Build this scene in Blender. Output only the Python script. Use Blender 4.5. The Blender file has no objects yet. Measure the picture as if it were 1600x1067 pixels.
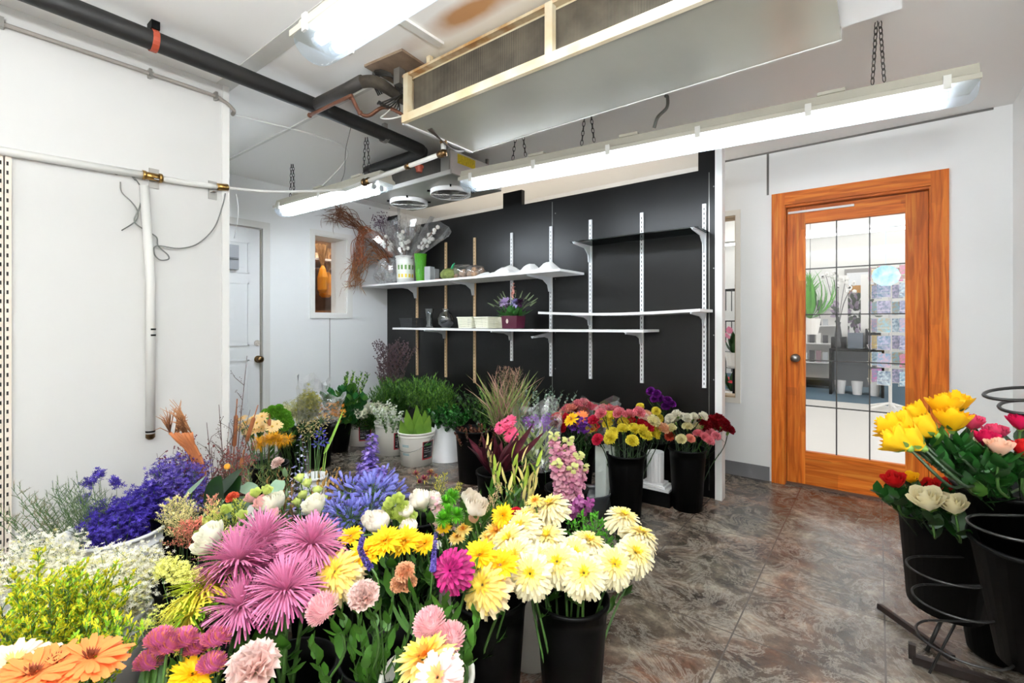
import bpy, math, random
from mathutils import Vector, Matrix, Quaternion
sc = bpy.context.scene
C = sc.collection
R = random.Random(7)
pi = math.pi

# ---------------------------------------------------------------- camera
F, CX, HY, H = 735.0, 800.0, 505.0, 1.18
YAW = math.radians(37.9)
FW = Vector((-math.sin(YAW), math.cos(YAW), 0)); RT = Vector((math.cos(YAW), math.sin(YAW), 0))
cam = bpy.data.cameras.new('camera'); co = bpy.data.objects.new('camera', cam); C.objects.link(co)
cam.sensor_width = 36; cam.lens = F / 1600 * 36; cam.shift_y = -(533.5 - HY) / 1600
cam.clip_start = .02
co.location = (0, 0, H); co.rotation_euler = (pi / 2, 0, YAW)
sc.camera = co
sc.view_settings.view_transform = 'Standard'; sc.view_settings.look = 'None'
sc.view_settings.gamma = 1; sc.view_settings.exposure = 0.16
sc.view_settings.use_curve_mapping = False
w = bpy.data.worlds.new('world'); sc.world = w; w.use_nodes = True
w.node_tree.nodes['Background'].inputs[0].default_value = (1, 1, 1, 1)
w.node_tree.nodes['Background'].inputs[1].default_value = 1.5   # fill daylight through an added, unseen window in the rear wall
pl_ = bpy.data.lights.new('fill_portal', 'AREA'); pl_.shape = 'RECTANGLE'; pl_.size = 2.8; pl_.size_y = 1.5; pl_.cycles.is_portal = True  # guides the fill light entering by the added rear window
po_ = bpy.data.objects.new('fill_portal', pl_); C.objects.link(po_); po_.location = (-1.1, -1.98, 1.55); po_.rotation_euler = (pi / 2, 0, 0)
bl_ = bpy.data.lights.new('ceiling_fill', 'AREA'); bl_.shape = 'DISK'; bl_.size = .5; bl_.energy = 210; bl_.color = (.95, .98, 1)   # added unseen fill lamp that brightens the ceiling
bo_ = bpy.data.objects.new('ceiling_fill', bl_); C.objects.link(bo_); bo_.location = (.15, -.5, 1.7); bo_.rotation_euler = (pi, 0, 0)
sc.cycles.diffuse_bounces = 6; sc.cycles.max_bounces = 14; sc.cycles.transparent_max_bounces = 24
TUBE = 30.0      # emission of the fluorescent tubes
SHOP = 6.0      # emission of the shop's strip lights

def at(x, y, X=None, Y=None, Z=None, d=None):
    """place in the room seen at photo position x,y on a given plane (room coordinates)"""
    r = FW + RT * ((x - CX) / F) + Vector((0, 0, (HY - y) / F))
    if X is not None: k = X / r.x
    elif Y is not None: k = Y / r.y
    elif Z is not None: k = (Z - H) / r.z
    else: k = d
    return Vector((0, 0, H)) + r * k

# ---------------------------------------------------------------- materials
def lin(c):
    if isinstance(c, str): c = [int(c[i:i + 2], 16) for i in (0, 2, 4)]
    return tuple(((v / 255) / 12.92 if v / 255 < .04045 else ((v / 255 + .055) / 1.055) ** 2.4) for v in c) + (1,)
MATS = {}
def mat(name, col='ffffff', rough=.5, metal=0, bump=0, bscale=60, var=0, vscale=8, col2=None, emit=0, spec=.5, trans=0, coat=0):
    if name in MATS: return MATS[name]
    m = bpy.data.materials.new(name); m.use_nodes = True; MATS[name] = m
    nt = m.node_tree; N = nt.nodes; L = nt.links; b = N['Principled BSDF']
    b.inputs['Base Color'].default_value = lin(col); b.inputs['Roughness'].default_value = rough
    b.inputs['Metallic'].default_value = metal; b.inputs['Specular IOR Level'].default_value = spec
    b.inputs['Coat Weight'].default_value = coat
    tc = N.new('ShaderNodeTexCoord')
    if var or col2:
        n = N.new('ShaderNodeTexNoise'); n.inputs['Scale'].default_value = vscale; n.inputs['Detail'].default_value = 4
        L.new(tc.outputs['Object'], n.inputs['Vector'])
        r = N.new('ShaderNodeValToRGB'); c1 = lin(col)
        c2 = lin(col2) if col2 else tuple(v * (1 - var) for v in c1[:3]) + (1,)
        r.color_ramp.elements[0].position = .35; r.color_ramp.elements[1].position = .65
        r.color_ramp.elements[0].color = c2; r.color_ramp.elements[1].color = c1
        L.new(n.outputs['Fac'], r.inputs['Fac']); L.new(r.outputs['Color'], b.inputs['Base Color'])
    if bump:
        n = N.new('ShaderNodeTexNoise'); n.inputs['Scale'].default_value = bscale; n.inputs['Detail'].default_value = 3
        L.new(tc.outputs['Object'], n.inputs['Vector'])
        u = N.new('ShaderNodeBump'); u.inputs['Strength'].default_value = bump; u.inputs['Distance'].default_value = .01
        L.new(n.outputs['Fac'], u.inputs['Height']); L.new(u.outputs['Normal'], b.inputs['Normal'])
    if emit:
        b.inputs['Emission Color'].default_value = lin(col); b.inputs['Emission Strength'].default_value = emit
    if trans:
        t = N.new('ShaderNodeBsdfTranslucent'); mx = N.new('ShaderNodeMixShader'); mx.inputs[0].default_value = trans
        src = b.inputs['Base Color'].links[0].from_socket if b.inputs['Base Color'].links else None
        if src: L.new(src, t.inputs[0])
        else: t.inputs[0].default_value = lin(col)
        o = N['Material Output']; L.new(b.outputs[0], mx.inputs[1]); L.new(t.outputs[0], mx.inputs[2]); L.new(mx.outputs[0], o.inputs[0])
    return m
def clear(name, tint='ffffff', haze=.0, gloss=.08, rough=.05, hazecol='ffffff'):
    """thin clear sheet: transparent + a little gloss (fresnel) + haze"""
    m = bpy.data.materials.new(name); m.use_nodes = True; MATS[name] = m
    nt = m.node_tree; N = nt.nodes; L = nt.links; N.remove(N['Principled BSDF']); o = N['Material Output']
    t = N.new('ShaderNodeBsdfTransparent'); t.inputs[0].default_value = lin(tint)
    g = N.new('ShaderNodeBsdfGlossy'); g.inputs['Roughness'].default_value = rough
    lw = N.new('ShaderNodeLayerWeight'); lw.inputs['Blend'].default_value = .25
    ma = N.new('ShaderNodeMath'); ma.operation = 'MULTIPLY_ADD'; ma.inputs[1].default_value = .5; ma.inputs[2].default_value = gloss
    L.new(lw.outputs['Fresnel'], ma.inputs[0])
    m1 = N.new('ShaderNodeMixShader'); L.new(ma.outputs[0], m1.inputs[0]); L.new(t.outputs[0], m1.inputs[1]); L.new(g.outputs[0], m1.inputs[2])
    last = m1
    if haze:
        df = N.new('ShaderNodeBsdfDiffuse'); df.inputs[0].default_value = lin(hazecol)
        m2 = N.new('ShaderNodeMixShader'); m2.inputs[0].default_value = haze
        L.new(m1.outputs[0], m2.inputs[1]); L.new(df.outputs[0], m2.inputs[2]); last = m2
    L.new(last.outputs[0], o.inputs[0]); return m

def floor_mat():
    m = bpy.data.materials.new('slate_vinyl'); m.use_nodes = True; nt = m.node_tree; N = nt.nodes; L = nt.links; b = N['Principled BSDF']
    tc = N.new('ShaderNodeTexCoord')
    def noise(s, d, dist, rough=.6):
        n = N.new('ShaderNodeTexNoise'); n.inputs['Scale'].default_value = s; n.inputs['Detail'].default_value = d
        n.inputs['Distortion'].default_value = dist; n.inputs['Roughness'].default_value = rough
        L.new(tc.outputs['Object'], n.inputs['Vector']); return n
    def ramp(src, st):
        r = N.new('ShaderNodeValToRGB'); e = r.color_ramp.elements
        e[0].position, e[0].color = st[0][0], lin(st[0][1]); e[1].position, e[1].color = st[-1][0], lin(st[-1][1])
        for p, c in st[1:-1]: x = e.new(p); x.color = lin(c)
        L.new(src, r.inputs[0]); return r
    n1 = noise(4.0, 10, .35, .72); r1 = ramp(n1.outputs['Fac'], [(.33, '352e29'), (.45, '62584f'), (.54, '857b72'), (.66, 'c6bbae')])
    n2 = noise(5, 9, .8, .78); r2 = ramp(n2.outputs['Fac'], [(.46, '000000'), (.495, 'ffffff'), (.53, '000000')])
    n3 = noise(1.3, 5, .6); r3 = ramp(n3.outputs['Fac'], [(.36, 'c48a6a'), (.5, 'c9bdb0'), (.64, 'a9ada0')])
    n4 = noise(16, 8, .8, .75); r4 = ramp(n4.outputs['Fac'], [(.3, '6a6a6a'), (.7, 'ffffff')])
    def mix(a, bb, fac, mode='MIX', f=1.0):
        x = N.new('ShaderNodeMix'); x.data_type = 'RGBA'; x.blend_type = mode
        if hasattr(fac, 'links') or fac is not None and not isinstance(fac, float):
            L.new(fac, x.inputs[0])
        else: x.inputs[0].default_value = f
        L.new(a, x.inputs[6])
        if isinstance(bb, str): x.inputs[7].default_value = lin(bb)
        else: L.new(bb, x.inputs[7])
        return x.outputs[2]
    c = mix(r1.outputs[0], r3.outputs[0], None, 'MULTIPLY', 1.0)
    warm = N.new('ShaderNodeMix'); warm.data_type = 'RGBA'; warm.inputs[0].default_value = .9
    L.new(r1.outputs[0], warm.inputs[6]); L.new(c, warm.inputs[7]); c = warm.outputs[2]
    mm = N.new('ShaderNodeMath'); mm.operation = 'MULTIPLY'; mm.inputs[1].default_value = .4; L.new(r2.outputs[0], mm.inputs[0])
    c = mix(c, 'b9b2a6', mm.outputs[0])
    c = mix(c, r4.outputs[0], None, 'MULTIPLY', .5)
    br = N.new('ShaderNodeTexBrick'); br.offset = 0; br.inputs['Scale'].default_value = 1
    br.inputs['Color1'].default_value = br.inputs['Color2'].default_value = (0, 0, 0, 1); br.inputs['Mortar'].default_value = (1, 1, 1, 1)
    br.inputs['Mortar Size'].default_value = .003; br.inputs['Brick Width'].default_value = .457; br.inputs['Row Height'].default_value = .457
    mp = N.new('ShaderNodeMapping'); mp.inputs['Location'].default_value = (-.02, -.1, 0); L.new(tc.outputs['Object'], mp.inputs[0]); L.new(mp.outputs[0], br.inputs[0])
    c = mix(c, '4a433d', br.outputs['Color'])
    L.new(c, b.inputs['Base Color'])
    rr = N.new('ShaderNodeMapRange'); rr.inputs['To Min'].default_value = .1; rr.inputs['To Max'].default_value = .34
    L.new(n4.outputs['Fac'], rr.inputs[0]); L.new(rr.outputs[0], b.inputs['Roughness'])
    u = N.new('ShaderNodeBump'); u.inputs['Strength'].default_value = .18; u.inputs['Distance'].default_value = .01
    L.new(n4.outputs['Fac'], u.inputs['Height']); L.new(u.outputs[0], b.inputs['Normal'])
    return m
def wood_mat(name, axis, base='cf6a1c', dark='a34d10', light='e08a34'):
    m = bpy.data.materials.new(name); m.use_nodes = True; MATS[name] = m; nt = m.node_tree; N = nt.nodes; L = nt.links; b = N['Principled BSDF']
    tc = N.new('ShaderNodeTexCoord'); mp = N.new('ShaderNodeMapping')
    s = [22, 22, 22]; s[axis] = 1.3; mp.inputs['Scale'].default_value = s; L.new(tc.outputs['Object'], mp.inputs[0])
    n = N.new('ShaderNodeTexNoise'); n.inputs['Scale'].default_value = 2.2; n.inputs['Detail'].default_value = 7; n.inputs['Distortion'].default_value = .8
    L.new(mp.outputs[0], n.inputs[0]); r = N.new('ShaderNodeValToRGB'); e = r.color_ramp.elements
    e[0].position, e[0].color = .3, lin(dark); e[1].position, e[1].color = .72, lin(light); x = e.new(.5); x.color = lin(base)
    L.new(n.outputs['Fac'], r.inputs[0])
    # finger-jointed blocks of slightly different tone
    mp2 = N.new('ShaderNodeMapping'); s2 = [9, 9, 9]; s2[axis] = 2.6; mp2.inputs['Scale'].default_value = s2; L.new(tc.outputs['Object'], mp2.inputs[0])
    v = N.new('ShaderNodeTexVoronoi'); v.distance = 'CHEBYCHEV'; v.inputs['Scale'].default_value = 1; v.inputs['Randomness'].default_value = .6; L.new(mp2.outputs[0], v.inputs[0])
    bw = N.new('ShaderNodeRGBToBW'); L.new(v.outputs['Color'], bw.inputs[0])
    mr = N.new('ShaderNodeMapRange'); mr.inputs['To Min'].default_value = .72; mr.inputs['To Max'].default_value = 1.12; L.new(bw.outputs[0], mr.inputs[0])
    mx = N.new('ShaderNodeMix'); mx.data_type = 'RGBA'; mx.blend_type = 'MULTIPLY'; mx.inputs[0].default_value = 1
    L.new(r.outputs[0], mx.inputs[6]); L.new(mr.outputs[0], mx.inputs[7]); L.new(mx.outputs[2], b.inputs['Base Color'])
    b.inputs['Roughness'].default_value = .45; b.inputs['Specular IOR Level'].default_value = .25; return m
def ceiling_mat():
    m = bpy.data.materials.new('ceiling_panel'); m.use_nodes = True; nt = m.node_tree; N = nt.nodes; L = nt.links; b = N['Principled BSDF']
    tc = N.new('ShaderNodeTexCoord')
    n = N.new('ShaderNodeTexNoise'); n.inputs['Scale'].default_value = 3; n.inputs['Detail'].default_value = 6; L.new(tc.outputs['Object'], n.inputs[0])
    mp = N.new('ShaderNodeMapping'); mp.inputs['Location'].default_value = (1.15 * .9, -1.42 * 9, 0); mp.inputs['Scale'].default_value = (.9, 9, 0); L.new(tc.outputs['Object'], mp.inputs[0])
    g = N.new('ShaderNodeTexGradient'); g.gradient_type = 'SPHERICAL'; L.new(mp.outputs[0], g.inputs[0])
    mu = N.new('ShaderNodeMath'); mu.operation = 'MULTIPLY'; L.new(n.outputs['Fac'], mu.inputs[0]); L.new(g.outputs['Fac'], mu.inputs[1])
    r = N.new('ShaderNodeValToRGB'); e = r.color_ramp.elements; e[0].position, e[0].color = .12, lin('efeeeb'); e[1].position, e[1].color = .42, lin('b98a5e'); L.new(mu.outputs[0], r.inputs[0])
    L.new(r.outputs[0], b.inputs['Base Color']); b.inputs['Roughness'].default_value = .42; return m
def fin_mat(name, c1, c2, scale, axis):
    m = bpy.data.materials.new(name); m.use_nodes = True; MATS[name] = m; nt = m.node_tree; N = nt.nodes; L = nt.links; b = N['Principled BSDF']
    tc = N.new('ShaderNodeTexCoord'); wv = N.new('ShaderNodeTexWave'); wv.bands_direction = axis; wv.inputs['Scale'].default_value = scale
    L.new(tc.outputs['Object'], wv.inputs[0]); n = N.new('ShaderNodeTexNoise'); n.inputs['Scale'].default_value = 9; n.inputs['Detail'].default_value = 6; L.new(tc.outputs['Object'], n.inputs[0])
    a = N.new('ShaderNodeMath'); a.operation = 'MULTIPLY'; L.new(wv.outputs['Fac'], a.inputs[0]); L.new(n.outputs['Fac'], a.inputs[1])
    r = N.new('ShaderNodeValToRGB'); e = r.color_ramp.elements; e[0].position, e[0].color = .1, lin(c1); e[1].position, e[1].color = .6, lin(c2); L.new(a.outputs[0], r.inputs[0])
    L.new(r.outputs[0], b.inputs['Base Color']); b.inputs['Roughness'].default_value = .55; b.inputs['Metallic'].default_value = .3; return m

# ---------------------------------------------------------------- mesh building
class M:
    def __init__(s): s.v = []; s.f = []; s.m = []; s.k = 0
    def add(s, vs, fs, k=None):
        o = len(s.v); s.v += [tuple(p) for p in vs]; s.f += [tuple(i + o for i in f) for f in fs]; s.m += [s.k if k is None else k] * len(fs); return s
    def box(s, a, b, T=None, k=None):
        x0, y0, z0 = a; x1, y1, z1 = b
        vs = [Vector(p) for p in ((x0, y0, z0), (x1, y0, z0), (x1, y1, z0), (x0, y1, z0), (x0, y0, z1), (x1, y0, z1), (x1, y1, z1), (x0, y1, z1))]
        if T: vs = [T @ p for p in vs]
        return s.add(vs, [(0, 3, 2, 1), (4, 5, 6, 7), (0, 1, 5, 4), (1, 2, 6, 5), (2, 3, 7, 6), (3, 0, 4, 7)], k)
    def tube(s, pts, r, n=6, k=None, cap=True):
        pts = [Vector(p) for p in pts]; rs = r if isinstance(r, (list, tuple)) else [r] * len(pts)
        vs = []; u = None
        for i, p in enumerate(pts):
            t = (pts[min(i + 1, len(pts) - 1)] - pts[max(i - 1, 0)])
            t = t.normalized() if t.length > 1e-9 else Vector((0, 0, 1))
            if u is None: u = t.orthogonal().normalized()
            else:
                u = u - t * u.dot(t); u = u.normalized() if u.length > 1e-6 else t.orthogonal().normalized()
            w_ = t.cross(u)
            for j in range(n):
                a = 2 * pi * j / n; vs.append(p + (u * math.cos(a) + w_ * math.sin(a)) * rs[i])
        fs = [(i * n + j, i * n + (j + 1) % n, (i + 1) * n + (j + 1) % n, (i + 1) * n + j) for i in range(len(pts) - 1) for j in range(n)]
        if cap: fs += [tuple(range(n))[::-1], tuple((len(pts) - 1) * n + j for j in range(n))]
        return s.add(vs, fs, k)
    def lathe(s, prof, c=(0, 0, 0), n=20, T=None, sx=1, sy=1, k=None, cap0=False, cap1=False):
        vs = []; c = Vector(c)
        for r, z in prof:
            for j in range(n):
                a = 2 * pi * j / n; p = Vector((r * math.cos(a) * sx, r * math.sin(a) * sy, z)); p = T @ p if T else p; vs.append(p + c)
        fs = [(i * n + j, i * n + (j + 1) % n, (i + 1) * n + (j + 1) % n, (i + 1) * n + j) for i in range(len(prof) - 1) for j in range(n)]
        if cap0: fs.append(tuple(range(n))[::-1])
        if cap1: fs.append(tuple((len(prof) - 1) * n + j for j in range(n)))
        return s.add(vs, fs, k)
    def ball(s, c, r, n=6, sz=1, k=None, T=None):
        m_ = max(2, n // 2); prof = [(r * math.sin(pi * (i + .0) / m_) if 0 < i < m_ else r * .02, -r * sz * math.cos(pi * i / m_)) for i in range(m_ + 1)]
        return s.lathe(prof, c, n, T, k=k)
    def petal(s, o, d, nrm, L, W, curl=0, cup=.15, seg=4, tip=.3, k=None, wp=1.0, twist=0):
        """strip leaf/petal: from o along d, face normal nrm, bending by curl (towards nrm if +)"""
        o = Vector(o); d = Vector(d).normalized(); nrm = Vector(nrm); nrm = (nrm - d * nrm.dot(d)).normalized(); sd = d.cross(nrm)
        vs = []; p = o.copy(); st = L / seg
        for i in range(seg + 1):
            t = i / seg
            wd = W * .5 * (math.sin(pi * min(1, (.12 + .88 * t) ** wp)) ** .75 if t < 1 else 0) if tip < .5 else W * .5 * (.35 + .65 * math.sin(pi * .5 * min(1, t * 1.25))) * (1 if t < 1 else .55)
            wd = max(wd, W * .04)
            vs += [p - sd * wd + nrm * cup * wd, p, p + sd * wd + nrm * cup * wd]
            if i < seg:
                q = Quaternion(sd, -curl / seg)   # bends towards the normal
                d = q @ d; nrm = q @ nrm
                if twist: q2 = Quaternion(d, twist / seg); sd = q2 @ sd; nrm = q2 @ nrm
                p = p + d * st
        fs = []
        for i in range(seg):
            a = i * 3; fs += [(a, a + 1, a + 4, a + 3), (a + 1, a + 2, a + 5, a + 4)]
        return s.add(vs, fs, k)
def put(s, o, T, kmap=None):
    off = len(s.v); s.v += [tuple(T @ Vector(p)) for p in o.v]; s.f += [tuple(i + off for i in f) for f in o.f]; s.m += list(o.m)

def data(name, mb, mats, smooth=True, org=None):
    me = bpy.data.meshes.new(name); o = org or Vector((0, 0, 0))
    me.from_pydata([(p[0] - o[0], p[1] - o[1], p[2] - o[2]) for p in mb.v], [], mb.f)
    if not isinstance(mats, (list, tuple)): mats = [mats]
    for m_ in mats: me.materials.append(m_)
    if len(mats) > 1: me.polygons.foreach_set('material_index', mb.m)
    if smooth: me.polygons.foreach_set('use_smooth', [True] * len(me.polygons))
    me.update(); return me
def link(name, me, parent=None, loc=None):
    o = bpy.data.objects.new(name, me); C.objects.link(o)
    if parent: o.parent = parent
    if loc is not None: o.location = loc
    return o
def tag(o, label, cat, group=None, kind=None):
    if label: o['label'] = label
    if cat: o['category'] = cat
    if group: o['group'] = group
    if kind: o['kind'] = kind
    return o
def thing(name, label, cat, loc, group=None):
    o = bpy.data.objects.new(name, None); C.objects.link(o); o.location = loc; o.empty_display_size = .05
    return tag(o, label, cat, group)
WL = {}
def part(name, mb, m, parent, smooth=False, label=None):
    """mb in room coordinates; made relative to its thing (thing > part > sub-part)"""
    p = parent; org = Vector((0, 0, 0))
    while p: org += Vector(p.location); p = p.parent
    o = link(name, data(name, mb, m, smooth, org), parent)
    if label: o['label'] = label
    return o
def solo(name, mb, m, label, cat, group=None, smooth=False):
    xs = [p[0] for p in mb.v]; ys = [p[1] for p in mb.v]; zs = [p[2] for p in mb.v]
    org = Vector(((min(xs) + max(xs)) / 2, (min(ys) + max(ys)) / 2, min(zs)))
    return tag(link(name, data(name, mb, m, smooth, org), None, org), label, cat, group)
def struct(name, mb, m, parent=None, smooth=False):
    o = link(name, data(name, mb, m, smooth), parent)
    if not parent: o['kind'] = 'structure'
    return o
def rotm(loc, rz=0, rx=0, ry=0):
    return Matrix.Translation(loc) @ Matrix.Rotation(rz, 4, 'Z') @ Matrix.Rotation(ry, 4, 'Y') @ Matrix.Rotation(rx, 4, 'X')
def smoothpath(pts, n=6):
    pts = [Vector(p) for p in pts]; P = [pts[0] * 2 - pts[1]] + pts + [pts[-1] * 2 - pts[-2]]; out = []
    for i in range(1, len(P) - 2):
        a, b, c, d = P[i - 1:i + 3]
        for j in range(n):
            t = j / n; out.append(.5 * ((2 * b) + (c - a) * t + (2 * a - 5 * b + 4 * c - d) * t * t + (3 * b - a - 3 * c + d) * t ** 3))
    return out + [pts[-1]]

# ---------------------------------------------------------------- common materials
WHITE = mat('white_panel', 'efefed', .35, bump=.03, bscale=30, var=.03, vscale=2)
WHITEL = mat('left_panel_dimmed', 'd2d1ce', .45, bump=.03, bscale=30, var=.03, vscale=2)  # white panel darkened in colour to stand for less light on this wall
WHITE2 = mat('white_board', 'ebecec', .4, var=.03, vscale=2)
TRIMW = mat('white_trim', 'e6e5e1', .4)
SHELFW = mat('white_shelf', 'ecebea', .35)
BLACKP = mat('black_panel', '0c0b0a', .34, bump=.05, bscale=25, var=.25, vscale=3, spec=.35)
BLACKM = mat('black_plastic', '030303', .5, spec=.12)
BLACKW = mat('black_wire', '101010', .4)
DARK = mat('dark_gap', '1b1a19', .8)
ALU = mat('brushed_metal', 'a9a7a2', .38, .8, bump=.03)
STEEL = mat('steel', '8f8f8c', .3, 1)
BRASS = mat('brass', 'a8844a', .28, 1)
BRONZE = mat('bronze_brass', '7c6242', .3, 1)
COPPER = mat('copper', '6e4430', .5, .3)
PVC = mat('white_pvc', 'deddd8', .4)
GREYC = mat('grey_cable', '6f706c', .5)
CHAIN = mat('dark_chain', '3a3734', .5, .5)
GLASS = clear('pane_glass', gloss=.02)
FILM = clear('clear_film', haze=.045, gloss=.14, rough=.15)
VGLASS = clear('vase_glass', 'dfe3e4', gloss=.12)
CEIL = 2.46; XL = -2.78; XF = -4.38; YB = 3.33; YD = 3.96; XR = .62; YE = 1.07; YR = -1.9
# ---------------------------------------------------------------- the room shell
struct('floor', M().box((-4.6, YR, -.05), (.8, YD + .06, 0)), floor_mat())
struct('ceiling', M().box((-4.6, YR, CEIL), (.8, YD + .3, CEIL + .05)), ceiling_mat())
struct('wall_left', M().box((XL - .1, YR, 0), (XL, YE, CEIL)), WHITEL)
struct('wall_recess', M().box((XF, YE - .1, 0), (XL - .1, YE - .03, CEIL)), WHITE)
m = M()                                           # far wall with door and window openings
d0, d1, dh = 1.20, 1.965, 2.03; w0, w1, wb, wt = 2.455, 2.82, 1.275, 2.06
m.box((XF - .12, YE - .1, 0), (XF, d0, CEIL)); m.box((XF - .12, d0, dh), (XF, d1, CEIL)); m.box((XF - .12, d1, 0), (XF, w0, CEIL))
m.box((XF - .12, w0, 0), (XF, w1, wb)); m.box((XF - .12, w0, wt), (XF, w1, CEIL)); m.box((XF - .12, w1, 0), (XF, YD, CEIL))
struct('wall_far', m, WHITE2)
m = M()                                           # door wall
D0, D1, DH = -.555, .275, 2.05; V0, V1, VB, VT = -1.30, -.875, .60, 2.02
m.box((XF, YD, 0), (V0, YD + .14, CEIL)); m.box((V0, YD, 0), (V1, YD + .14, VB)); m.box((V0, YD, VT), (V1, YD + .14, CEIL))
m.box((V1, YD, 0), (D0, YD + .14, CEIL)); m.box((D0, YD, DH), (D1, YD + .14, CEIL)); m.box((D1, YD, 0), (XR + .1, YD + .14, CEIL))
struct('wall_door_side', m, WHITE)
struct('wall_right', M().box((XR, YR, 0), (XR + .1, YD, CEIL)), WHITE)
RX0, RX1, RZ0, RZ1 = -2.5, .3, .8, 2.3  # opening made in the rear wall to let fill light in
struct('wall_rear', M().box((XL, YR - .1, 0), (XR, YR, RZ0)).box((XL, YR - .1, RZ1), (XR, YR, CEIL)).box((XL, YR - .1, RZ0), (RX0, YR, RZ1)).box((RX1, YR - .1, RZ0), (XR, YR, RZ1)), WHITE)
struct('added_window', M().box((RX0, YR - .07, RZ0), (RX1, YR - .03, RZ0 + .05)).box((RX0, YR - .07, RZ1 - .05), (RX1, YR - .03, RZ1)).box((RX0, YR - .07, RZ0), (RX0 + .05, YR - .03, RZ1)).box((RX1 - .05, YR - .07, RZ0), (RX1, YR - .03, RZ1)).box((-1.13, YR - .07, RZ0), (-1.07, YR - .03, RZ1)), TRIMW)  # frame of the added window, out of view behind the camera
# black slatted partition behind the shelves with taller tabs at its top
XB = -.862
m = M()
def bx(x): return at(x, 500, Y=YB).x
zt = 2.225
m.box((XF, YB, 0), (XB, YB + .045, zt))
for a, b, z in ((-4.38, -4.2, 2.38), (bx(786), bx(815), 2.36), (bx(1091), XB, 2.36)): m.box((a, YB, zt), (b, YB + .045, z))
struct('wall_black_partition', m, BLACKP)
struct('trim_1', M().box((XB, YB - .012, 0), (XB + .045, YB + .065, 2.37)), TRIMW)
m = M()
for x in (863, 1108): m.box((bx(x) - .003, YB - .002, .05), (bx(x) + .003, YB + .001, 2.2))
for x in (863, 1108):
    for z in (2.1, 1.55, 1.1, .8): m.lathe([(.005, -.002), (.005, .001)], (bx(x) + .03, YB, z), 8, Matrix.Rotation(pi / 2, 4, 'X'), cap0=True, cap1=True)
struct('trim_2', m, STEEL)
struct('trim_3', M().box((XL - .1, YE - .03, 0), (XL + .006, YE, CEIL)).box((XL, YE - .035, 0), (XL + .008, YE, 2.36)), TRIMW)
# ceiling joints, gap along the door wall, wall seams
m = M()
for y in (1.05,): m.box((-4.3, y - .04, CEIL - .003), (XL + 2.0, y + .04, CEIL))
struct('trim_4', m, mat('tape_strip', 'c9c8c2', .6, var=.15, vscale=6))
m = M().box((-4.3, 1.53, CEIL - .008), (-1.9, 1.55, CEIL)).box((-4.3, 2.62, CEIL - .008), (-3.0, 2.64, CEIL))
m.box((-.61, 1.1, CEIL - .012), (-.57, 2.4, CEIL)).box((-1.60, .2, CEIL - .012), (-1.56, 1.5, CEIL))
struct('trim_5', m, mat('ceiling_strip', 'd6d5d1', .5))
m = M().box((-1.0, YD - .006, CEIL - .012), (XR - .08, YD, CEIL)).box((-.66, YD - .004, 2.14), (-.645, YD, CEIL)).box((XL, -.02, 0), (XL + .002, -.014, CEIL)).box((XL, .205, 0), (XL + .002, .211, CEIL))
m.box((XF, 2.62, 0), (XF + .002, 2.626, 1.25))
struct('trim_6', m, mat('seam_grey', '6d6a66', .7))
# perforated upright strips at the far left of the left wall
for i, (y0, y1) in enumerate(((.075, .115), (.13, .16))):
    u = at(0 if i == 0 else 11, 505, X=XL).y
    m = M().box((XL, u - .0115, .1), (XL + .014, u + .0115, 1.86)); m.k = 1
    for j in range(46): m.box((XL + .0135, u - .003, .15 + j * .037), (XL + .0145, u + .003, .166 + j * .037))
    tag(solo('slotted_upright', m, [mat('cream_metal', 'e3d6c8', .5), DARK], 'cream slotted steel upright on left wall, ' + ('the outermost one' if i == 0 else 'the one nearer the wall seam'), 'shelf upright'), None, None)
# baseboards
struct('baseboard_back', M().box((-2.2, YD - .008, 0), (-.64, YD, .105)).box((.36, YD - .008, 0), (XR, YD, .105)), mat('grey_vinyl', '6b6a6b', .5))

# ---------------------------------------------------------------- wooden glazed door (door_1)
WZ = wood_mat('pine_upright', 2); WX = wood_mat('pine_level', 0)
m = M(); cw = .085
m.box((D0 - cw + .015, YD - .02, 0), (D0 + .015, YD, DH + .085)); m.box((D1 - .015, YD - .02, 0), (D1 + cw - .015, YD, DH + .085))
m.box((D0, YD, 0), (D0 + .02, YD + .14, DH)); m.box((D1 - .02, YD, 0), (D1, YD + .14, DH)); m.box((D0 + .02, YD + .09, 0), (D0 + .035, YD + .14, DH)); m.box((D1 - .035, YD + .09, 0), (D1 - .02, YD + .14, DH))
door = thing('door_1', None, None, Vector((D0, YD, 0))); door['kind'] = 'structure'
part('door_casing', m, WZ, door); part('head_casing', M().box((D0 + .015, YD - .02, DH - .005), (D1 - .015, YD, DH + .085)).box((D0 + .02, YD, DH - .02), (D1 - .02, YD + .14, DH)), WX, door)
g0, g1, gb, gt = -.418, .140, .25, 1.905; ys, ye = YD + .045, YD + .085
part('stile', M().box((D0 + .022, ys, .012), (g0, ye, 2.025)), WZ, door); part('stile', M().box((g1, ys, .012), (D1 - .022, ye, 2.025)), WZ, door)
part('top_rail', M().box((g0, ys, gt), (g1, ye, 2.025)), WX, door); part('bottom_rail', M().box((g0, ys, .012), (g1, ye, gb)), WX, door)
gl = part('glass_pane', M().box((g0, ys + .018, gb), (g1, ys + .022, gt)), GLASS, door)
m = M()
for i in (1, 2): x = g0 + (g1 - g0) * i / 3; m.box((x - .004, ys + .013, gb), (x + .004, ys + .027, gt))
for i in range(1, 5): z = gb + (gt - gb) * i / 5; m.box((g0, ys + .013, z - .004), (g1, ys + .027, z + .004))
part('came_bar', m, mat('lead_came', '4b4a48', .4, .5), gl)
m = M(); kT = rotm((-.478, ys, .925), 0, pi / 2)
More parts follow.
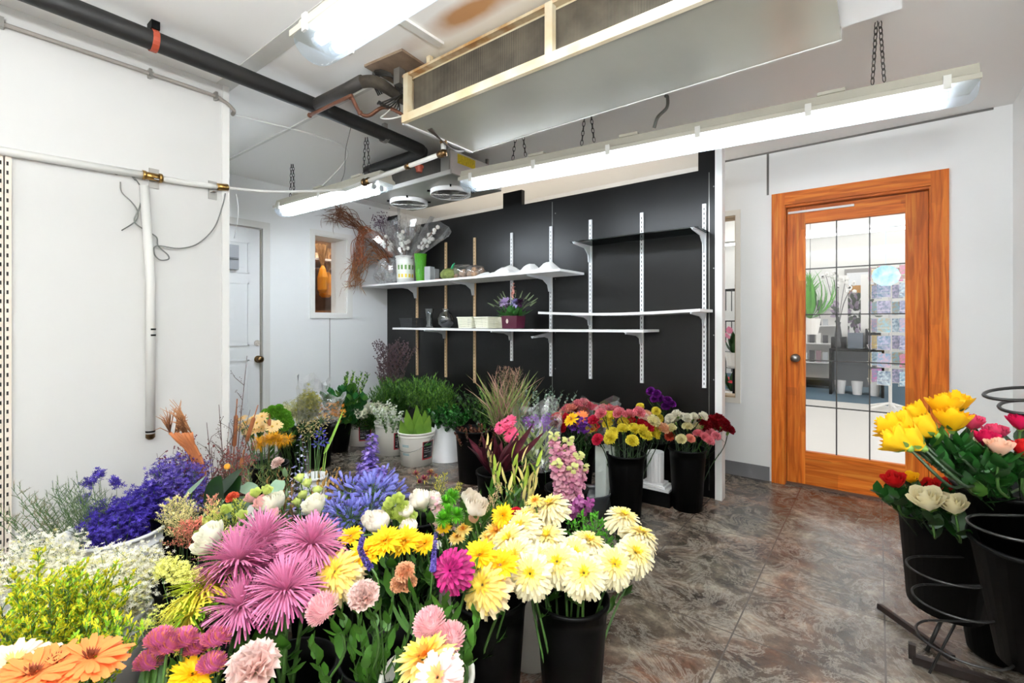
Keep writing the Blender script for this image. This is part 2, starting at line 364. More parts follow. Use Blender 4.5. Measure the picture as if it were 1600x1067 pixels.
m.lathe([(.001, -.002), (.03, -.002), (.031, .004), (.02, .01), (.011, .016), (.011, .03), (.02, .038), (.029, .05), (.028, .062), (.015, .07), (.001, .071)], n=20, T=kT)
part('door_knob', m, STEEL, door, True)
part('door_strip', M().box((D0 + .03, YD + .03, 1.985), (-.13, YD + .045, 2.0)), TRIMW, door)
part('threshold', M().box((D0, YD + .01, 0), (D1, YD + .13, .012)), mat('threshold_brown', '5a4336', .5), door)

# ---------------------------------------------------------------- white panelled door (door_2)
PW = mat('door_white', 'dedfdf', .45)
door = thing('door_2', None, None, Vector((XF, d0, 0))); door['kind'] = 'structure'
m = M().box((XF - .06, d0 + .005, .01), (XF - .025, d1 - .005, dh - .01))
part('door_panel', m, PW, door)
m = M(); s0 = d0 + .11
for (z0, z1) in ((1.62, 1.90), (.98, 1.54), (.18, .86)):
    for (a, b) in ((d0 + .09, d0 + .34), (d0 + .43, d0 + .66)):
        for q in ((a, z0, b, z0 + .014), (a, z1 - .014, b, z1), (a, z0, a + .014, z1), (b - .014, z0, b, z1)):
            m.box((XF - .025, q[0], q[1]), (XF - .018, q[2], q[3]))
        m.box((XF - .025, a + .05, z0 + .05), (XF - .02, b - .05, z1 - .05))
part('raised_panel', m, PW, door)
cs = mat('casing_white', 'd4d3cf', .5)
part('door_casing', M().box((XF - .02, d1 - .002, 0), (XF + .014, d1 + .06, dh + .06)).box((XF - .02, d0 - .06, dh), (XF + .014, d1, dh + .06)).box((XF - .02, d0 - .06, 0), (XF + .014, d0, dh)).box((XF - .12, d1 - .004, 0), (XF - .02, d1, dh)), cs, door)
part('door_stop', M().box((XF - .025, d1 - .014, 0), (XF - .008, d1 - .005, dh - .01)), mat('seam_brown', '8d877d', .6), door)
m = M(); p = at(403, 561, X=XF - .02)
m.lathe([(.001, 0), (.032, 0), (.032, .006), (.012, .012), (.012, .03), (.028, .04), (.03, .055), (.02, .066), (.001, .068)], p, 18, Matrix.Rotation(pi / 2, 4, 'Y'))
part('door_knob', m, BRONZE, door, True)
p = at(402, 536, X=XF - .02)
part('deadbolt_patch', M().lathe([(.001, .002), (.026, .002), (.028, 0)], p, 14, Matrix.Rotation(pi / 2, 4, 'Y')), mat('patch_beige', 'c8bfb4', .7, var=.3, vscale=60), door)
p = at(364, 402, X=XF)
m = M().box((XF - .018, p.y - .09, p.z - .105), (XF + .03, p.y + .035, p.z + .105)); m.k = 1; m.box((XF + .03, p.y - .08, p.z - .02), (XF + .045, p.y + .028, p.z - .005))
solo('wall_file_holder', m, [mat('grey_plastic', '8b8d92', .35), mat('grey_plastic_dark', '55575b', .4)], 'small grey plastic holder fixed on the white panelled door', 'holder')

# ---------------------------------------------------------------- far wall window and the back store behind it (window_1)
wn = thing('window_1', None, None, Vector((XF, w0, wb))); wn['kind'] = 'structure'
m = M()
for q in (((w0 - .045), wb - .045, w0, wt + .045), (w1, wb - .045, w1 + .06, wt + .045), (w0, wt, w1, wt + .045), (w0, wb - .045, w1, wb)): m.box((XF, q[0], q[1]), (XF + .012, q[2], q[3]))
part('window_frame', m, TRIMW, wn)
part('window_reveal', M().box((XF - .28, w1 - .012, wb), (XF, w1, wt)).box((XF - .28, w0, wb), (XF, w0 + .012, wt)).box((XF - .28, w0, wt - .012), (XF, w1, wt)).box((XF - .28, w0, wb), (XF, w1, wb + .012)), TRIMW, wn)
part('glass_pane', M().box((XF - .2, w0 + .012, wb + .012), (XF - .196, w1 - .012, wt - .012)), GLASS, wn)
m = M().box((-6.2, 2.0, .6), (-6.15, 4.6, 2.6)).box((-6.2, 1.9, .6), (XF - .12, 1.95, 2.6)).box((-6.2, 4.2, .6), (XF - .12, 4.25, 2.6)).box((-6.2, 1.9, 2.6), (XF - .12, 4.25, 2.65)).box((-6.2, 1.9, .6), (XF - .12, 4.25, .65))
struct('wall_store_room', m, mat('store_wall', '8a6a52', .7, var=.3))
tag(link('store_lamp', data('store_lamp', M().box((-5.6, 2.4, 2.5), (-4.9, 3.6, 2.53)), mat('store_light', 'fff3e0', .5, emit=7)), None), 'ceiling light of the store room seen through the small window', 'ceiling light')
solo('store_shelf', M().box((-6.1, 2.2, 1.94), (-5.3, 4.1, 1.965)), SHELFW, 'white shelf high up in the store room behind the small window', 'shelf')
solo('store_counter', M().box((-6.1, 2.2, 1.28), (-5.2, 4.1, 1.33)).box((-6.1, 2.2, .65), (-5.25, 4.1, 1.28)), mat('store_wood', '9a6b44', .6, var=.3), 'brown counter in the store room below the hanging bags', 'counter')
YB1 = mat('yellow_paper', 'e0951c', .6, var=.15); RAF = mat('raffia', 'a98258', .8, var=.35, vscale=30)
for i in range(8):
    m = M(); y = 2.66 + i * .13; x = -5.25 - .16 * (i % 3); z = 1.50 + .05 * (i % 2)
    T = rotm((x, y, z), R.uniform(-.4, .4), R.uniform(-.15, .15)) @ Matrix.Scale(1.45, 4)
    m.lathe([(.045, 0), (.075, .02), (.08, .12), (.05, .19), (.02, .22)], n=10, T=T, sy=.45, cap0=True)
    m.k = 1
    for j in range(16): m.tube([T @ Vector((0, 0, .19)), T @ Vector((R.uniform(-.05, .05), R.uniform(-.05, .05), .40))], .006, 4)
    solo('wrapped_broom', m, [YB1, RAF], 'bunch of straw brooms hung in yellow wrapping in the store room', 'broom', 'wrapped brooms hanging in the store room')
for i in range(9):
    y = 2.5 + i * .16; solo('spool', M().lathe([(.05, 0), (.05, .01), (.035, .015), (.035, .07), (.05, .075), (.05, .085)], (-5.5, y, 1.966), 12, cap0=True, cap1=True),
         mat('spool_%d' % (i % 3), ('c86a2a', 'd8c7b0', '70402a')[i % 3], .5), ('orange', 'beige', 'dark brown')[i % 3] + ' ribbon spool on the high shelf of the store room', 'spool', ('orange', 'beige', 'dark brown')[i % 3] + ' spools in the store room')

# ---------------------------------------------------------------- narrow window by the black partition (window_2)
wn = thing('window_2', None, None, Vector((V0, YD, VB))); wn['kind'] = 'structure'
m = M().box((V1, YD - .012, VB - .04), (V1 + .035, YD, VT + .04)).box((V0 - .035, YD - .012, VB - .04), (V0, YD, VT + .04)).box((V0, YD - .012, VT), (V1, YD, VT + .04)).box((V0, YD - .012, VB - .04), (V1, YD, VB))
part('window_frame', m, mat('cream_frame', 'e4dfd5', .5), wn)
part('window_reveal', M().box((V1 - .006, YD, VB), (V1, YD + .14, VT)).box((V0, YD, VT - .012), (V1, YD + .14, VT)).box((V0, YD, VB), (V1, YD + .14, VB + .012)), mat('reveal_tan', 'b9a284', .6), wn)
part('glass_pane', M().box((V0, YD + .07, VB), (V1, YD + .074, VT)), GLASS, wn)

# ---------------------------------------------------------------- the shop beyond the glass
SY = 11.9; SC = 3.0
struct('floor_shop', M().box((-9, YD + .14, -.05), (9, 8.6, 0)), mat('shop_tile', 'e9e6e0', .25, var=.03, vscale=2))
struct('floor_shop_carpet', M().box((-9, 8.6, -.05), (9, SY, .004)), mat('shop_carpet', '4f6675', .9, bump=.3, bscale=200))
struct('ceiling_shop', M().box((-9, YD + .14, SC), (9, SY, SC + .05)), mat('shop_ceiling', 'e6e6e4', .6))
struct('wall_shop_back', M().box((-9, SY, 0), (9, SY + .1, SC)), mat('shop_wall', 'd9d8d3', .6))
struct('wall_shop_left', M().box((-9.1, YD + .14, 0), (-9, SY, SC)).box((9, YD + .14, 0), (9.1, SY, SC)).box((-9, YD + .14, 2.46), (9, YD + .2, SC)), MATS['shop_wall'])
struct('trim_7', M().box((-9, 8.9, 2.62), (9, 9.1, SC)), MATS['shop_wall'])
SL = mat('shop_light', 'ffffff', .5, emit=SHOP)
for i, y in enumerate((5.2, 6.6, 8.2, 9.9, 11.2)):
    solo('strip_light', M().box((-4.5, y - .07, SC - .09), (4.5, y + .07, SC - .002)), SL, 'long white strip light on the shop ceiling, number %s back from the glass door' % ('one', 'two', 'three', 'four', 'five')[i], 'ceiling light')
def gx(px, py, y): return at(px, py, Y=y)
# gondola with hanging goods seen in the left column of panes
def gondola(x0, x1, y, label, seed):
    rr = random.Random(seed); t = thing('display_rack', label, 'display rack', Vector(((x0 + x1) / 2, y, 0)))
    part('base', M().box((x0, y - .45, .05), (x1, y, .15)), BLACKM, t); part('back_board', M().box((x0, y - .02, .15), (x1, y, 1.75)), mat('peg_white', 'dcdad5', .6), t)
    for z in (.45, .8, 1.12): part('rack_shelf', M().box((x0, y - .4, z), (x1, y - .02, z + .02)), SHELFW, t)
    return t
t = gondola(-2.2, -.60, 10.6, 'white display rack with small packets seen through the left door panes', 3)
cols = ['e9e7e2', 'e9e7e2', 'bfc3c6', '3c3c40', 'd8d2c4', '9c7f86', 'd7dfe2']
PK = [mat('packet_' + c, c, .4) for c in cols]
n = 0
for z, h in ((.82, .2), (1.14, .16), (.47, .22), (1.42, .2)):
    for k in range(14):
        x = -2.16 + k * .105; a = R.randrange(len(PK)); hh = h * R.uniform(.7, 1)
        solo('packet', M().box((x, 10.22, z + .001), (x + .075, 10.32, z + hh)) if z < 1.4 else M().box((x, 10.5, z), (x + .07, 10.57, z + hh)), PK[a],
             'small packaged item on the white display rack in the shop', 'packet', 'packets on the shop display rack')
# spinner rack with cards
p0 = at(1391, 640, Z=0); sp = thing('card_spinner', 'white wire spinner rack full of greeting cards in the shop', 'card rack', Vector((p0.x, p0.y, 0)))
part('pole', M().tube([p0, p0 + Vector((0, 0, 1.9))], .02, 8), TRIMW, sp)
m = M()
for k in range(5): a = k * 2 * pi / 5; m.tube([p0 + Vector((0, 0, .09)), p0 + Vector((.26 * math.cos(a), .26 * math.sin(a), .02))], .016, 6)
part('foot', m, TRIMW, sp)
CC = ['8fc6dc', 'd6e6ec', '5f8aa8', 'b8a88c', 'd7b0c0', '90a070', 'd8c070', 'c9c2dd', '6c7e9c', 'f0eee8', 'e078b8', '7aa8c8']
CM = [mat('card_' + c, c, .3, var=.5, vscale=25, col2=CC[(i * 5 + 3) % 12]) for i, c in enumerate(CC)]
m = M()
for lv in range(7):
    for s in range(6):
        a = s * pi / 3 + .2; z = .35 + lv * .235; T = rotm(p0 + Vector((.19 * math.cos(a), .19 * math.sin(a), z)), a - pi / 2)
        m.tube([T @ Vector((-.09, .03, 0)), T @ Vector((.09, .03, 0)), T @ Vector((.09, .05, .06)), T @ Vector((-.09, .05, .06)), T @ Vector((-.09, .03, 0))], .003, 4)
        c = M().box((-.075, .032, .004), (.075, .036, .19), T)
        solo('greeting_card', c, CM[10 if (lv == 6 and s in (4, 5)) else R.randrange(12)], 'small coloured greeting card on the spinner rack in the shop', 'card', 'greeting cards on the spinner rack')
part('wire_pocket', m, TRIMW, sp)
g = at(1384, 431, d=6.0)
m = M().lathe([(.001, 0), (.14, 0), (.16, .006), (.14, .012), (.001, .012)], g, 10, Matrix.Rotation(YAW - .3, 4, 'Z') @ Matrix.Rotation(pi / 2, 4, 'X'), sy=.85)
m.tube([(g.x, g.y, g.z + .13), (g.x, g.y, SC)], .003, 4)
solo('hanging_sign', m, mat('sky_sign', '7cc8e6', .3, col2='d9f0f8', vscale=9), 'light blue cloudy sign hanging above the card spinner', 'sign')
# desk with machines, framed picture, mirror, lamps
dk = at(1338, 560, Y=9.6); t = thing('desk', 'dark desk with equipment seen in the middle of the glass door', 'desk', Vector((dk.x, 9.6, 0)))
part('desk_top', M().box((dk.x - .36, 9.4, .72), (dk.x + .36, 10.0, .76)), BLACKM, t); part('desk_side', M().box((dk.x - .36, 9.4, 0), (dk.x - .32, 10, .72)).box((dk.x + .32, 9.4, 0), (dk.x + .36, 10, .72)), BLACKM, t)
part('desk_back', M().box((dk.x - .32, 9.95, .1), (dk.x + .32, 9.98, .7)), mat('panel_grey', '8a9096', .5), t)
for k in range(3):
    x = dk.x - .34 + k * .23; solo('machine', M().box((x, 9.5, .765), (x + .2, 9.85, .95 + .07 * k)), [BLACKM, mat('machine_grey', '5a6470', .4), BLACKM][k], ('low black', 'grey', 'tall black')[k] + ' machine standing on the shop desk', 'machine')
    solo('white_bin', M().lathe([(.06, 0), (.08, .22), (.07, .22), (.055, .01)], (x + .12, 9.62, 0.002), 14, cap0=True), SHELFW, ('left', 'middle', 'right')[k] + ' white bin on the carpet under the shop desk', 'bin')
fr = at(1344, 441, Y=SY - .03); t = thing('framed_picture', 'framed picture of a golden field on the back wall of the shop', 'picture', fr)
part('frame', M().box((fr.x - .26, SY - .04, fr.z - .28), (fr.x + .26, SY, fr.z + .28)), mat('frame_grey', '8d8a86', .5), t)
part('picture', M().box((fr.x - .22, SY - .045, fr.z - .22), (fr.x + .22, SY - .041, fr.z - .06)), mat('field', 'b8843c', .6, var=.3), t); part('picture', M().box((fr.x - .22, SY - .045, fr.z - .06), (fr.x + .22, SY - .041, fr.z + .2)), mat('sky_pic', 'd9dadb', .6), t)
for k, px in enumerate((1318, 1352)):
    q = at(px, 500, Y=9.9); solo('display_tower', M().box((q.x - .06, 9.85, .77), (q.x + .06, 9.95, 2.0)), TRIMW, ('left', 'right')[k] + ' tall narrow white panel standing behind the shop desk', 'display panel')
q = at(1336, 470, Y=10.2)
m = M(); m.tube([(q.x, 10.2, .76), (q.x, 10.2, 1.1)], .01, 5)
for k in range(170): d = Vector((R.gauss(0, 1), R.gauss(0, .5), R.gauss(0, 1))).normalized(); m.petal(Vector((q.x, 10.2, 1.35)) + d * R.uniform(.05, .3), d, (0, -1, .3), .11, .06, k=1 if R.random() < .3 else 0)
solo('flower_arrangement', m, [mat('dull_leaf', '4f5a4a', .6), mat('dull_mauve', 'a493a8', .6)], 'big round mauve and green arrangement on the shop desk', 'flower arrangement')
q = at(1308, 440, Y=9.3); m = M()
m.lathe([(.05, .76), (.07, .8), (.05, 1.0), (.03, 1.15), (.04, 1.2)], (q.x, 9.55, 0), 12, cap0=True)
for k in range(7):
    a = R.uniform(-.25, .25); m.k = 0; pth = smoothpath([(q.x, 9.55, 1.1), (q.x + a * .4, 9.55, 1.5), (q.x + a, 9.55, 1.85 + R.uniform(-.1, .2))], 4); m.tube(pth, .006, 4); m.k = 1
    for j in range(4): m.ball(pth[-1] + Vector((R.uniform(-.06, .06), 0, R.uniform(-.1, .05))), .035, 6)
solo('tall_vase', m, [mat('vase_dark', '3a3a3c', .3), TRIMW], 'dark vase with white blossom branches in the shop', 'vase')
q = at(1266, 505, Y=6.0); m = M()
for k in range(110):
    a = R.uniform(0, 2 * pi); L_ = R.uniform(.3, .6); m.k = 0
    m.petal(q + Vector((0, 0, .05)), (math.cos(a) * .7, math.sin(a) * .7, R.uniform(.0, 1.2)), (0, 0, 1), L_, .02, -1.6, seg=6)
tq = thing('potted_fern', 'bright green hanging fern behind the left panes of the glass door', 'fern', Vector((q.x, q.y, 0)))
part('fronds', m, mat('fern_green', '5fae3a', .5, trans=.3), tq); part('pot', M().lathe([(.07, -.12), (.1, .05), (.09, .05), (.06, -.11)], q, 14, cap0=True), TRIMW, tq); part('hanger', M().tube([q + Vector((-.09, 0, .05)), (q.x, q.y, q.z + .5), (q.x, q.y, SC)], .003, 4).tube([q + Vector((.09, 0, .05)), (q.x, q.y, q.z + .5)], .003, 4), BLACKM, tq)
# things seen through the narrow window
RED = mat('anthurium_red', 'd8203a', .35); PNK = mat('shop_pink', 'e58aa8', .5); LEAFD = mat('leaf_dark', '24501f', .5, trans=.2)
for k, (px, py, c, lb) in enumerate(((1148, 540, PNK, 'pink potted flowers on a stand behind the narrow window'), (1145, 600, RED, 'red potted anthurium low behind the narrow window'))):
    q = at(px, py, Y=4.55 + .25 * k); m = M(); rr = R
    for j in range(26): a = rr.uniform(0, 2 * pi); m.petal(q + Vector((0, 0, -.08)), (math.cos(a), math.sin(a), rr.uniform(.4, 1.5)), (0, 0, 1), rr.uniform(.12, .22), .07, -.9, k=0)
    for j in range(16): d = Vector((rr.gauss(0, 1), rr.gauss(0, 1), rr.uniform(.1, 1))).normalized(); m.petal(q + d * .12, d, (0, -.4, 1), .07, .06, -.5, k=1)
    t = thing('potted_flower', lb, 'potted plant', Vector((q.x, q.y, 0))); part('foliage', m, [LEAFD, c], t)
    part('pot', M().lathe([(.06, -.2), (.085, -.06), (.075, -.06), (.055, -.19)], q, 14, cap0=True), TRIMW, t); part('stand', M().lathe([(.12, 0), (.12, .02), (.02, .03), (.02, q.z - .21), (.08, q.z - .2)], (q.x, q.y, 0), 12, cap0=True, cap1=True), BLACKM, t)
q = at(1150, 450, Y=4.9); m = M()
m.tube([(q.x, q.y, 0), (q.x, q.y, 1.55)], .012, 6)
for k in range(3):
    z = 1.5 - k * .3; m.tube([(q.x + .13 * math.cos(a * pi / 6), q.y + .13 * math.sin(a * pi / 6), z) for a in range(13)], .006, 4)
    for j in range(6): a = j * pi / 3; m.tube([(q.x + .13 * math.cos(a), q.y + .13 * math.sin(a), z), (q.x + .13 * math.cos(a), q.y + .13 * math.sin(a), z - .2)], .005, 4); m.tube([(q.x, q.y, z), (q.x + .13 * math.cos(a), q.y + .13 * math.sin(a), z)], .003, 4)
solo('wire_stand', m, BLACKW, 'tall black wire stand with hooks behind the narrow window', 'stand')
# ---------------------------------------------------------------- ceiling services
# fluorescent fixtures
HOUS = mat('fixture_beige', 'b9b5a6', .5, var=.1, vscale=6)
m_ = bpy.data.materials.new('diffuser'); m_.use_nodes = True; nt = m_.node_tree; N = nt.nodes; N.remove(N['Principled BSDF'])
t_ = N.new('ShaderNodeBsdfTransparent'); d_ = N.new('ShaderNodeBsdfTranslucent'); g_ = N.new('ShaderNodeBsdfGlossy'); g_.inputs['Roughness'].default_value = .15
t_.inputs[0].default_value = (.93, .97, 1, 1); d_.inputs[0].default_value = (.75, .88, 1, 1)
x1 = N.new('ShaderNodeMixShader'); x1.inputs[0].default_value = .13; x2 = N.new('ShaderNodeMixShader'); x2.inputs[0].default_value = .06
nt.links.new(t_.outputs[0], x1.inputs[1]); nt.links.new(d_.outputs[0], x1.inputs[2]); nt.links.new(x1.outputs[0], x2.inputs[1]); nt.links.new(g_.outputs[0], x2.inputs[2]); nt.links.new(x2.outputs[0], N['Material Output'].inputs[0])
DIFF = m_
def fixture(a, b, label, clips=4, wd=.15, tubes=2, pw=1.0):
    TUBEM = mat('lit_tube_%d' % int(pw * 100), 'f3f8ff', .3, emit=TUBE * pw)
    a = Vector(a); b = Vector(b); L = (b - a).length; ang = math.atan2(b.y - a.y, b.x - a.x); c = (a + b) / 2
    t = thing('fluorescent_fixture', label, 'ceiling light', c); T = rotm(c, ang); h = wd / 2; e = L / 2
    def prism(prof, x0, x1, k=None, mb=None, taper=1):
        n = len(prof); vs = [T @ Vector((x0, p[0] * taper, p[1])) for p in prof] + [T @ Vector((x1, p[0] * taper, p[1])) for p in prof]
        mb.add(vs, [(i, (i + 1) % n, n + (i + 1) % n, n + i) for i in range(n)] + [tuple(range(n))[::-1], tuple(range(n, 2 * n))], k)
    m = M(); prism([(-h - .004, .055), (h + .004, .055), (h + .004, .075), (h - .018, .085), (h - .03, .125), (-h + .03, .125), (-h + .018, .085), (-h - .004, .075)], -e, e, mb=m)
    part('housing', m, HOUS, t)
    m = M()                                        # U-shaped wrap lens with rounded ends
    prof = [(math.cos(q * pi / 10) * h, .055 - math.sin(q * pi / 10) * .062) for q in range(11)]
    secs = [(-e, .75), (-e + .012, .95), (-e + .04, 1), (e - .04, 1), (e - .012, .95), (e, .75)]
    vs = [T @ Vector((x, p[0] * s, .055 + (p[1] - .055) * s)) for x, s in secs for p in prof]; k = 11
    m.add(vs, [(i * k + j, i * k + j + 1, (i + 1) * k + j + 1, (i + 1) * k + j) for i in range(5) for j in range(10)] + [tuple(range(k))[::-1], tuple(5 * k + j for j in range(k))])
    part('diffuser', m, DIFF, t, True)
    for s in ((-.03, .03) if tubes == 2 else (0,)):
        lp = part('lit_tube', M().tube([T @ Vector((-e + .1, s, .035)), T @ Vector((e - .1, s, .035))], .019, 12), TUBEM, t, True)
        m = M().tube([T @ Vector((-e + .08, s, .035)), T @ Vector((-e + .1, s, .035))], .02, 10).tube([T @ Vector((e - .1, s, .035)), T @ Vector((e - .08, s, .035))], .02, 10); part('tube_cap', m, ALU, lp)
    for i in range(clips):
        x = -e + .1 + (L - .2) * i / max(1, clips - 1)
        for s in (-1, 1): part('clip', M().box((x - .012, s * (h + .006) - .004, .035), (x + .012, s * (h + .006) + .004, .088), T), mat('clip_clear', 'd7d6cf', .3), t)
    for x in (-e * .55, -e * .1, e * .62): part('mounting_plate', M().box((x - .05, -h + .02, .125), (x + .05, h - .02, .138), T), HOUS, t)
    return t
fixture((-2.16, 2.27, 2.05), (.30, 2.56, 2.05), 'long fluorescent fixture with lit tube hanging across the room before the black wall', 6, tubes=1, pw=2.0)
fixture((-1.50, .835, 2.05), (.50, .835, 2.05), 'glowing fluorescent fixture at the top of the picture nearest the camera', 4, pw=.25)
fixture((-3.89, 1.90, 2.06), (-2.58, 1.95, 2.06), 'shorter glowing fluorescent fixture above the white panelled door', 3, pw=2.5)
fixture((-2.4, -.9, 2.3), (-.9, -.9, 2.3), 'added unseen fill fixture behind the camera on the left', 3, pw=.3)  # added out of view as fill light
fixture((-.8, -.9, 2.3), (.5, -.9, 2.3), 'added unseen fill fixture behind the camera on the right', 3, pw=.3)  # second added fill fixture, also out of view

def chain(a, b, label, group=None):
    a = Vector(a); b = Vector(b); L = (b - a).length; n = max(3, int(L / .026)); m = M(); ax = (b - a).normalized(); u = ax.orthogonal().normalized(); v = ax.cross(u)
    for i in range(n):
        c = a + (b - a) * ((i + .5) / n); s = u if i % 2 else v; hl = L / n * .66
        m.tube([c + ax * (hl * math.cos(q * pi / 4)) + s * (.0075 * math.sin(q * pi / 4)) for q in range(9)], .0022, 4, cap=False)
    return solo('hanging_chain', m, CHAIN, label, 'chain', group)
def chains(px, ztop, zbot, x, y, label, sp=.03):
    for k, s in enumerate((-1, 1)):
        chain((x + s * .006, y + .004 * s, ztop), (x + s * sp, y, zbot), label + (' of the pair, left strand' if s < 0 else ' of the pair, right strand'))
chains(0, CEIL, 2.2, .02 - .02, 2.53, 'dark chain above the right end of the long fixture', .02)
chains(0, CEIL, 2.2, -1.30, 2.37, 'dark chain above the middle of the long fixture', .04)
chains(0, CEIL, 2.2, -1.75, 2.32, 'dark chain above the left part of the long fixture', .05)
chains(0, CEIL, 2.2, -3.72, 1.9, 'dark chain at the far left end of the short fixture', .03)
chains(0, CEIL, 2.2, -2.78, 1.94, 'dark chain at the near right end of the short fixture', .035)

tag(link('back_fill_tube', data('back_fill_tube', M().tube([(-3.9, 3.5, 1.95), (-1.1, 3.5, 1.95)], .019, 10), mat('warm_fill_tube', 'fff0da', .4, emit=14), True), None), 'added unseen warm fill tube behind the black partition', 'ceiling light')  # added tube, hidden by the partition, brightens the gap above it
# big evaporator
def evaporator():
    x0, x1, y0, y1, z0, z1 = -1.84, -.10, 1.50, 1.99, 2.165, 2.395
    t = thing('evaporator', 'big cream cooling evaporator hung under the ceiling with dark fins', 'cooling unit', Vector(((x0 + x1) / 2, (y0 + y1) / 2, z0)))
    CR = mat('cream_painted', 'e9dfc6', .45, col2='d9c49a', vscale=7); SAT = mat('satin_tray', 'b3b1a4', .22, .35, var=.06, vscale=3)
    part('coil', M().box((x0 + .05, y0 + .02, z0 + .035), (x1 - .04, y1 - .02, z1 - .02)), fin_mat('coil_fins', '2c2823', '8b8272', 60, 'X'), t)
    part('drip_tray', M().box((x0, y0 - .012, z0), (x1, y1, z0 + .008)), SAT, t)
    part('front_rail', M().box((x0, y0 - .016, z0 - .004), (x1, y0 + .004, z0 + .034)), CR, t)
    part('back_rail', M().box((x0, y1, z0 - .002), (x1, y1 + .008, z0 + .045)), TRIMW, t)
    part('tray_lip', M().box((x0 - .012, y0, z0 - .006), (x0 + .004, y1 + .004, z0 + .012)), SHELFW, t)
    part('top_rail', M().box((x0, y0 - .012, z1 - .012), (x1, y0 + .02, z1)), mat('cream_rust', 'e0cfae', .5, col2='b98a55', vscale=14), t)
    part('top_cover', M().box((x0 + .02, y0 + .02, z1 - .02), (x1, y1, z1)), CR, t)
    for x in (x0 + .03, x0 + .86, x1 - .03): part('post', M().box((x - .02, y0 - .014, z0 + .03), (x + .014, y0 + .012, z1)), CR, t)
    part('end_plate', M().box((x0 + .012, y0, z0 + .008), (x0 + .03, y1, z1)), CR, t)
    part('end_box', M().box((x1, y0 + .05, z0 + .03), (x1 + .16, y1 - .02, z1)), TRIMW, t)
    m = M().box((x1 + .02, y1 - .02, z0 + .055), (x1 + .09, y1 - .012, z0 + .10))
    part('vent_slot', m, DARK, t)
    for k, x in enumerate((x0 + .14, x0 + .95, x1 - .1)): [part('hanger', M().box((x - .012, yy, z1), (x + .012, yy + .02, CEIL)), CR, t) for yy in (y0 + .03, y1 - .05)]
    part('back_strip', M().box((x0 + .05, y0 + .06, z1 + .012), (x1, y0 + .08, z1 + .05)), CR, t)
    return t
evaporator()
# small evaporator with two fan rings
x0, x1, y0, y1, z0, z1 = -3.34, -2.30, 2.28, 2.82, 2.2, 2.365
t = thing('evaporator', 'smaller grey cooling unit with two round fan guards near the black wall', 'cooling unit', Vector(((x0 + x1) / 2, (y0 + y1) / 2, z0)))
GT = mat('grey_tray', '8c8a83', .4, .4)
part('coil', M().box((x0 + .02, y0 + .02, z0 + .02), (x1 - .08, y1 - .02, z1)), fin_mat('coil_fins_small', '1d1b19', '6b665e', 60, 'X'), t)
part('drip_tray', M().box((x0, y0, z0), (x1, y1, z0 + .008)), GT, t); part('front_rail', M().box((x0, y0 - .01, z0), (x1, y0 + .002, z0 + .03)), mat('rail_light', 'c9c8c4', .35, .4), t)
part('end_box', M().box((x1 - .08, y0 + .01, z0 + .008), (x1, y1, z1)), mat('end_pinkish', 'cfc8c6', .4, .2), t)
part('mount_bracket', M().box((x1 - .1, y0 - .004, z0 + .02), (x1 - .02, y0 + .012, z1 + .01)), ALU, t)
part('warning_label', M().box((x1, y0 + .06, z1 - .075), (x1 + .002, y0 + .24, z1 - .01)), mat('label_yellow', 'e6c81e', .5, var=.3, vscale=70), t)
part('maker_label', M().box((x1, y0 + .3, z0 + .05), (x1 + .002, y0 + .4, z0 + .08)), mat('label_blue', '5f93b0', .5), t)
for k in (-.27, .22):
    c = Vector((-2.82 + k, 2.57, z0)); rg = part('fan_ring', M().lathe([(.155, .0), (.155, -.032), (.148, -.034), (.148, 0)], c, 28), SHELFW, t, True)
    g = M()
    for j in range(1, 7): g.lathe([(.022 * j, -.028), (.022 * j + .002, -.03), (.022 * j, -.032)], c, 24)
    for j in range(8): a = j * pi / 4; g.tube([c + Vector((.01 * math.cos(a), .01 * math.sin(a), -.031)), c + Vector((.153 * math.cos(a), .153 * math.sin(a), -.031))], .0018, 4)
    part('fan_guard', g, STEEL, rg)
    b = M(); b.lathe([(.001, -.02), (.035, -.02), (.035, .0)], c, 14)
    for j in range(4):
        a = j * pi / 2; b.petal(c + Vector((.03 * math.cos(a), .03 * math.sin(a), -.01)), (math.cos(a), math.sin(a), 0), (-math.sin(a) * .5, math.cos(a) * .5, 1), .105, .09, 0, .05)
    part('fan_blade', b, ALU, rg)
    for j in range(4): a = j * pi / 2 + pi / 4; part('clip', M().box((-.014, -.006, -.012), (.014, .006, 0), rotm(c + Vector((.165 * math.cos(a), .165 * math.sin(a), 0)), a)), BLACKM, rg)
for k, y in enumerate((y0 + .05, y1 - .05)): [part('hanger', M().box((xx, y, z1), (xx + .02, y + .02, CEIL)), ALU, t) for xx in (x0 + .05, x1 - .12)]

# black insulated pipe with clamps, suction branch and copper line
INS = mat('black_insulation', '171615', .55, bump=.4, bscale=12); OR = mat('red_strap', '9c4028', .5)
t = thing('insulated_pipe', 'thick black insulated pipe running under the ceiling from the left', 'pipe', Vector((-2.46, 1, 2.33)))
zc = 2.385
part('pipe_body', M().tube(smoothpath([(-2.44, YR, zc), (-2.44, -.5, zc), (-2.44, .65, zc), (-2.47, 1.4, zc + .004), (-2.50, 2.1, zc), (-2.53, 2.2, zc), (-2.60, 2.235, zc), (-3.2, 2.24, zc)], 6), .041, 14), INS, t, True)
c = at(240, 62, X=-2.44); part('red_clamp', M().lathe([(.044, -.012), (.046, -.012), (.046, .012), (.044, .012)], (-2.44, c.y, zc), 18, Matrix.Rotation(pi / 2, 4, 'X')).box((-2.452, c.y - .01, zc + .04), (-2.428, c.y + .01, CEIL)), OR, t)
part('wood_block', M().box((-2.47, c.y - .015, CEIL - .035), (-2.41, c.y + .015, CEIL)), BLACKM, t)
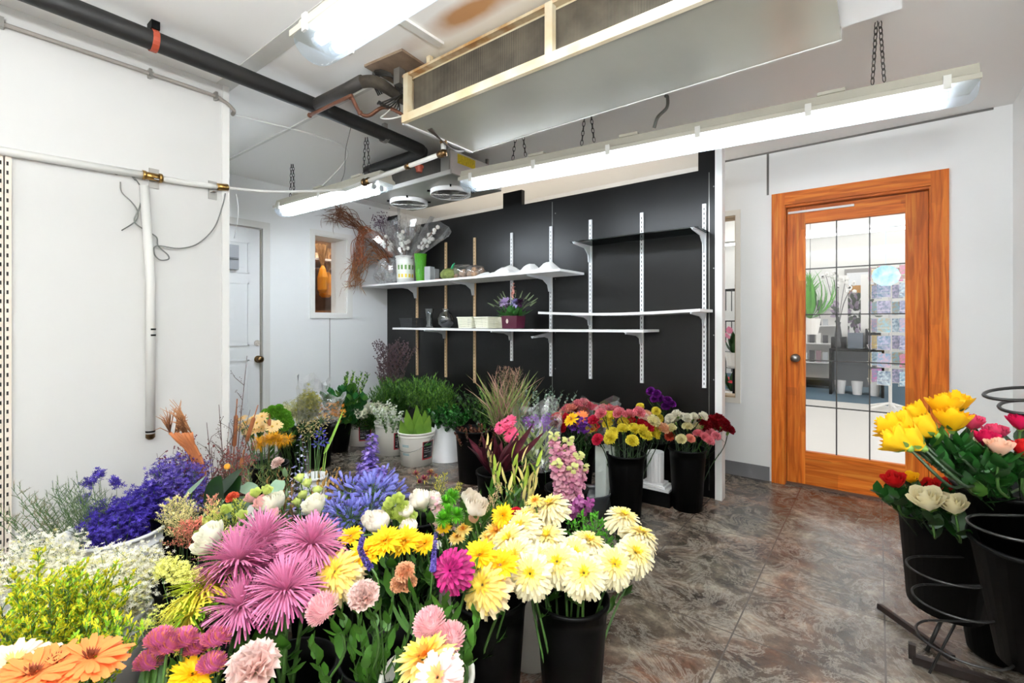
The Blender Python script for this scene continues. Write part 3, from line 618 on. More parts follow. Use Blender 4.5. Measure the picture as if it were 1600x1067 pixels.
c = at(601, 205, X=-2.50); part('steel_strap', M().lathe([(.044, -.014), (.047, -.014), (.047, .014), (.044, .014)], (-2.50, c.y, zc), 18, Matrix.Rotation(pi / 2, 4, 'X')).box((-2.515, c.y - .012, zc + .04), (-2.485, c.y + .012, CEIL)), ALU, t)
t = thing('branch_pipe', 'grey insulated branch pipe from the black pipe to the big evaporator', 'pipe', Vector((-2.2, 1.42, 2.33)))
part('pipe_body', M().tube([(-2.47, 1.38, zc), (-2.15, 1.39, zc), (-2.04, 1.40, zc + .01)], .03, 12), mat('insulation_grey', '3a3633', .6, bump=.4, bscale=15), t, True)
part('pipe_end', M().tube(smoothpath([(-2.06, 1.40, zc + .01), (-1.98, 1.44, zc), (-1.96, 1.56, zc - .03), (-1.93, 1.62, zc - .05), (-1.86, 1.66, zc - .07)], 4), [.03] * 5 + [.03, .028, .026, .026, .028] + [.028] * 7, 12), mat('putty', '4c4438', .8, bump=.8, bscale=30, var=.5, vscale=20), t, True)
m = M()
for k in range(7):
    a = k * .8; c = Vector((-1.97, 1.50, 2.36)); m.tube(smoothpath([c + 1.5 * Vector((-.05 + .01 * k, 0, .0)), c + Vector((-.06 + .01 * k, -.05 - .006 * k, .06)), c + Vector((.02, .0, .07 + .003 * k)), c + Vector((.07 - .01 * k, .05, .0)), c + Vector((0, .02 * k - .05, -.08)), c + Vector((-.07, 0, -.03))], 4), .004, 5)
solo('cable_bundle', m, mat('black_cable', '26231f', .5), 'tangle of black cables looped round the pipe end at the evaporator', 'cable')
m = M().tube(smoothpath([(-2.47, 1.36, 2.325), (-2.12, 1.37, 2.325), (-2.10, 1.38, 2.32), (-2.09, 1.42, 2.255), (-2.07, 1.46, 2.25), (-2.02, 1.50, 2.29), (-1.97, 1.53, 2.28), (-1.90, 1.56, 2.23)], 5), .0095, 8); m.ball((-2.47, 1.36, 2.325), .014, 8); m.ball((-2.11, 1.375, 2.325), .014, 8); m.ball((-2.09, 1.42, 2.255), .014, 8)
solo('copper_pipe', m, COPPER, 'thin copper pipe with elbows beside the grey branch pipe', 'pipe', smooth=True)
m = M().tube(smoothpath([(-1.97, 1.53, 2.29), (-1.99, 1.5, 2.25), (-1.97, 1.46, 2.21), (-1.92, 1.48, 2.2), (-1.9, 1.54, 2.23)], 5), .004, 5).tube([(-1.94, 1.545, 2.255), (-1.85, 1.60, 2.19)], .008, 8, 0)
solo('small_line', m, PVC, 'thin pale tube loop going into the left end of the big evaporator', 'tube', smooth=True)
c = at(624, 105, Z=CEIL); m = M(); T = rotm((c.x, c.y, CEIL), .1); m.box((-.13, -.11, -.012), (.13, .11, 0), T); m.k = 1; m.box((-.02, -.02, -.09), (.02, .02, -.012), T)
solo('ceiling_plate', m, [mat('brown_plate', '8a7663', .6, col2='6f5a48', vscale=9), ALU], 'square brown plate on the ceiling beside the evaporator pipe', 'plate')
# white drain line
t = thing('drain_pipe', 'white drain pipe with brass fittings from the evaporator to the left wall', 'pipe', Vector((-2.7, 1.7, 2.0)))
e1 = Vector((-1.855, 1.78, 2.10)); e2 = Vector((-2.70, 1.72, 2.035)); e3 = Vector((-2.755, 1.66, 2.02)); e4 = Vector((-2.755, 1.0, 1.90)); e5 = Vector((-2.755, .72, 1.885)); e6 = Vector((-2.755, .226, 1.866)); e7 = Vector((-2.755, YR, 1.85))
part('sloping_pipe', M().tube([e1, e2], .013, 10), PVC, t, True); part('wall_pipe', M().tube(smoothpath([e4 + Vector((0, 0, 0)), Vector((-2.755, .86, 1.888)), e5 + Vector((0, .04, 0))], 3), .014, 10), PVC, t, True)
part('wall_pipe', M().tube([e5 - Vector((0, .02, 0)), e6, e7], .017, 10), PVC, t, True)
part('thin_tube', M().tube(smoothpath([e4, Vector((-2.75, 1.25, 1.93)), Vector((-2.745, 1.5, 1.985)), e2], 5), .008, 8), PVC, t, True)
part('riser', M().tube([e1, e1 + Vector((0, 0, .065))], .014, 10), PVC, t, True)
def fit(mb, c, d, r=.018, l=.03): mb.tube([Vector(c) - Vector(d) * l / 2, Vector(c) + Vector(d) * l / 2], r, 10)
dd = (e2 - e1).normalized()
for mm_, fs_ in ((BRONZE, [(e1, (0, 0, 1), .02, .03), (e1 + dd * .02, dd, .02, .03)]), (BRONZE, [(e1 + Vector((0, 0, .06)), (0, 0, 1), .021, .02)]), (BRONZE, [(e1.lerp(e2, .32), dd, .018, .03)]), (BRONZE, [(e1.lerp(e2, .74), dd, .021, .04), (e1.lerp(e2, .77), dd, .025, .012)]),
                 (BRASS, [(e5, (0, 1, 0), .018, .07), (e5 + Vector((0, -.03, 0)), (0, 1, 0), .022, .012), (e5 + Vector((0, .035, 0)), (0, 1, 0), .022, .012)]), (BRASS, [(e4 + Vector((0, .03, .005)), (0, 1, .15), .018, .05)])):
    m = M()
    for q in fs_: fit(m, *q)
    part('brass_fitting', m, mm_, t, True)
for y in (.735, .99): part('wall_bracket', M().box((XL, y - .02, 1.835), (XL + .006, y + .02, 1.93)).box((XL, y - .01, 1.87), (XL + .045, y + .01, 1.875)), ALU, t)
# vertical pipe on the left wall
p0, p1 = at(225, 290, X=XL + .025), at(235, 680, X=XL + .025)
t = thing('vertical_pipe', 'white vertical drop pipe on the left wall below the brass fitting', 'pipe', p1)
part('pipe_body', M().tube([p0, Vector((p0.x, p1.y, 1.4)), p1], .0185, 12), PVC, t, True)
q = at(236, 519, X=XL + .025); part('black_band', M().lathe([(.0192, .004), (.0192, .012)], (q.x, q.y, q.z + .006), 14).lathe([(.0192, -.012), (.0192, -.004)], (q.x, q.y, q.z - .006), 14).lathe([(.0194, 0), (.0194, .008)], (p1.x, p1.y, p1.z + .015), 14), BLACKM, t)
part('end_fitting', M().lathe([(.019, .008), (.019, -.01), (.01, -.02), (.001, -.021)], p1, 14), BRONZE, t, True)
# conduit near the top of the left wall
t = thing('conduit', 'grey conduit clipped along the top of the left wall', 'conduit', Vector((XL + .02, .5, 2.36)))
part('conduit_tube', M().tube(smoothpath([(XL + .02, YR, 2.35), (XL + .02, .2, 2.375), (XL + .02, .92, 2.38), (XL + .02, 1.03, 2.37), (XL + .012, 1.09, 2.34), (XL - .03, 1.10, 2.33)], 5), .0095, 8), mat('conduit_grey', '9a938c', .5), t, True)
for y in (.23, .715, 1.0): part('clip', M().box((XL, y - .006, 2.36), (XL + .032, y + .006, 2.40)), ALU, t)
# loose cables on the left wall
pl = lambda *q: [at(x, y, X=XL + .02) for x, y in q]
m = M().tube(smoothpath(pl((212, 282), (195, 264), (178, 266), (182, 272), (196, 268), (212, 280), (222, 300), (218, 325), (210, 345), (224, 358), (244, 370), (247, 384), (262, 398), (263, 405), (250, 406), (241, 396), (245, 384), (280, 388), (310, 380), (335, 355), (348, 320), (352, 302)), 6), .0032, 5)
solo('loose_cable', m, GREYC, 'grey loose cable looped on the left wall beside the vertical pipe', 'cable', smooth=True)
m = M().tube(smoothpath(pl((188, 284), (190, 300), (205, 315), (215, 330), (212, 345), (190, 360)), 5), .0028, 5)
solo('loose_cable', m, GREYC, 'short thin cable hanging from the brass fitting of the wall pipe', 'cable', smooth=True)
m = M().tube(smoothpath([at(369, 303, X=-3.2), at(372, 335, X=-3.6), at(366, 372, X=XF + .05)], 5), .003, 5)
solo('loose_cable', m, TRIMW, 'white cord running down to the holder on the panelled door', 'cable', smooth=True)
m = M().tube(smoothpath([at(548, 200, Z=2.44), at(540, 235, Z=2.36), at(538, 270, Z=2.25), at(529, 292, Z=2.15)], 5), .0022, 5)
solo('loose_cable', m, GREYC, 'thin wire hanging from the ceiling to the end of the short fixture', 'cable', smooth=True)
m = M().tube(smoothpath([at(1040, 150, Z=2.45), at(1043, 152, Z=2.43), at(1042, 168, Z=2.35), at(1028, 183, Z=2.25), at(1022, 200, Z=2.20)], 6), .009, 8)
solo('power_cable', m, GREYC, 'thick grey power cable curving down to the long fixture', 'cable', smooth=True)
m = M().tube(smoothpath([(-3.1, 1.2, CEIL - .01), (-3.0, 1.75, CEIL - .01), (-3.1, 2.0, 2.42), (-3.5, 2.0, 2.24), (-3.7, 1.98, 2.2)], 6), .006, 6)
solo('power_cable', m, TRIMW, 'pale cable from the ceiling to the short fixture', 'cable', smooth=True)
solo('sensor', M().lathe([(.001, -.03), (.02, -.03), (.025, 0), (.03, .0), (.03, .012), (.001, .012)], at(655, 262, d=3.1), 12), OR, 'small red and grey sensor under the sloping white drain pipe', 'sensor')
m = M()
for k in range(4): m.tube(smoothpath([(-1.80 + .008 * k, 1.62, 2.16), (-1.84 + .01 * k, 1.78, 2.15 - .01 * k), (-1.9 + .015 * k, 1.95, 2.165), (-1.95, 2.2, 2.3)], 4), .0035, 5)
solo('capillary_lines', m, mat('brown_line', '4c423a', .5), 'thin dark lines hugging the left end of the big evaporator tray', 'tube', smooth=True)
c = at(621, 330, Y=3.2); solo('corner_pipe', M().tube([(c.x, 3.22, 1.62), (c.x, 3.22, 2.45)], .014, 10).tube([(c.x, 3.22, 2.1), (c.x, 3.22, 2.16)], .02, 10), PVC, 'white upright pipe in the corner behind the wrapped dried flowers', 'pipe', smooth=True)
# ---------------------------------------------------------------- uprights, brackets and shelves on the black partition
TAN = mat('tan_upright', 'c2a37c', .5); UPW = mat('white_upright', 'e4e5e6', .4); BRK = mat('bracket_white', 'e6eaee', .35)
ups = [(652.5, 400, 586, TAN), (697.5, 379, 589, TAN), (742.5, 371.5, 598, TAN), (800.4, 364, 563.5, UPW), (861.6, 354, 587.5, UPW), (923.4, 343.7, 591.6, UPW), (1003.6, 332.6, 598, UPW), (1101, 319, 605.6, UPW)]
names = ['leftmost tan', 'second tan', 'third tan', 'first white', 'second white', 'third white', 'fourth white', 'rightmost white']
UX = []
for i, (px, a, b, mm) in enumerate(ups):
    p = at(px, a, Y=YB); q = at(px, b, Y=YB); UX.append(p.x)
    m = M().box((p.x - .0125, YB - .014, q.z), (p.x + .0125, YB, p.z)); m.k = 1
    for j in range(int((p.z - q.z - .03) / .032)): m.box((p.x - .0025, YB - .0146, q.z + .02 + j * .032), (p.x + .0025, YB - .0135, q.z + .036 + j * .032))
    solo('slotted_upright', m, [mm, DARK], names[i] + ' slotted upright on the black wall counted from the left', 'shelf upright')
def bracket(i, z, L, label, tilt=0, h=.09):
    x = UX[i]; T = rotm((x, YB - .014, z), 0, tilt)
    pr = [(0, 0), (-L, 0), (-L, -.014), (-L * .35, -.028), (-L * .14, -h * .55), (-.03, -h), (0, -h)]
    m = M(); n = len(pr); vs = [T @ Vector((s * .0035, p[0], p[1])) for s in (-1, 1) for p in pr]
    m.add(vs, [tuple(range(n))[::-1], tuple(range(n, 2 * n))] + [(j, (j + 1) % n, n + (j + 1) % n, n + j) for j in range(n)])
    m.box((-.011, -L, -.004), (.011, 0, 0), T)
    solo('shelf_bracket', m, BRK, label, 'bracket')
ZT, ZL, ZR, ZG = 1.565, 1.118, 1.253, 1.79
for i, w_ in ((0, 'leftmost'), (2, 'middle'), (4, 'right')): bracket(i, ZT, .33, w_ + ' white bracket under the long top shelf', h=.12)
for i, w_ in ((1, 'left'), (3, 'middle'), (6, 'right end')): bracket(i, ZL, .28, w_ + ' white bracket under the lower left shelf')
bracket(4, ZL - .012, .27, 'empty bracket drooping just below the lower left shelf', tilt=.12)
for i, w_ in ((5, 'left'), (7, 'right')): bracket(i, ZR, .29, w_ + ' white bracket under the right shelf')
for i, w_ in ((5, 'left'), (7, 'right')): bracket(i, ZG, .26, w_ + ' white bracket holding the glass shelf', h=.13)
def shelf(x0, x1, y0, z, label, mm=SHELFW, th=.018, sag=0, nm='wall_shelf', y1=None):
    m = M(); n = 12; y1 = y1 or YB - .016
    vs = []
    for i in range(n + 1):
        t = i / n; x = x0 + (x1 - x0) * t; zz = z - sag * math.sin(pi * t)
        vs += [(x, y0, zz), (x, y1, zz), (x, y1, zz + th), (x, y0, zz + th)]
    m.add(vs, [(i * 4 + j, i * 4 + (j + 1) % 4, i * 4 + 4 + (j + 1) % 4, i * 4 + 4 + j) for i in range(n) for j in range(4)] + [(0, 3, 2, 1), (n * 4, n * 4 + 1, n * 4 + 2, n * 4 + 3)])
    return solo(nm, m, mm, label, 'shelf')
shelf(-4.36, -1.85, 2.955, ZT, 'long white top shelf carrying buckets and bags on the black wall', sag=.004)
shelf(-3.90, -1.24, 3.03, ZL, 'lower left white shelf with baskets and glass vases', sag=.004)
shelf(-2.10, -.875, 3.03, ZR, 'empty sagging white shelf on the right of the black wall', sag=.018)
GS = clear('green_glass', '4f6a68', gloss=.1)
shelf(-1.84, -.90, 3.08, ZG, 'empty clear glass shelf high on the right of the black wall', GS, .007, nm='glass_shelf')
zt_ = ZT + .019; zl_ = ZL + .019
def onS(px, y, z): p = at(px, 505, Y=y); return Vector((p.x, y, z))

# --- top shelf goods
PLW = mat('bucket_white', 'ecebe6', .4); GRB = mat('label_green', '6c9a4a', .6, var=.3, vscale=30); YEL = mat('label_yellow2', 'e0c23a', .6)
def bucket(c, r0, r1, h, mm, name='bucket', label='', cat='bucket', group=None, rim=.006, handle=False, n=28, ribs=True, rot=0):
    c = Vector(c); t = thing(name, label, cat, c, group); m = M()
    th = .003
    pr = [(.001, .0), (r0, 0), (r0 + (r1 - r0) * .85, h * .85), (r1, h - .012), (r1 + rim, h - .012), (r1 + rim, h), (r1 - th, h), (r0 - th + (r1 - r0) * .85, h * .85), (r0 - th, .006), (.001, .006)]
    if ribs: pr[3:3] = [(r0 + (r1 - r0) * .86, h * .86), (r0 + (r1 - r0) * .86 + rim, h * .865), (r0 + (r1 - r0) * .88 + rim, h * .885), (r0 + (r1 - r0) * .89, h * .89)]
    m.lathe(pr, c, n); part('body', m, mm, t, True)
    if handle:
        a = M(); pts = [c + Vector(((r1 + rim) * math.cos(q + rot), (r1 + rim) * math.sin(q + rot), h * .86 - .11 * math.sin((q) / pi * pi))) for q in [pi * j / 12 for j in range(13)]]
        a.tube(pts, .0022, 5); part('handle', a, STEEL, t, True)
    return t
def patch(c, r0, r1, h, z0, z1, a0, a1, off=.0008, n=10):
    m = M(); vs = []
    for z in (z0, z1):
        r = r0 + (r1 - r0) * z / h + off
        for j in range(n + 1): a = a0 + (a1 - a0) * j / n; vs.append(Vector(c) + Vector((r * math.cos(a), r * math.sin(a), z)))
    m.add(vs, [(j, j + 1, n + 2 + j, n + 1 + j) for j in range(n)]); return m
def facing(c): return math.atan2(-c[1], -c[0])
c = onS(634, 3.14, zt_); t = bucket(c, .088, .1, .28, PLW, label='white plastic bucket with green and yellow print on the top shelf', ribs=True)
fa = facing(c)
lb = part('printed_label', patch(c, .088, .1, .28, .05, .20, fa - 1.1, fa + 1.1), mat('label_pale', 'e4e6da', .5), t)
for k in range(5):
    a = fa - .8 + k * .4; part('leaf_print', patch(c, .088, .1, .28, .14, .185, a - .12, a + .1, .0014, 3), GRB, lb); part('leaf_print', patch(c, .088, .1, .28, .06, .095, a - .1, a + .12, .0014, 3), YEL, lb)
c = onS(657, 3.10, zt_); m = M(); m.lathe([(.001, 0), (.042, 0), (.046, .02), (.062, .27), (.066, .275), (.060, .275), (.043, .02), (.001, .012)], c, 24)
gv = solo('glass_vase', m, mat('green_glassware', '4fae12', .12, spec=.8, coat=1, bump=.9, bscale=70, trans=.35), 'bright green textured vase beside the white bucket on the top shelf', 'vase', smooth=True)
def openbox(c, w_, d_, h, th=.004, rz=0, tap=1.0):
    m = M(); T = rotm(c, rz); a, b = w_ / 2, d_ / 2; a2, b2 = a * tap, b * tap
    o = [(-a, -b, 0), (a, -b, 0), (a, b, 0), (-a, b, 0), (-a2, -b2, h), (a2, -b2, h), (a2, b2, h), (-a2, b2, h)]
    i = [(-a + th, -b + th, th), (a - th, -b + th, th), (a - th, b - th, th), (-a + th, b - th, th), (-a2 + th, -b2 + th, h), (a2 - th, -b2 + th, h), (a2 - th, b2 - th, h), (-a2 + th, b2 - th, h)]
    m.add([T @ Vector(p) for p in o + i], [(0, 3, 2, 1), (0, 1, 5, 4), (1, 2, 6, 5), (2, 3, 7, 6), (3, 0, 4, 7), (8, 9, 10, 11), (8, 12, 13, 9), (9, 13, 14, 10), (10, 14, 15, 11), (11, 15, 12, 8), (4, 5, 13, 12), (5, 6, 14, 13), (6, 7, 15, 14), (7, 4, 12, 15)])
    return m
for k, (px, w_, h) in enumerate(((671, .07, .145), (679, .06, .13))):
    c = onS(px, 3.12 + .07 * k, zt_); solo('glass_cube_vase', openbox(c, w_, .07, h, .004, .2), clear('cube_glass%d' % k, 'dfe3e4', haze=.25, gloss=.15), ('clear square glass vase next to the green vase', 'smaller square glass vase behind the other one on the top shelf')[k], 'vase')
c = onS(684, 3.08, zt_); solo('rubber_ring', M().tube([c + Vector((.03 * math.cos(a * pi / 8), .022 * math.sin(a * pi / 8), .008)) for a in range(17)], .007, 8), mat('brown_ring', '8a5038', .5), 'small brown ring of tape lying on the top shelf edge', 'tape', smooth=True)
def lump(c, sx, sy, sz, seed, amp=.12, n=18, mm=None):
    rr = random.Random(seed); m = M(); ph = [rr.uniform(0, 6) for _ in range(6)]; vs = []; K = 10
    for i in range(K + 1):
        t = pi * i / K * .5 if False else pi * i / K
        for j in range(n):
            a = 2 * pi * j / n; k = 1 + amp * (math.sin(3 * a + ph[0] + 2 * t) + .7 * math.sin(5 * a + ph[1] - 3 * t) + .5 * math.sin(8 * a + ph[2] + 5 * t))
            z = -math.cos(t); z = (z + 1) / 2
            vs.append(Vector(c) + Vector((sx * math.sin(t) ** .7 * math.cos(a) * k if 0 < i < K else 0, sy * math.sin(t) ** .7 * math.sin(a) * k if 0 < i < K else 0, sz * z * (1 + .5 * (k - 1)))))
    m.add(vs, [(i * n + j, i * n + (j + 1) % n, (i + 1) * n + (j + 1) % n, (i + 1) * n + j) for i in range(K) for j in range(n)]); return m
c = onS(704, 3.10, zt_); t = thing('moss_bag', 'green net bag of moss tied with a green string on the top shelf', 'bag', c)
part('bag_body', lump(c, .115, .08, .105, 3, .05), mat('moss', '6f7a3c', .9, bump=.8, bscale=60, var=.4, vscale=30), t, True)
part('tie', M().tube(smoothpath([c + Vector((.03, -.02, .09)), c + Vector((.07, -.04, .12)), c + Vector((.1, -.05, .14))], 4), [.012] * 6 + [.006] * 3, 6), mat('green_tie', '2f9a6a', .5), t, True)
for k, (px, s) in enumerate(((722, .105), (742, .095))):
    c = onS(px, 3.12, zt_); t = thing('bulb_bag', ('paler plastic bag of brown bulbs next to the green net bag', 'plastic bag of brown bulbs beside the white paper heap')[k], 'bag', c)
    m = M()
    for j in range(15): m.ball(c + Vector((R.uniform(-.07, .07), R.uniform(-.05, .04), .025 + R.uniform(0, .05))), .028, 8)
    part('bulbs', m, mat('bulb_tan', 'a98668', .7, var=.4, vscale=30), t, True); part('bag_film', lump(c, s * 1.1, .075, .13 - .02 * k, 9 + k, .1), FILM, t, True)
m = M(); n1, n2 = 34, 7; vs = []
xa, xb = onS(745, 3.05, 0).x, onS(866, 3.05, 0).x
rr = random.Random(5)
for i in range(n1 + 1):
    for j in range(n2 + 1):
        t = i / n1; s = j / n2; pk = max(0, math.sin(t * 22 + math.sin(t * 9))) ** 1.0 * .055 + .018 * rr.random() + .02
        vs.append((xa + (xb - xa) * t, 3.0 + .27 * s, zt_ + .002 + pk * math.sin(pi * s) ** .7 * min(1, 8 * t, 8 * (1 - t) + .2)))
m.add(vs, [(i * (n2 + 1) + j, (i + 1) * (n2 + 1) + j, (i + 1) * (n2 + 1) + j + 1, i * (n2 + 1) + j + 1) for i in range(n1) for j in range(n2)])
solo('crumpled_paper', m, mat('paper_white', 'f2f2f0', .6), 'heap of crumpled white paper along the right of the top shelf', 'paper')
# clear bag slumped at the left end of the top shelf
c = onS(606, 3.08, zt_); t = thing('plastic_bag', 'crumpled clear plastic bag slumped at the left end of the top shelf', 'bag', c)
part('bag_film', lump(c + Vector((0, 0, 0)), .17, .1, .25, 21, .16, 22), clear('crumpled_film', haze=.13, gloss=.32, rough=.22), t)
m = M()
for j in range(30): m.ball(c + Vector((R.uniform(-.1, .1), R.uniform(-.05, .05), R.uniform(.02, .12))), .02, 6)
part('white_filling', m, mat('filling_grey', '9a9690', .7, var=.4, vscale=40), t, True)
# dried bouquets wrapped in film standing in the bucket
COT = mat('cotton', 'ece8e0', .9, bump=.5, bscale=120); TWG = mat('twig_brown', '6a4a38', .7); DUSTY = mat('dusty_purple', '5b4358', .8); DRYT = mat('dry_tan', '9a6b45', .8, var=.3, vscale=20); DRYB = mat('dry_brown', '7d4c2e', .8, var=.3, vscale=20)
def wrapped(base, tip, rad, label, kind, seed):
    rr = random.Random(seed); base = Vector(base); tip = Vector(tip); ax = (tip - base).normalized(); u = ax.orthogonal().normalized(); v = ax.cross(u); L = (tip - base).length
    t = thing('wrapped_bouquet', label, 'bouquet', base); n = 14; vs = []; m = M(); K = 6
    for i in range(K + 1):
        s = i / K
        for j in range(n):
            a = 2 * pi * j / n; r = (.02 + 1.3 * rad * s ** .8) * (1 + .14 * math.sin(3 * a + 2 * s + seed) + .08 * rr.random()); vs.append(base + ax * (L * s + (.03 * math.sin(2 * a + seed) if i == K else 0)) + u * r * math.cos(a) * .95 + v * r * math.sin(a) * .8)
    m.add(vs, [(i * n + j, i * n + (j + 1) % n, (i + 1) * n + (j + 1) % n, (i + 1) * n + j) for i in range(K) for j in range(n)])
    part('film_wrap', m, FILM, t)
    st = M(); fl = M(); fl2 = M()
    for q in range(9):
        a = rr.uniform(0, 6.28); r = rad * .75 * rr.random() ** .5; e = base + ax * L * rr.uniform(.65, .97) + u * r * math.cos(a) + v * r * math.sin(a)
        st.tube([base + ax * .02, base.lerp(e, .6) + ax * .02, e], .003, 4)
        if kind == 'cotton':
            for z in range(2): fl.ball(e.lerp(base, z * .3) + Vector((rr.uniform(-.02, .02), 0, 0)), .022, 7)
            fl2.ball(e - ax * .015, .012, 5)
        else:
            for z in range(26): fl.ball(e + Vector((rr.gauss(0, .022), rr.gauss(0, .022), rr.gauss(0, .022))), .006, 4)
    part('stems', st, TWG, t); part('flower_heads', fl, {'cotton': COT, 'dusty': DUSTY, 'dry': mat('dry_grey', '8c857a', .8), }[kind], t, True)
    if kind == 'cotton': part('husks', fl2, TWG, t)
b0 = onS(634, 3.14, zt_ + .22)
def tp(px, py, y): return at(px, py, Y=y)
wrapped(b0 + Vector((-.03, 0, 0)), tp(592, 362, 3.02), .10, 'film wrapped cotton bouquet leaning left out of the white bucket', 'cotton', 1)
wrapped(b0 + Vector((-.01, .02, 0)), tp(617, 345, 3.14), .09, 'film wrapped dusty purple bouquet standing in the white bucket', 'dusty', 2)
wrapped(b0 + Vector((.02, .0, 0)), tp(647, 345, 3.18), .085, 'film wrapped grey dried bouquet upright in the white bucket', 'dry', 3)
wrapped(b0 + Vector((.05, -.01, 0)), tp(684, 355, 3.1), .10, 'film wrapped cotton bouquet leaning right over the green vase', 'cotton', 4)
wrapped(b0 + Vector((.02, -.04, 0)), tp(630, 362, 3.02), .07, 'small film wrapped cotton bouquet at the front of the white bucket', 'cotton', 6)
# big dried reed bunch sprawling at the corner above the shelf
def reeds(label, pts, mm, seed, n, nm, plume=None):
    rr = random.Random(seed); t = thing(nm, label, 'dried bunch', Vector(pts[0])); st = M(); pl_ = M()
    for i in range(n):
        j = [Vector((rr.gauss(0, .012 + .012 * k), rr.gauss(0, .012 + .01 * k), rr.gauss(0, .012 + .016 * k))) for k in range(len(pts))]
        P = smoothpath([Vector((max(-4.35, p[0] + q.x), p[1] + q.y, p[2] + q.z)) for p, q in zip(pts, j)], 4); st.tube(P, [.003] * (len(P) - 1) + [.001], 4, cap=False)
        e = P[-1]; d = (P[-1] - P[-3]).normalized()
        for z in range(5): dd = (d + Vector((abs(rr.gauss(0, .6)), rr.gauss(0, .3), rr.gauss(-.6, .5)))).normalized(); pl_.petal(e - d * .04 * z, dd, Vector((0, -1, 0)), rr.uniform(.04, .12), .007, rr.uniform(-1, 1), seg=3)
    part('stems', st, mm, t); part('plumes', pl_, plume or mm, t)
q = lambda *a: [(lambda p: p if p.x > -4.29 else at(x, y, X=-4.29))(at(x, y, Y=yy)) for x, y, yy in a]
reeds('long brown dried reeds arching left over the small window corner', q((612, 418, 3.1), (596, 390, 3.05), (566, 360, 3.0), (540, 338, 2.95), (520, 330, 2.9)), DRYB, 1, 26, 'dried_reed_bunch')
reeds('reddish dried reeds sweeping down beside the small window', q((612, 400, 3.1), (590, 370, 3.0), (570, 365, 2.95), (560, 385, 2.92), (557, 412, 2.9)), mat('dry_rust', '9c5a36', .8, var=.3, vscale=20), 2, 24, 'dried_reed_bunch')
reeds('pale brown dried grasses lying against the wall left of the plastic bag', q((612, 425, 3.12), (596, 405, 3.1), (578, 400, 3.05), (560, 420, 3.0), (550, 438, 2.95)), DRYT, 3, 22, 'dried_reed_bunch')
m = M(); c = at(594, 345, Y=3.05)
for k in range(130): m.ball(c + Vector((R.gauss(0, .07), R.gauss(0, .04), R.gauss(0, .05))), .008, 4)
for k in range(12): m.tube([at(608, 395, Y=3.1), c + Vector((R.gauss(0, .06), R.gauss(0, .04), R.gauss(0, .04)))], .002, 4)
solo('dried_statice', m, DUSTY, 'dark purple dried statice sticking up behind the leftmost film wrap', 'dried bunch')

# --- lower left shelf goods
def basket(c, w_, d_, h, mm, label, rz=0, rows=5):
    t = thing('plastic_basket', label, 'basket', c); T = rotm(c, rz); m = M(); a, b = w_ / 2, d_ / 2; tp_ = 1.15
    m.box((-a, -b, 0), (a, b, .004), T)
    lv = [0.004 + (h - .004) * i / (rows + 1) for i in range(rows + 2)]
    def ring(z, hh, e=0):
        s = 1 + (tp_ - 1) * z / h; x, y = a * s + e, b * s + e
        for q in (((-x, -y, z), (x, -y + .003, z + hh)), ((-x, y - .003, z), (x, y, z + hh)), ((-x, -y, z), (-x + .003, y, z + hh)), ((x - .003, -y, z), (x, y, z + hh))): m.box(q[0], q[1], T)
    for z in lv[:-1]: ring(z, (h / (rows + 1)) * .45)
    ring(h - .01, .01, .006)
    for side in range(4):
        for k in range(15):
            u = -1 + 2 * k / 14
            def pt(z):
                s = 1 + (tp_ - 1) * z / h; x, y = a * s, b * s
                return T @ Vector(((u * x, -y + .0015, z), (u * x, y - .0015, z), (-x + .0015, u * y, z), (x - .0015, u * y, z))[side])
            m.tube([pt(0), pt(h)], .003, 4)
    part('basket_body', m, mm, t); return t
basket(onS(643, 3.16, zl_), .17, .13, .095, mat('black_basket', '2c2d30', .35), 'low black perforated basket at the left of the lower shelf')
c = onS(671, 3.14, zl_); m = M().lathe([(.001, 0), (.035, 0), (.036, .01), (.03, .04), (.034, .11), (.045, .185), (.043, .185), (.032, .11), (.027, .04), (.03, .012), (.001, .012)], c, 22)
solo('glass_vase', m, VGLASS, 'tall clear flared glass vase beside the black basket', 'vase', smooth=True)
c = onS(697, 3.14, zl_); t = thing('glass_vase', 'round clear glass bowl vase with dark filling on the lower shelf', 'vase', c)
part('bowl', M().lathe([(.001, 0), (.035, 0), (.075, .04), (.082, .085), (.065, .13), (.032, .155), (.03, .172), (.042, .18), (.04, .18), (.028, .172), (.03, .153), (.063, .128), (.08, .085), (.073, .042), (.001, .006)], c, 26), VGLASS, t, True)
part('dark_filling', M().lathe([(.001, .007), (.034, .007), (.07, .042), (.076, .075), (.001, .078)], c, 24), mat('dark_stones', '26283a', .4, bump=.5, bscale=60), t, True)
basket(onS(733, 3.12, zl_), .14, .12, .10, mat('cream_basket', 'eeecd8', .4), 'cream perforated basket left of the maroon planter', .1)
basket(onS(761, 3.14, zl_), .145, .13, .10, MATS['cream_basket'], 'cream perforated basket touching the left side of the maroon planter', -.05)
basket(onS(788, 3.24, zl_), .13, .09, .095, MATS['cream_basket'], 'cream perforated basket hidden behind the maroon planter', 0)
MAR = mat('maroon', '4a1028', .3); c = onS(802, 3.11, zl_)
t = thing('planter_arrangement', 'maroon rectangular planter with purple, lilac and green flowers on the lower shelf', 'flower arrangement', c)
part('planter', openbox(c, .15, .11, .105, .004, .0, 1.08), MAR, t)
part('oval_badge', M().lathe([(.001, .001), (.011, .001), (.013, 0)], c + Vector((-.02, -.0585, .06)), 16, Matrix.Rotation(pi / 2, 4, 'X'), sy=1.5), mat('badge', 'd9cfc0', .5), t)
m = M(); rr = R
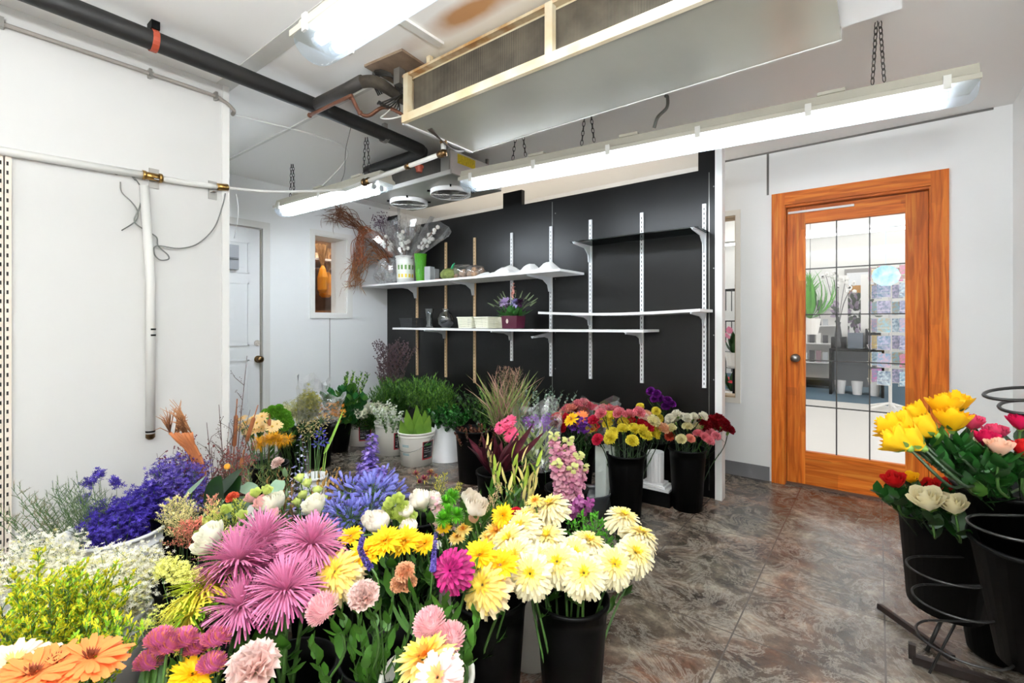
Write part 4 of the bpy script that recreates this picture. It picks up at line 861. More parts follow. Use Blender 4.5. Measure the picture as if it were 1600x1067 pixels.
for j in range(110):
    a = rr.uniform(0, 6.28); o = c + Vector((rr.uniform(-.06, .06), rr.uniform(-.04, .04), .09)); m.petal(o, (math.cos(a), .5 * math.sin(a), rr.uniform(.1, 1)), (0, -.2, 1), rr.uniform(.07, .15), .035, rr.uniform(-.8, 0))
part('leaves', m, mat('leaf_mid', '3f7a35', .5, trans=.2), t, True)
m = M()
for j in range(12):
    a = -1.2 + j * .22; o = c + Vector((0, 0, .09)); e = o + Vector((math.sin(a) * .27, rr.uniform(-.04, .04), .07 + math.cos(a) * .16)); m.tube([o, o.lerp(e, .6) + Vector((0, 0, .02)), e], .0022, 4); m.tube([e.lerp(o, .25), e], [.006, .003], 5)
part('pods', m, mat('pod_olive', '5c6a48', .6), t)
for nm_, col, dx, dz, r in (('lilac_bloom', 'cdb7dd', -.06, .21, .055), ('purple_bloom', '4a1640', -.05, .165, .045), ('lilac_bloom', 'b9aee0', .05, .21, .042), ('purple_bloom', '3c1238', .095, .21, .042), ('pink_spike', 'e8a79a', .02, .32, .024)):
    m = M(); o = c + Vector((dx, -.03, dz))
    for j in range(46):
        d = Vector((rr.gauss(0, 1), rr.gauss(-.4, 1), rr.gauss(.4, 1))).normalized(); o2 = o + Vector((0, 0, rr.uniform(-.05, .04))) if 'spike' in nm_ else o
        m.petal(o2 + d * r * .2, d, (0, 0, 1), r, r * .55, .4, seg=2)
    part(nm_, m, mat('bl_' + col, col, .6), t)
# ---------------------------------------------------------------- flower kit
UP = Vector((0, 0, 1))
def V3(a, e): return Vector((math.cos(e) * math.cos(a), math.cos(e) * math.sin(a), math.sin(e)))
def layers(specs, seed=1):
    """specs: n, r0, z0, L, W, elevation deg, curl, cup, slot, tip, seg"""
    rr = random.Random(seed); m = M()
    for (n, r0, z0, L, W, el, curl, cup, k, *o) in specs:
        tip = o[0] if o else .3; seg = o[1] if len(o) > 1 else 3; jit = o[2] if len(o) > 2 else .12; of = rr.uniform(0, 6.28)
        for i in range(n):
            a = of + 2 * pi * i / n + rr.uniform(-.5, .5) * 2 * pi / n * .7; e = math.radians(el + rr.uniform(-60, 60) * jit); d = V3(a, e); nn = V3(a + pi, pi / 2 - e) if e < pi / 2 else V3(a, e - pi / 2)
            m.petal((r0 * math.cos(a), r0 * math.sin(a), z0), d, nn, L * rr.uniform(.88, 1.1), W, curl * rr.uniform(.7, 1.3), cup, seg, tip, k)
    return m
def pm(c, tr=.25, **k): return mat('petal_' + c, c, .55, trans=tr, spec=.25, **k)
STEM = mat('stem_green', '41632a', .5, trans=.1); STEMD = mat('stem_dark', '1f3518', .5); LEAF = mat('leaf_green', '406f20', .45, trans=.25, var=.25, vscale=25)
LEAFDK = mat('leaf_deep', '1c4012', .4, trans=.2, var=.25, vscale=25); LEAFL = mat('leaf_lime', '8fbb3c', .5, trans=.3, var=.2, vscale=25); CAL = mat('calyx_green', '6f9440', .5)
BL = {}
def bl(key, mb, mats, nm='bloom', smooth=True): BL[key] = (nm, data(nm + '_mesh', mb, mats, smooth))
bl('cream', layers([(22, .006, -.008, .060, .0135, -28, .3, .4, 0, .6, 4), (26, .006, -.004, .060, .013, -12, .6, .4, 0, .6, 4), (28, .006, 0, .058, .0125, 6, .7, .4, 0, .6, 4), (26, .006, .004, .053, .012, 22, .8, .4, 0, .6), (24, .006, .006, .047, .011, 38, .9, .45, 0, .6), (22, .005, .008, .040, .010, 52, 1.0, .45, 1, .6), (18, .004, .010, .031, .008, 66, 1, .4, 1, .6), (14, .003, .012, .021, .006, 78, 1, .4, 2)], 1), [pm('f6edc9'), pm('f1df92'), pm('eccb38')])
bl('cream_rich', layers([(18, .006, -.010, .062, .014, -48, .2, .4, 0, .3, 4), (24, .006, -.006, .062, .014, -28, .4, .4, 0, .6, 4), (28, .006, 0, .060, .0135, -8, .7, .4, 0, .6, 4), (28, .006, .004, .056, .013, 10, .8, .4, 0, .6, 4), (28, .006, .006, .052, .012, 26, .9, .45, 1, .6), (26, .005, .008, .046, .011, 42, 1.0, .45, 1, .6), (22, .004, .010, .038, .010, 58, 1.1, .45, 1, .6), (16, .003, .012, .030, .008, 74, 1.2, .4, 2)], 2), [pm('f7e3b8'), pm('f3d87c'), pm('eed04c')])
bl('daisy_y', layers([(22, .008, 0, .046, .014, 4, .1, .2, 0, .3, 3), (22, .007, .003, .044, .013, 20, .2, .2, 0), (16, .005, .005, .03, .01, 40, .4, .3, 1), (12, .003, .006, .016, .007, 65, .4, .3, 1)], 3), [pm('fbd324'), pm('f5bb12')])
bl('daisy_gold', layers([(18, .008, 0, .055, .018, 4, .3, .2, 0, .3, 3), (18, .007, .003, .05, .016, 24, .3, .2, 0), (14, .005, .005, .038, .013, 46, .4, .3, 1), (10, .003, .006, .02, .009, 66, .4, .3, 2)], 4), [pm('fae18a'), pm('f2c04a'), pm('dd8a30')])
bl('magenta', layers([(14, .006, -.006, .045, .0145, -45, .1, .5, 0, .6, 3), (18, .006, -.002, .046, .014, -22, .2, .5, 1, .6, 3), (20, .006, 0, .046, .0135, -2, .4, .5, 0, .6), (20, .006, .004, .042, .013, 18, .6, .5, 1, .6), (18, .004, .008, .037, .011, 36, .7, .5, 0, .6), (16, .003, .01, .030, .009, 55, .8, .5, 1, .6), (12, .003, .012, .022, .007, 74, .9, .5, 0)], 5), [pm('b0246f'), pm('851450')])
bl('spider', layers([(16, .006, -.004, .085, .0052, -40, -.5, .5, 0, .6, 4, .4), (44, .006, -.002, .084, .005, -6, .5, .5, 1, .6, 4, .2), (56, .006, 0, .085, .005, 10, .6, .5, 0, .6, 4), (60, .006, .002, .085, .0048, 26, .7, .5, 0, .6, 4), (56, .005, .003, .083, .0046, 42, .6, .5, 0, .6, 4), (44, .004, .004, .08, .0044, 58, .4, .5, 0, .6, 4), (30, .003, .005, .077, .0042, 76, .2, .5, 0, .6, 4)], 6), [pm('d386ab'), pm('9c4c74'), ])
bl('spider_green', layers([(44, .006, -.004, .075, .0055, -8, .6, .5, 2, .6, 4), (50, .006, 0, .078, .0055, 10, .8, .5, 0, .6, 4), (50, .006, .002, .075, .005, 28, .9, .5, 0, .6, 4), (44, .004, .006, .066, .005, 48, .8, .5, 1, .6), (14, .003, .008, .034, .005, 74, .6, .5, 2)], 7), [pm('e8dc52'), pm('b9cc3a'), pm('6f9e28')])
def pompon(r, c, seed, fl=.75):
    m = M(); rr = random.Random(seed); n = 260
    for i in range(n):
        z = 1 - 1.35 * (i + .5) / n; a = i * 2.39996; q = math.sqrt(max(0, 1 - z * z)); d = Vector((q * math.cos(a), q * math.sin(a), z)); p = Vector((d.x * r, d.y * r, d.z * r * fl))
        m.petal(p * .72, (d + Vector((d.x, d.y, 0)) * .2), UP if abs(z) < .9 else Vector((1, 0, 0)), r * .52 * rr.uniform(.8, 1.1), r * .15, -.6, .7, 2, .6, (0 if i % 3 else 1) if fl > .6 else (0 if z < .6 else 1))
    m.ball((0, 0, 0), r * .72, 10, fl, 0); return m
bl('pompon_pink', pompon(.03, 0, 1), [pm('f4cdd0'), pm('ebb3ba')]); bl('mini_mauve', pompon(.024, 0, 2, .68), [pm('cb6c9e'), pm('d9876c')])
bl('button_green', pompon(.017, 0, 3, .9), [pm('5f9e24'), pm('7fb43a')])
def ruffle(r, seed, n=46):
    m = M(); rr = random.Random(seed)
    for i in range(n):
        t = (i + .5) / n; a = i * 2.39996; e = math.radians(85 - 92 * t ** .9); d = V3(a, e); L = r * (.85 + .25 * rr.random()); p = Vector((0, 0, 0)); nn = V3(a + pi, pi / 2 - e)
        sd = d.cross(nn).normalized(); vs = []; fs = []; K, S = 4, 6
        for u in range(K + 1):
            s = u / K
            for v in range(S + 1):
                q = v / S - .5; wv = math.sin(q * 17 + i * 2) * .17 * s * s * r + rr.uniform(-.03, .03) * r * s
                vs.append(d * L * s * (1 + (.09 if v % 2 else -.05) * (u == K)) * (1 - .35 * q * q * 4 * .4) + sd * q * r * .95 * s + nn * (wv + .12 * r * s * s))
        for u in range(K):
            for v in range(S): b = u * (S + 1) + v; fs.append((b, b + 1, b + S + 2, b + S + 1))
        m.add(vs, fs, 0)
    m.lathe([(.2 * r, .1 * r), (.24 * r, -.1 * r), (.2 * r, -.5 * r), (.1 * r, -.7 * r)], n=8, k=1)
    return m
CARN = {'yellow': 'faec58', 'white': 'f7f3e2', 'pink': 'f0909c', 'red': 'd8223a', 'darkred': '8c0d1c', 'hot': 'e8365a', 'salmon': 'f2a08c', 'peach': 'f0bd96', 'palepink': 'f8dfd8', 'purple': '6c1d7c', 'cream': 'f6efc0', 'coral': 'ee6a50'}
cm_ = ruffle(.036, 3)
for k_, c_ in CARN.items(): bl('carn_' + k_, cm_, [mat('carn_' + c_, c_, .6, trans=.38, spec=.2), CAL])
def rosebud(r, seed, open_=1):
    m = M(); rr = random.Random(seed)
    for L_ in range(5):
        n = (2, 3, 4, 5, 5)[L_]; rad = r * (.18 + .17 * L_); h = r * (1.9 - .13 * L_)
        for i in range(n):
            a0 = 2 * pi * i / n + L_ * 1.1; K, S = 5, 5; vs = []; fs = []; ws = 2 * pi / n * 1.25
            for u in range(K + 1):
                s = u / K; rr_ = rad * (.35 + .75 * math.sin(pi * .55 * s) + open_ * .28 * max(0, s - .6) * L_ * .5)
                for v in range(S + 1):
                    q = v / S - .5; a = a0 + q * ws * (.75 + .35 * s); zz = h * s * (1 - .35 * (2 * q) ** 2 * s)
                    vs.append((rr_ * (1 + .04 * L_ * math.cos(q * 5)) * math.cos(a), rr_ * (1 + .04 * L_ * math.cos(q * 5)) * math.sin(a), zz))
            for u in range(K):
                for v in range(S): b = u * (S + 1) + v; fs.append((b, b + 1, b + S + 2, b + S + 1))
            m.add(vs, fs, 0)
    for i in range(5): m.petal((0, 0, .0), V3(i * 1.257, -.1), UP, r * 1.1, r * .35, -.9, .2, 3, .3, 1)
    m.ball((0, 0, -.05 * r), r * .3, 8, 1, 1); return m
rb, rc, rt = rosebud(.031, 1), rosebud(.026, 2, .5), rosebud(.026, 3, -.9)
for k_, c_ in {'rose_yellow': 'f6c51c', 'rose_red': 'c81e1e', 'rose_white': 'f4eccb', 'rose_pink': 'e2527a', 'rose_hot': 'd8205a', 'rose_peach': 'f3cdb4', 'lisi_white': 'f8f5e6', 'lisi_pink': 'efc2bf', 'lisi_green': 'dbe58c', 'tulip_white': 'fbf3e6'}.items():
    bl(k_, rb if 'rose' in k_ else (rt if 'tulip' in k_ else rc), [pm(c_, .2), CAL])
bl('gerb_orange', layers([(26, .012, 0, .048, .016, 5, .2, .2, 0, .6, 3, .06), (22, .010, .003, .042, .013, 14, .2, .2, 0, .6), (18, .006, .004, .014, .004, 50, 0, .2, 1, .3, 2), (16, .003, .005, .01, .004, 75, 0, .2, 1, .3, 2)], 8), [pm('f08a4a'), pm('7a3a20')])
bl('gerb_peach', BL and layers([(26, .012, 0, .048, .016, 5, .2, .2, 0, .6, 3, .06), (22, .010, .003, .042, .013, 14, .2, .2, 0, .6), (18, .006, .004, .014, .004, 50, 0, .2, 1, .3, 2)], 9), [pm('f8d8c0'), pm('e0c070')])
bl('gerb_pink', layers([(26, .010, 0, .044, .012, -20, .1, .2, 0, .6, 3, .06), (22, .008, .003, .04, .012, 4, .2, .2, 0, .6), (14, .003, .005, .01, .004, 75, 0, .2, 1, .3, 2)], 10), [pm('f0628c'), pm('b02050')])
bl('peach_daisy', layers([(20, .008, 0, .038, .012, 8, .1, .2, 0, .5, 3), (16, .006, .003, .03, .01, 30, .2, .2, 0), (10, .003, .005, .01, .005, 60, .2, .3, 1)], 11), [pm('f8dca0'), pm('d9b040')])
bl('palemum', layers([(22, .006, -.002, .045, .014, -10, .2, .3, 0, .6, 3), (22, .006, .002, .042, .013, 14, .4, .3, 0, .6), (18, .005, .005, .035, .011, 36, .5, .3, 0, .6), (12, .003, .008, .022, .008, 60, .5, .3, 1)], 12), [pm('f8d4d0'), pm('f0b070')])
bl('ornith', layers([(8, .004, 0, .022, .009, 30, .3, .2, 0, .3, 3)], 13), [pm('f6f0dc')])
def stemleaves(P, st, lf, n, L, W, slot=0, droop=-.7, lo=.35, hi=.9, rr=R, lobes=False):
    for i in range(n):
        t = lo + (hi - lo) * (i + rr.random() * .6) / max(1, n); j = min(len(P) - 2, int(t * (len(P) - 1))); p = P[j].lerp(P[j + 1], rr.random()); a = i * 2.4 + rr.random(); d = (V3(a, rr.uniform(.2, .8)))
        l = L * rr.uniform(.7, 1.15); lf.petal(p, d, UP, l, W, droop, .15, 4, .3, slot)
        if lobes:
            s = d.cross(UP).normalized()
            for q in (-1, 1): lf.petal(p + d * l * .35, d + s * q * .9, UP, l * .5, W * .6, droop * .6, .15, 3, .3, slot)
CAMP = Vector((0, 0, H))
def aimface(head, base, up=.8, cam_=.45, out=.5, rr=R):
    c = (CAMP - head); c.z = 0; c.normalize(); o = head - base; o.z = 0; o = o * (1 / max(.12, o.length)) if o.length > .001 else o
    return (UP * up + c * cam_ + o * out + Vector((rr.uniform(-.15, .15), rr.uniform(-.15, .15), 0))).normalized()
def stempath(base, head, face, n=4):
    L = (head - base).length; return smoothpath([base, base.lerp(head, .45) + Vector((0, 0, .02)), head - face * L * .16 - UP * L * .06, head], n)
def flower(kind, head, base, label, cat, group=None, face=None, s=1.0, sr=.0028, nleaf=3, leafL=.07, leafW=.025, lobes=False, smat=None, lmat=None, nm=None, lo=.4, extra=None):
    head = Vector(head); b = Vector(base) + Vector((R.uniform(-.035, .035), R.uniform(-.035, .035), .02)); face = Vector(face).normalized() if face else aimface(head, b)
    t = thing(nm or 'cut_flower', label, cat, b, group); P = stempath(b, head, face); st = M().tube(P, [sr * 1.15] * (len(P) - 1) + [sr * .8], 6, cap=False)
    part('stem', st, smat or STEM, t, True)
    if nleaf:
        lf = M(); stemleaves(P, st, lf, nleaf, leafL, leafW, lo=lo, lobes=lobes); part('leaves', lf, lmat or LEAF, t, True)
    n_, me = BL[kind]; o = bpy.data.objects.new(n_, me); C.objects.link(o); o.parent = t; o.location = head - b
    q = face.to_track_quat('Z', 'Y') @ Quaternion((0, 0, 1), R.uniform(0, 6.28)); o.rotation_mode = 'QUATERNION'; o.rotation_quaternion = q; o.scale = (s, s, s)
    return t
def spray(nm, label, cat, group, base, tip, fn, mats, smat=None, sr=.0022, names=('stem', 'florets'), bend=.1, jb=.03, face=None):
    b = Vector(base) + Vector((R.uniform(-jb, jb), R.uniform(-jb, jb), .02)); tip = Vector(tip); t = thing(nm, label, cat, b, group)
    L = (tip - b).length; P = smoothpath([b, b.lerp(tip, .5) + UP * bend * L * .5, tip], 6); st = M(); st.tube(P, [sr * (1.2 - .9 * i / (len(P) - 1)) for i in range(len(P))], 5, cap=False)
    fl = M(); fn(P, st, fl, R); part(names[0], st, smat or STEM, t, True)
    if fl.f: part(names[1], fl, mats, t, True)
    return t
# builders for sprays -----------------------------------------------------
def b_leafy(n=26, L=.05, W=.03, lo=.45, droop=-.5, k2=.0, el=(0, .9)):
    def f(P, st, fl, rr):
        N_ = len(P) - 1
        for i in range(n):
            t = lo + (1 - lo) * (i / n); j = min(N_ - 1, int(t * N_)); p = P[j].lerp(P[j + 1], t * N_ - j); ax = (P[j + 1] - P[j]).normalized()
            d = (V3(i * 2.4, rr.uniform(*el)) + ax * .4).normalized(); fl.petal(p, d, UP, L * rr.uniform(.7, 1.15) * (1.15 - .5 * t), W * (1.15 - .5 * t), droop * rr.uniform(.3, 1.4), .12, 3, .3, 1 if rr.random() < k2 else 0)
    return f
def b_ferny(nb=14, L=.09, nl=9, lo=.4, w_=.004, ll=.016, k2=.0, up=.5):
    def f(P, st, fl, rr):
        N_ = len(P) - 1
        for i in range(nb):
            t = lo + (1 - lo) * i / nb; j = min(N_ - 1, int(t * N_)); p = P[j].lerp(P[j + 1], t * N_ - j); d = (V3(i * 2.4, rr.uniform(.1, .9)) + UP * (up - .5)).normalized(); l = L * (1.2 - .6 * t) * rr.uniform(.7, 1.2); e = p + d * l; st.tube([p, p.lerp(e, .5) + UP * .004, e], [.0012, .001, .0005], 3, cap=False)
            for q in range(nl): c = p.lerp(e, .25 + .75 * q / nl); dd = (d + Vector((rr.gauss(0, .7), rr.gauss(0, .7), rr.gauss(.2, .5)))).normalized(); fl.petal(c, dd, UP, ll * rr.uniform(.7, 1.3), w_, -.3, 0, 1 if w_ < .004 else 2, .3, 1 if rr.random() < k2 else 0)
    return f
def b_dots(nb=14, L=.09, nd=9, r=.005, lo=.5, k2=.0, spread=.012, up=0, n=4, flat=1):
    def f(P, st, fl, rr):
        N_ = len(P) - 1
        for i in range(nb):
            t = lo + (1 - lo) * i / nb; j = min(N_ - 1, int(t * N_)); p = P[j].lerp(P[j + 1], t * N_ - j); d = (V3(i * 2.4 + rr.random(), rr.uniform(.1, 1.2)) + UP * up).normalized(); l = L * rr.uniform(.6, 1.15) * (1.15 - .55 * t); e = p + d * l; st.tube([p, p.lerp(e, .5) + UP * .006, e], [.0012, .001, .0007], 3, cap=False)
            for q in range(nd): c = e + Vector((rr.gauss(0, spread), rr.gauss(0, spread), rr.gauss(0, spread * flat))) - d * rr.uniform(0, l * .3); fl.ball(c, r * rr.uniform(.7, 1.25), n, 1, 1 if rr.random() < k2 else 0)
    return f
def b_stars(nb=14, L=.09, nd=7, r=.007, lo=.5, k2=.0, spread=.015, flat=1.0, pet=5):
    """tiny five-petalled flowers on branching stems"""
    def f(P, st, fl, rr):
        N_ = len(P) - 1
        for i in range(nb):
            t = lo + (1 - lo) * i / nb; j = min(N_ - 1, int(t * N_)); p = P[j].lerp(P[j + 1], t * N_ - j); d = V3(i * 2.4 + rr.random(), rr.uniform(.2, 1.2)); l = L * rr.uniform(.6, 1.15) * (1.15 - .5 * t); e = p + d * l; st.tube([p, e], [.0012, .0007], 3, cap=False)
            for q in range(nd):
                c = e + Vector((rr.gauss(0, spread), rr.gauss(0, spread), rr.gauss(0, spread * flat))); ax = (V3(rr.uniform(0, 6.28), rr.uniform(.3, 1.5))); u = ax.orthogonal().normalized(); v = ax.cross(u); kk = 1 if rr.random() < k2 else 0
                for s in range(pet): a = s * 2 * pi / pet; dd = u * math.cos(a) + v * math.sin(a) + ax * .35; fl.petal(c, dd, ax, r, r * .75, .2, 0, 1, .6, kk)
    return f
def b_spike(lo=.7, r=.02, n=60, fl_=.011, fw=.007, taper=.8, el=.3, k2=0, kb=.0, ball=False, tipk=None):
    def f(P, st, fl, rr):
        N_ = len(P) - 1
        for i in range(n):
            t = lo + (1 - lo) * i / n; j = min(N_ - 1, int(t * N_)); p = P[j].lerp(P[j + 1], t * N_ - j); q = (t - lo) / (1 - lo); s = 1 - taper * q; ax = (P[j + 1] - P[j]).normalized(); u = ax.orthogonal().normalized(); v = ax.cross(u); a = i * 2.4
            d = (u * math.cos(a) + v * math.sin(a) + ax * el).normalized(); kk = tipk if (tipk is not None and q > .86) else (1 if rr.random() < k2 else 0)
            if ball: fl.ball(p + d * r * s, fl_ * s * .6, 5, 1, kk)
            for w2 in range(1 if ball else 3): dd = (d + Vector((rr.gauss(0, .35), rr.gauss(0, .35), rr.gauss(0, .35)))).normalized(); fl.petal(p + d * r * s * .45, dd, ax, fl_ * (.5 + s * .6), fw * (.5 + s * .6), .5, .3, 2, .6, kk)
    return f
def b_umbel(n=46, r=.06, L=.035, W=.009, k2=.35):
    def f(P, st, fl, rr):
        c = P[-1]; ax = (P[-1] - P[-2]).normalized()
        for i in range(n):
            z = 1 - 1.7 * (i + .5) / n; a = i * 2.4; q = math.sqrt(max(0, 1 - z * z)); d = Vector((q * math.cos(a), q * math.sin(a), z)); e = c + d * r * rr.uniform(.55, 1); st.tube([c, e], [.0012, .001], 3, cap=False)
            if rr.random() < .65:
                u = d.orthogonal().normalized(); v = d.cross(u)
                for s in range(6): b = s * pi / 3; fl.petal(e, d * 1.5 + (u * math.cos(b) + v * math.sin(b)) * .75, d, L, W, -.5, .1, 3, .3, 0)
            else: fl.tube([e, e + d * L * .8], [.0022, .0035], 5, 1)
    return f
def b_plume(nb=26, L=.045, lo=.6, nl=10, k=0, ll=.009, w_=.004, droop=0):
    def f(P, st, fl, rr):
        N_ = len(P) - 1
        for i in range(nb):
            t = lo + (1 - lo) * i / nb; q = (t - lo) / (1 - lo); j = min(N_ - 1, int(t * N_)); p = P[j].lerp(P[j + 1], t * N_ - j); ax = (P[j + 1] - P[j]).normalized(); d = (V3(i * 2.4, rr.uniform(-.1, .5)) + ax * .8 - UP * droop).normalized(); l = L * (1.1 - .85 * q); e = p + d * l; st.tube([p, e], [.001, .0005], 3, cap=False)
            for z in range(nl): c = p.lerp(e, .1 + .95 * z / nl); fl.petal(c, (d + Vector((rr.gauss(0, .8), rr.gauss(0, .8), rr.gauss(.2, .6)))), UP, ll, w_, 0, 0, 1, .6, k)
    return f
def b_grass(n=9, L=.35, W=.006, k2=0, droop=-1.0, up=1.4, lo=.55):
    def f(P, st, fl, rr):
        N_ = len(P) - 1
        for i in range(n):
            t = lo + (1 - lo) * i / n; j = min(N_ - 1, int(t * N_)); d = (V3(rr.uniform(0, 6.28), .3) + UP * up).normalized(); fl.petal(P[j], d, V3(rr.uniform(0, 6.28), .1), L * rr.uniform(.5, 1.1), W, droop * rr.uniform(-.6, 1), .2, 6, .3, 1 if rr.random() < k2 else 0)
    return f
def b_none():
    return lambda P, st, fl, rr: None
def b_twig(nb=6, L=.12, r=.001, buds=True, k=0, br=.0035, lo=.3):
    def f(P, st, fl, rr):
        N_ = len(P) - 1
        for i in range(nb):
            t = lo + (1 - lo) * i / nb; j = min(N_ - 1, int(t * N_)); p = P[j]; d = (V3(rr.uniform(0, 6.28), .6) + UP * .5).normalized(); e = p + d * L * rr.uniform(.5, 1.1); m_ = p.lerp(e, .5) + Vector((rr.gauss(0, .01), rr.gauss(0, .01), .005)); st.tube([p, m_, e], [r * 1.3, r, r * .6], 4, cap=False)
            if buds:
                for q in range(6): fl.ball(p.lerp(e, .3 + .7 * q / 5) + Vector((rr.gauss(0, .006), rr.gauss(0, .006), rr.gauss(0, .004))), br, 5, 1, k)
    return f
def ctr(px, py, Z=None, d=None):
    if d is None: d = (H - Z) * F / (py - HY)
    return at(px, py, d=d)
def bunch(nm, label, cat, base, c, ext, n, fn, mats, smat=None, sr=.0022, names=('stem', 'florets'), bend=.08, jb=.03):
    """n sprays whose tips fill the ellipsoid ext (sideways, depth, up) about c"""
    c = Vector(c)
    for i in range(n):
        t = (i + .5) / n; a = i * 2.39996; r = t ** .5; dz = R.uniform(-1, 1)
        tip = c + RT * ext[0] * r * math.cos(a) + FW * ext[1] * r * math.sin(a) + UP * ext[2] * (.8 * (1 - r) + .35 * dz)
        tip.x = max(tip.x, (XL if tip.y < 1.15 else XF) + .05); tip.x = min(tip.x, XR - .04); tip.y = min(tip.y, YB - .06) if tip.x < XB else tip.y
        spray(nm, label, cat, label if n > 1 else None, base, tip, fn, mats, smat, sr, names, bend, jb)
# ---------------------------------------------------------------- buckets on the floor
BK = {}
def fl_at(px, d): p = at(px, HY, d=d); return Vector((p.x, p.y, 0.001))
def bb(key, px, d, label, r0=.078, r1=.105, h=.38, mm=BLACKM, nm='flower_bucket', **k):
    p = fl_at(px, d); BK[key] = p; BK[key + '_h'] = h; k.setdefault('ribs', mm is not BLACKM); return bucket(p, r0, r1, h, mm, nm, label, 'bucket', **k)
WB = mat('bucket_cream', 'f0ede4', .4); WHB = mat('tub_white', 'e9e9ea', .35)
bb('A', 893, 1.38, 'black bucket at the front right holding cream chrysanthemums')
bb('B', 765, 1.36, 'black bucket in the front row just left of the cream chrysanthemum bucket', h=.40)
bb('Bw', 830, 1.66, 'cream bucket partly hidden between the two front black buckets', mm=WB, h=.42)
bb('Cw', 668, 1.10, 'cream bucket at the bottom edge below the pink pompons', mm=WB, h=.36)
bb('D', 600, 1.17, 'black bucket under the yellow and peach flowers at the front', h=.36)
bb('E', 455, 1.15, 'black bucket under the pink spider chrysanthemums', h=.34)
bb('G', 335, 1.12, 'black bucket under the green spider chrysanthemums', h=.34)
bb('D2', 640, 1.55, 'black bucket in the second row below the white tulips', h=.40)
bb('E2', 505, 1.52, 'black bucket in the second row behind the pink spider blooms', h=.40)
bb('G2', 395, 1.50, 'black bucket in the second row below the lisianthus', h=.40)
bb('H2', 305, 1.48, 'black bucket in the second row beside the white bucket', h=.38)
bb('W1', 135, 1.34, 'white bucket full of white waxflower at the left', .12, .15, .35, WHB)
bb('P', 262, .86, 'black bucket at the bottom below the small mauve blooms', h=.32)
bb('O', 60, .93, 'black bucket at the bottom left under the orange gerberas', h=.32)
bb('GR', 70, 1.18, 'black bucket of goldenrod in the left corner of the picture', h=.34, r1=.10)
bb('W2', 178, 1.78, 'white tub holding purple statice beside the left wall', .13, .165, .40, WHB)
bb('K1', 284, 1.92, 'black bucket behind the cream astilbe', h=.42)
bb('K2', 345, 2.15, 'black bucket with cattails and twigs by the wall end', h=.38)
bb('K3', 408, 2.15, 'cream pot behind the dried branches', .07, .085, .33, WB)
bb('K4', 452, 1.95, 'black bucket in the middle between the cream pot and the white vase', h=.34)
bb('K5', 490, 2.35, 'small white vase with green stems in the middle of the floor', .05, .062, .42, WHB)
bb('K6', 420, 2.75, 'black bucket below the peach daisies near the panelled door', h=.36)
bb('K7', 458, 3.55, 'black bucket with wrapped greenish blooms by the far wall', h=.38, r1=.12)
bb('AG', 575, 1.85, 'black bucket with agapanthus in the middle of the display', h=.36)
bb('T2', 700, 1.72, 'cream bucket with a round rim behind the small purple spikes', mm=WB, h=.34)
bb('S1', 655, 2.05, 'black bucket behind the white tulips', h=.34)
bb('GL', 815, 2.05, 'black bucket holding the gladiolus stems', h=.36)
bb('CO', 775, 2.55, 'black bucket with dark burgundy leaves', h=.38)
bb('SN', 885, 2.35, 'black bucket with pink snapdragons', h=.36)
bb('LOW', 925, 2.92, 'low dark grey bucket on the floor left of the yellow carnations', .10, .115, .14, mat('bucket_dark_grey', '303236', .35))
bb('C1', 978, 2.88, 'tall black bucket of yellow and mixed carnations', .088, .112, .385)
bb('C2', 1074, 3.0, 'tall black bucket of white carnations before the black wall end', .088, .112, .385)
bb('C3', 905, 3.22, 'black bucket of mixed flowers against the black wall', h=.38)
bb('C4', 845, 3.05, 'black bucket behind the snapdragons with wrapped flowers', h=.38)
bb('C5', 1030, 3.28, 'black bucket of purple carnations nearest the black wall', h=.36, r1=.09, r0=.07)
bb('BM', 742, 3.55, 'square-shouldered black bucket with copper leaves by the black wall', h=.385, r1=.145, r0=.12)
bb('L1', 530, 4.35, 'black bucket of dark leaves in the far corner', h=.38, r1=.13)
bb('L2', 500, 3.9, 'black bucket on the floor before the far wall', h=.36, r1=.12)
bb('L3', 600, 4.75, 'black bucket in the far corner behind the white buckets', h=.4, r1=.13)
bb('L4', 700, 4.25, 'black bucket of shiny green leaves by the black wall', h=.38, r1=.13)
bb('L5', 800, 3.5, 'black bucket of grasses and eucalyptus by the black wall', h=.38)
LBK = mat('label_black', '17181a', .4); LRED = mat('label_red', 'b23238', .5); INK = mat('print_white', 'd9d9d6', .5); LGR = mat('print_green', '4aa84a', .5); LTQ = mat('print_teal', '7fb3bd', .5)
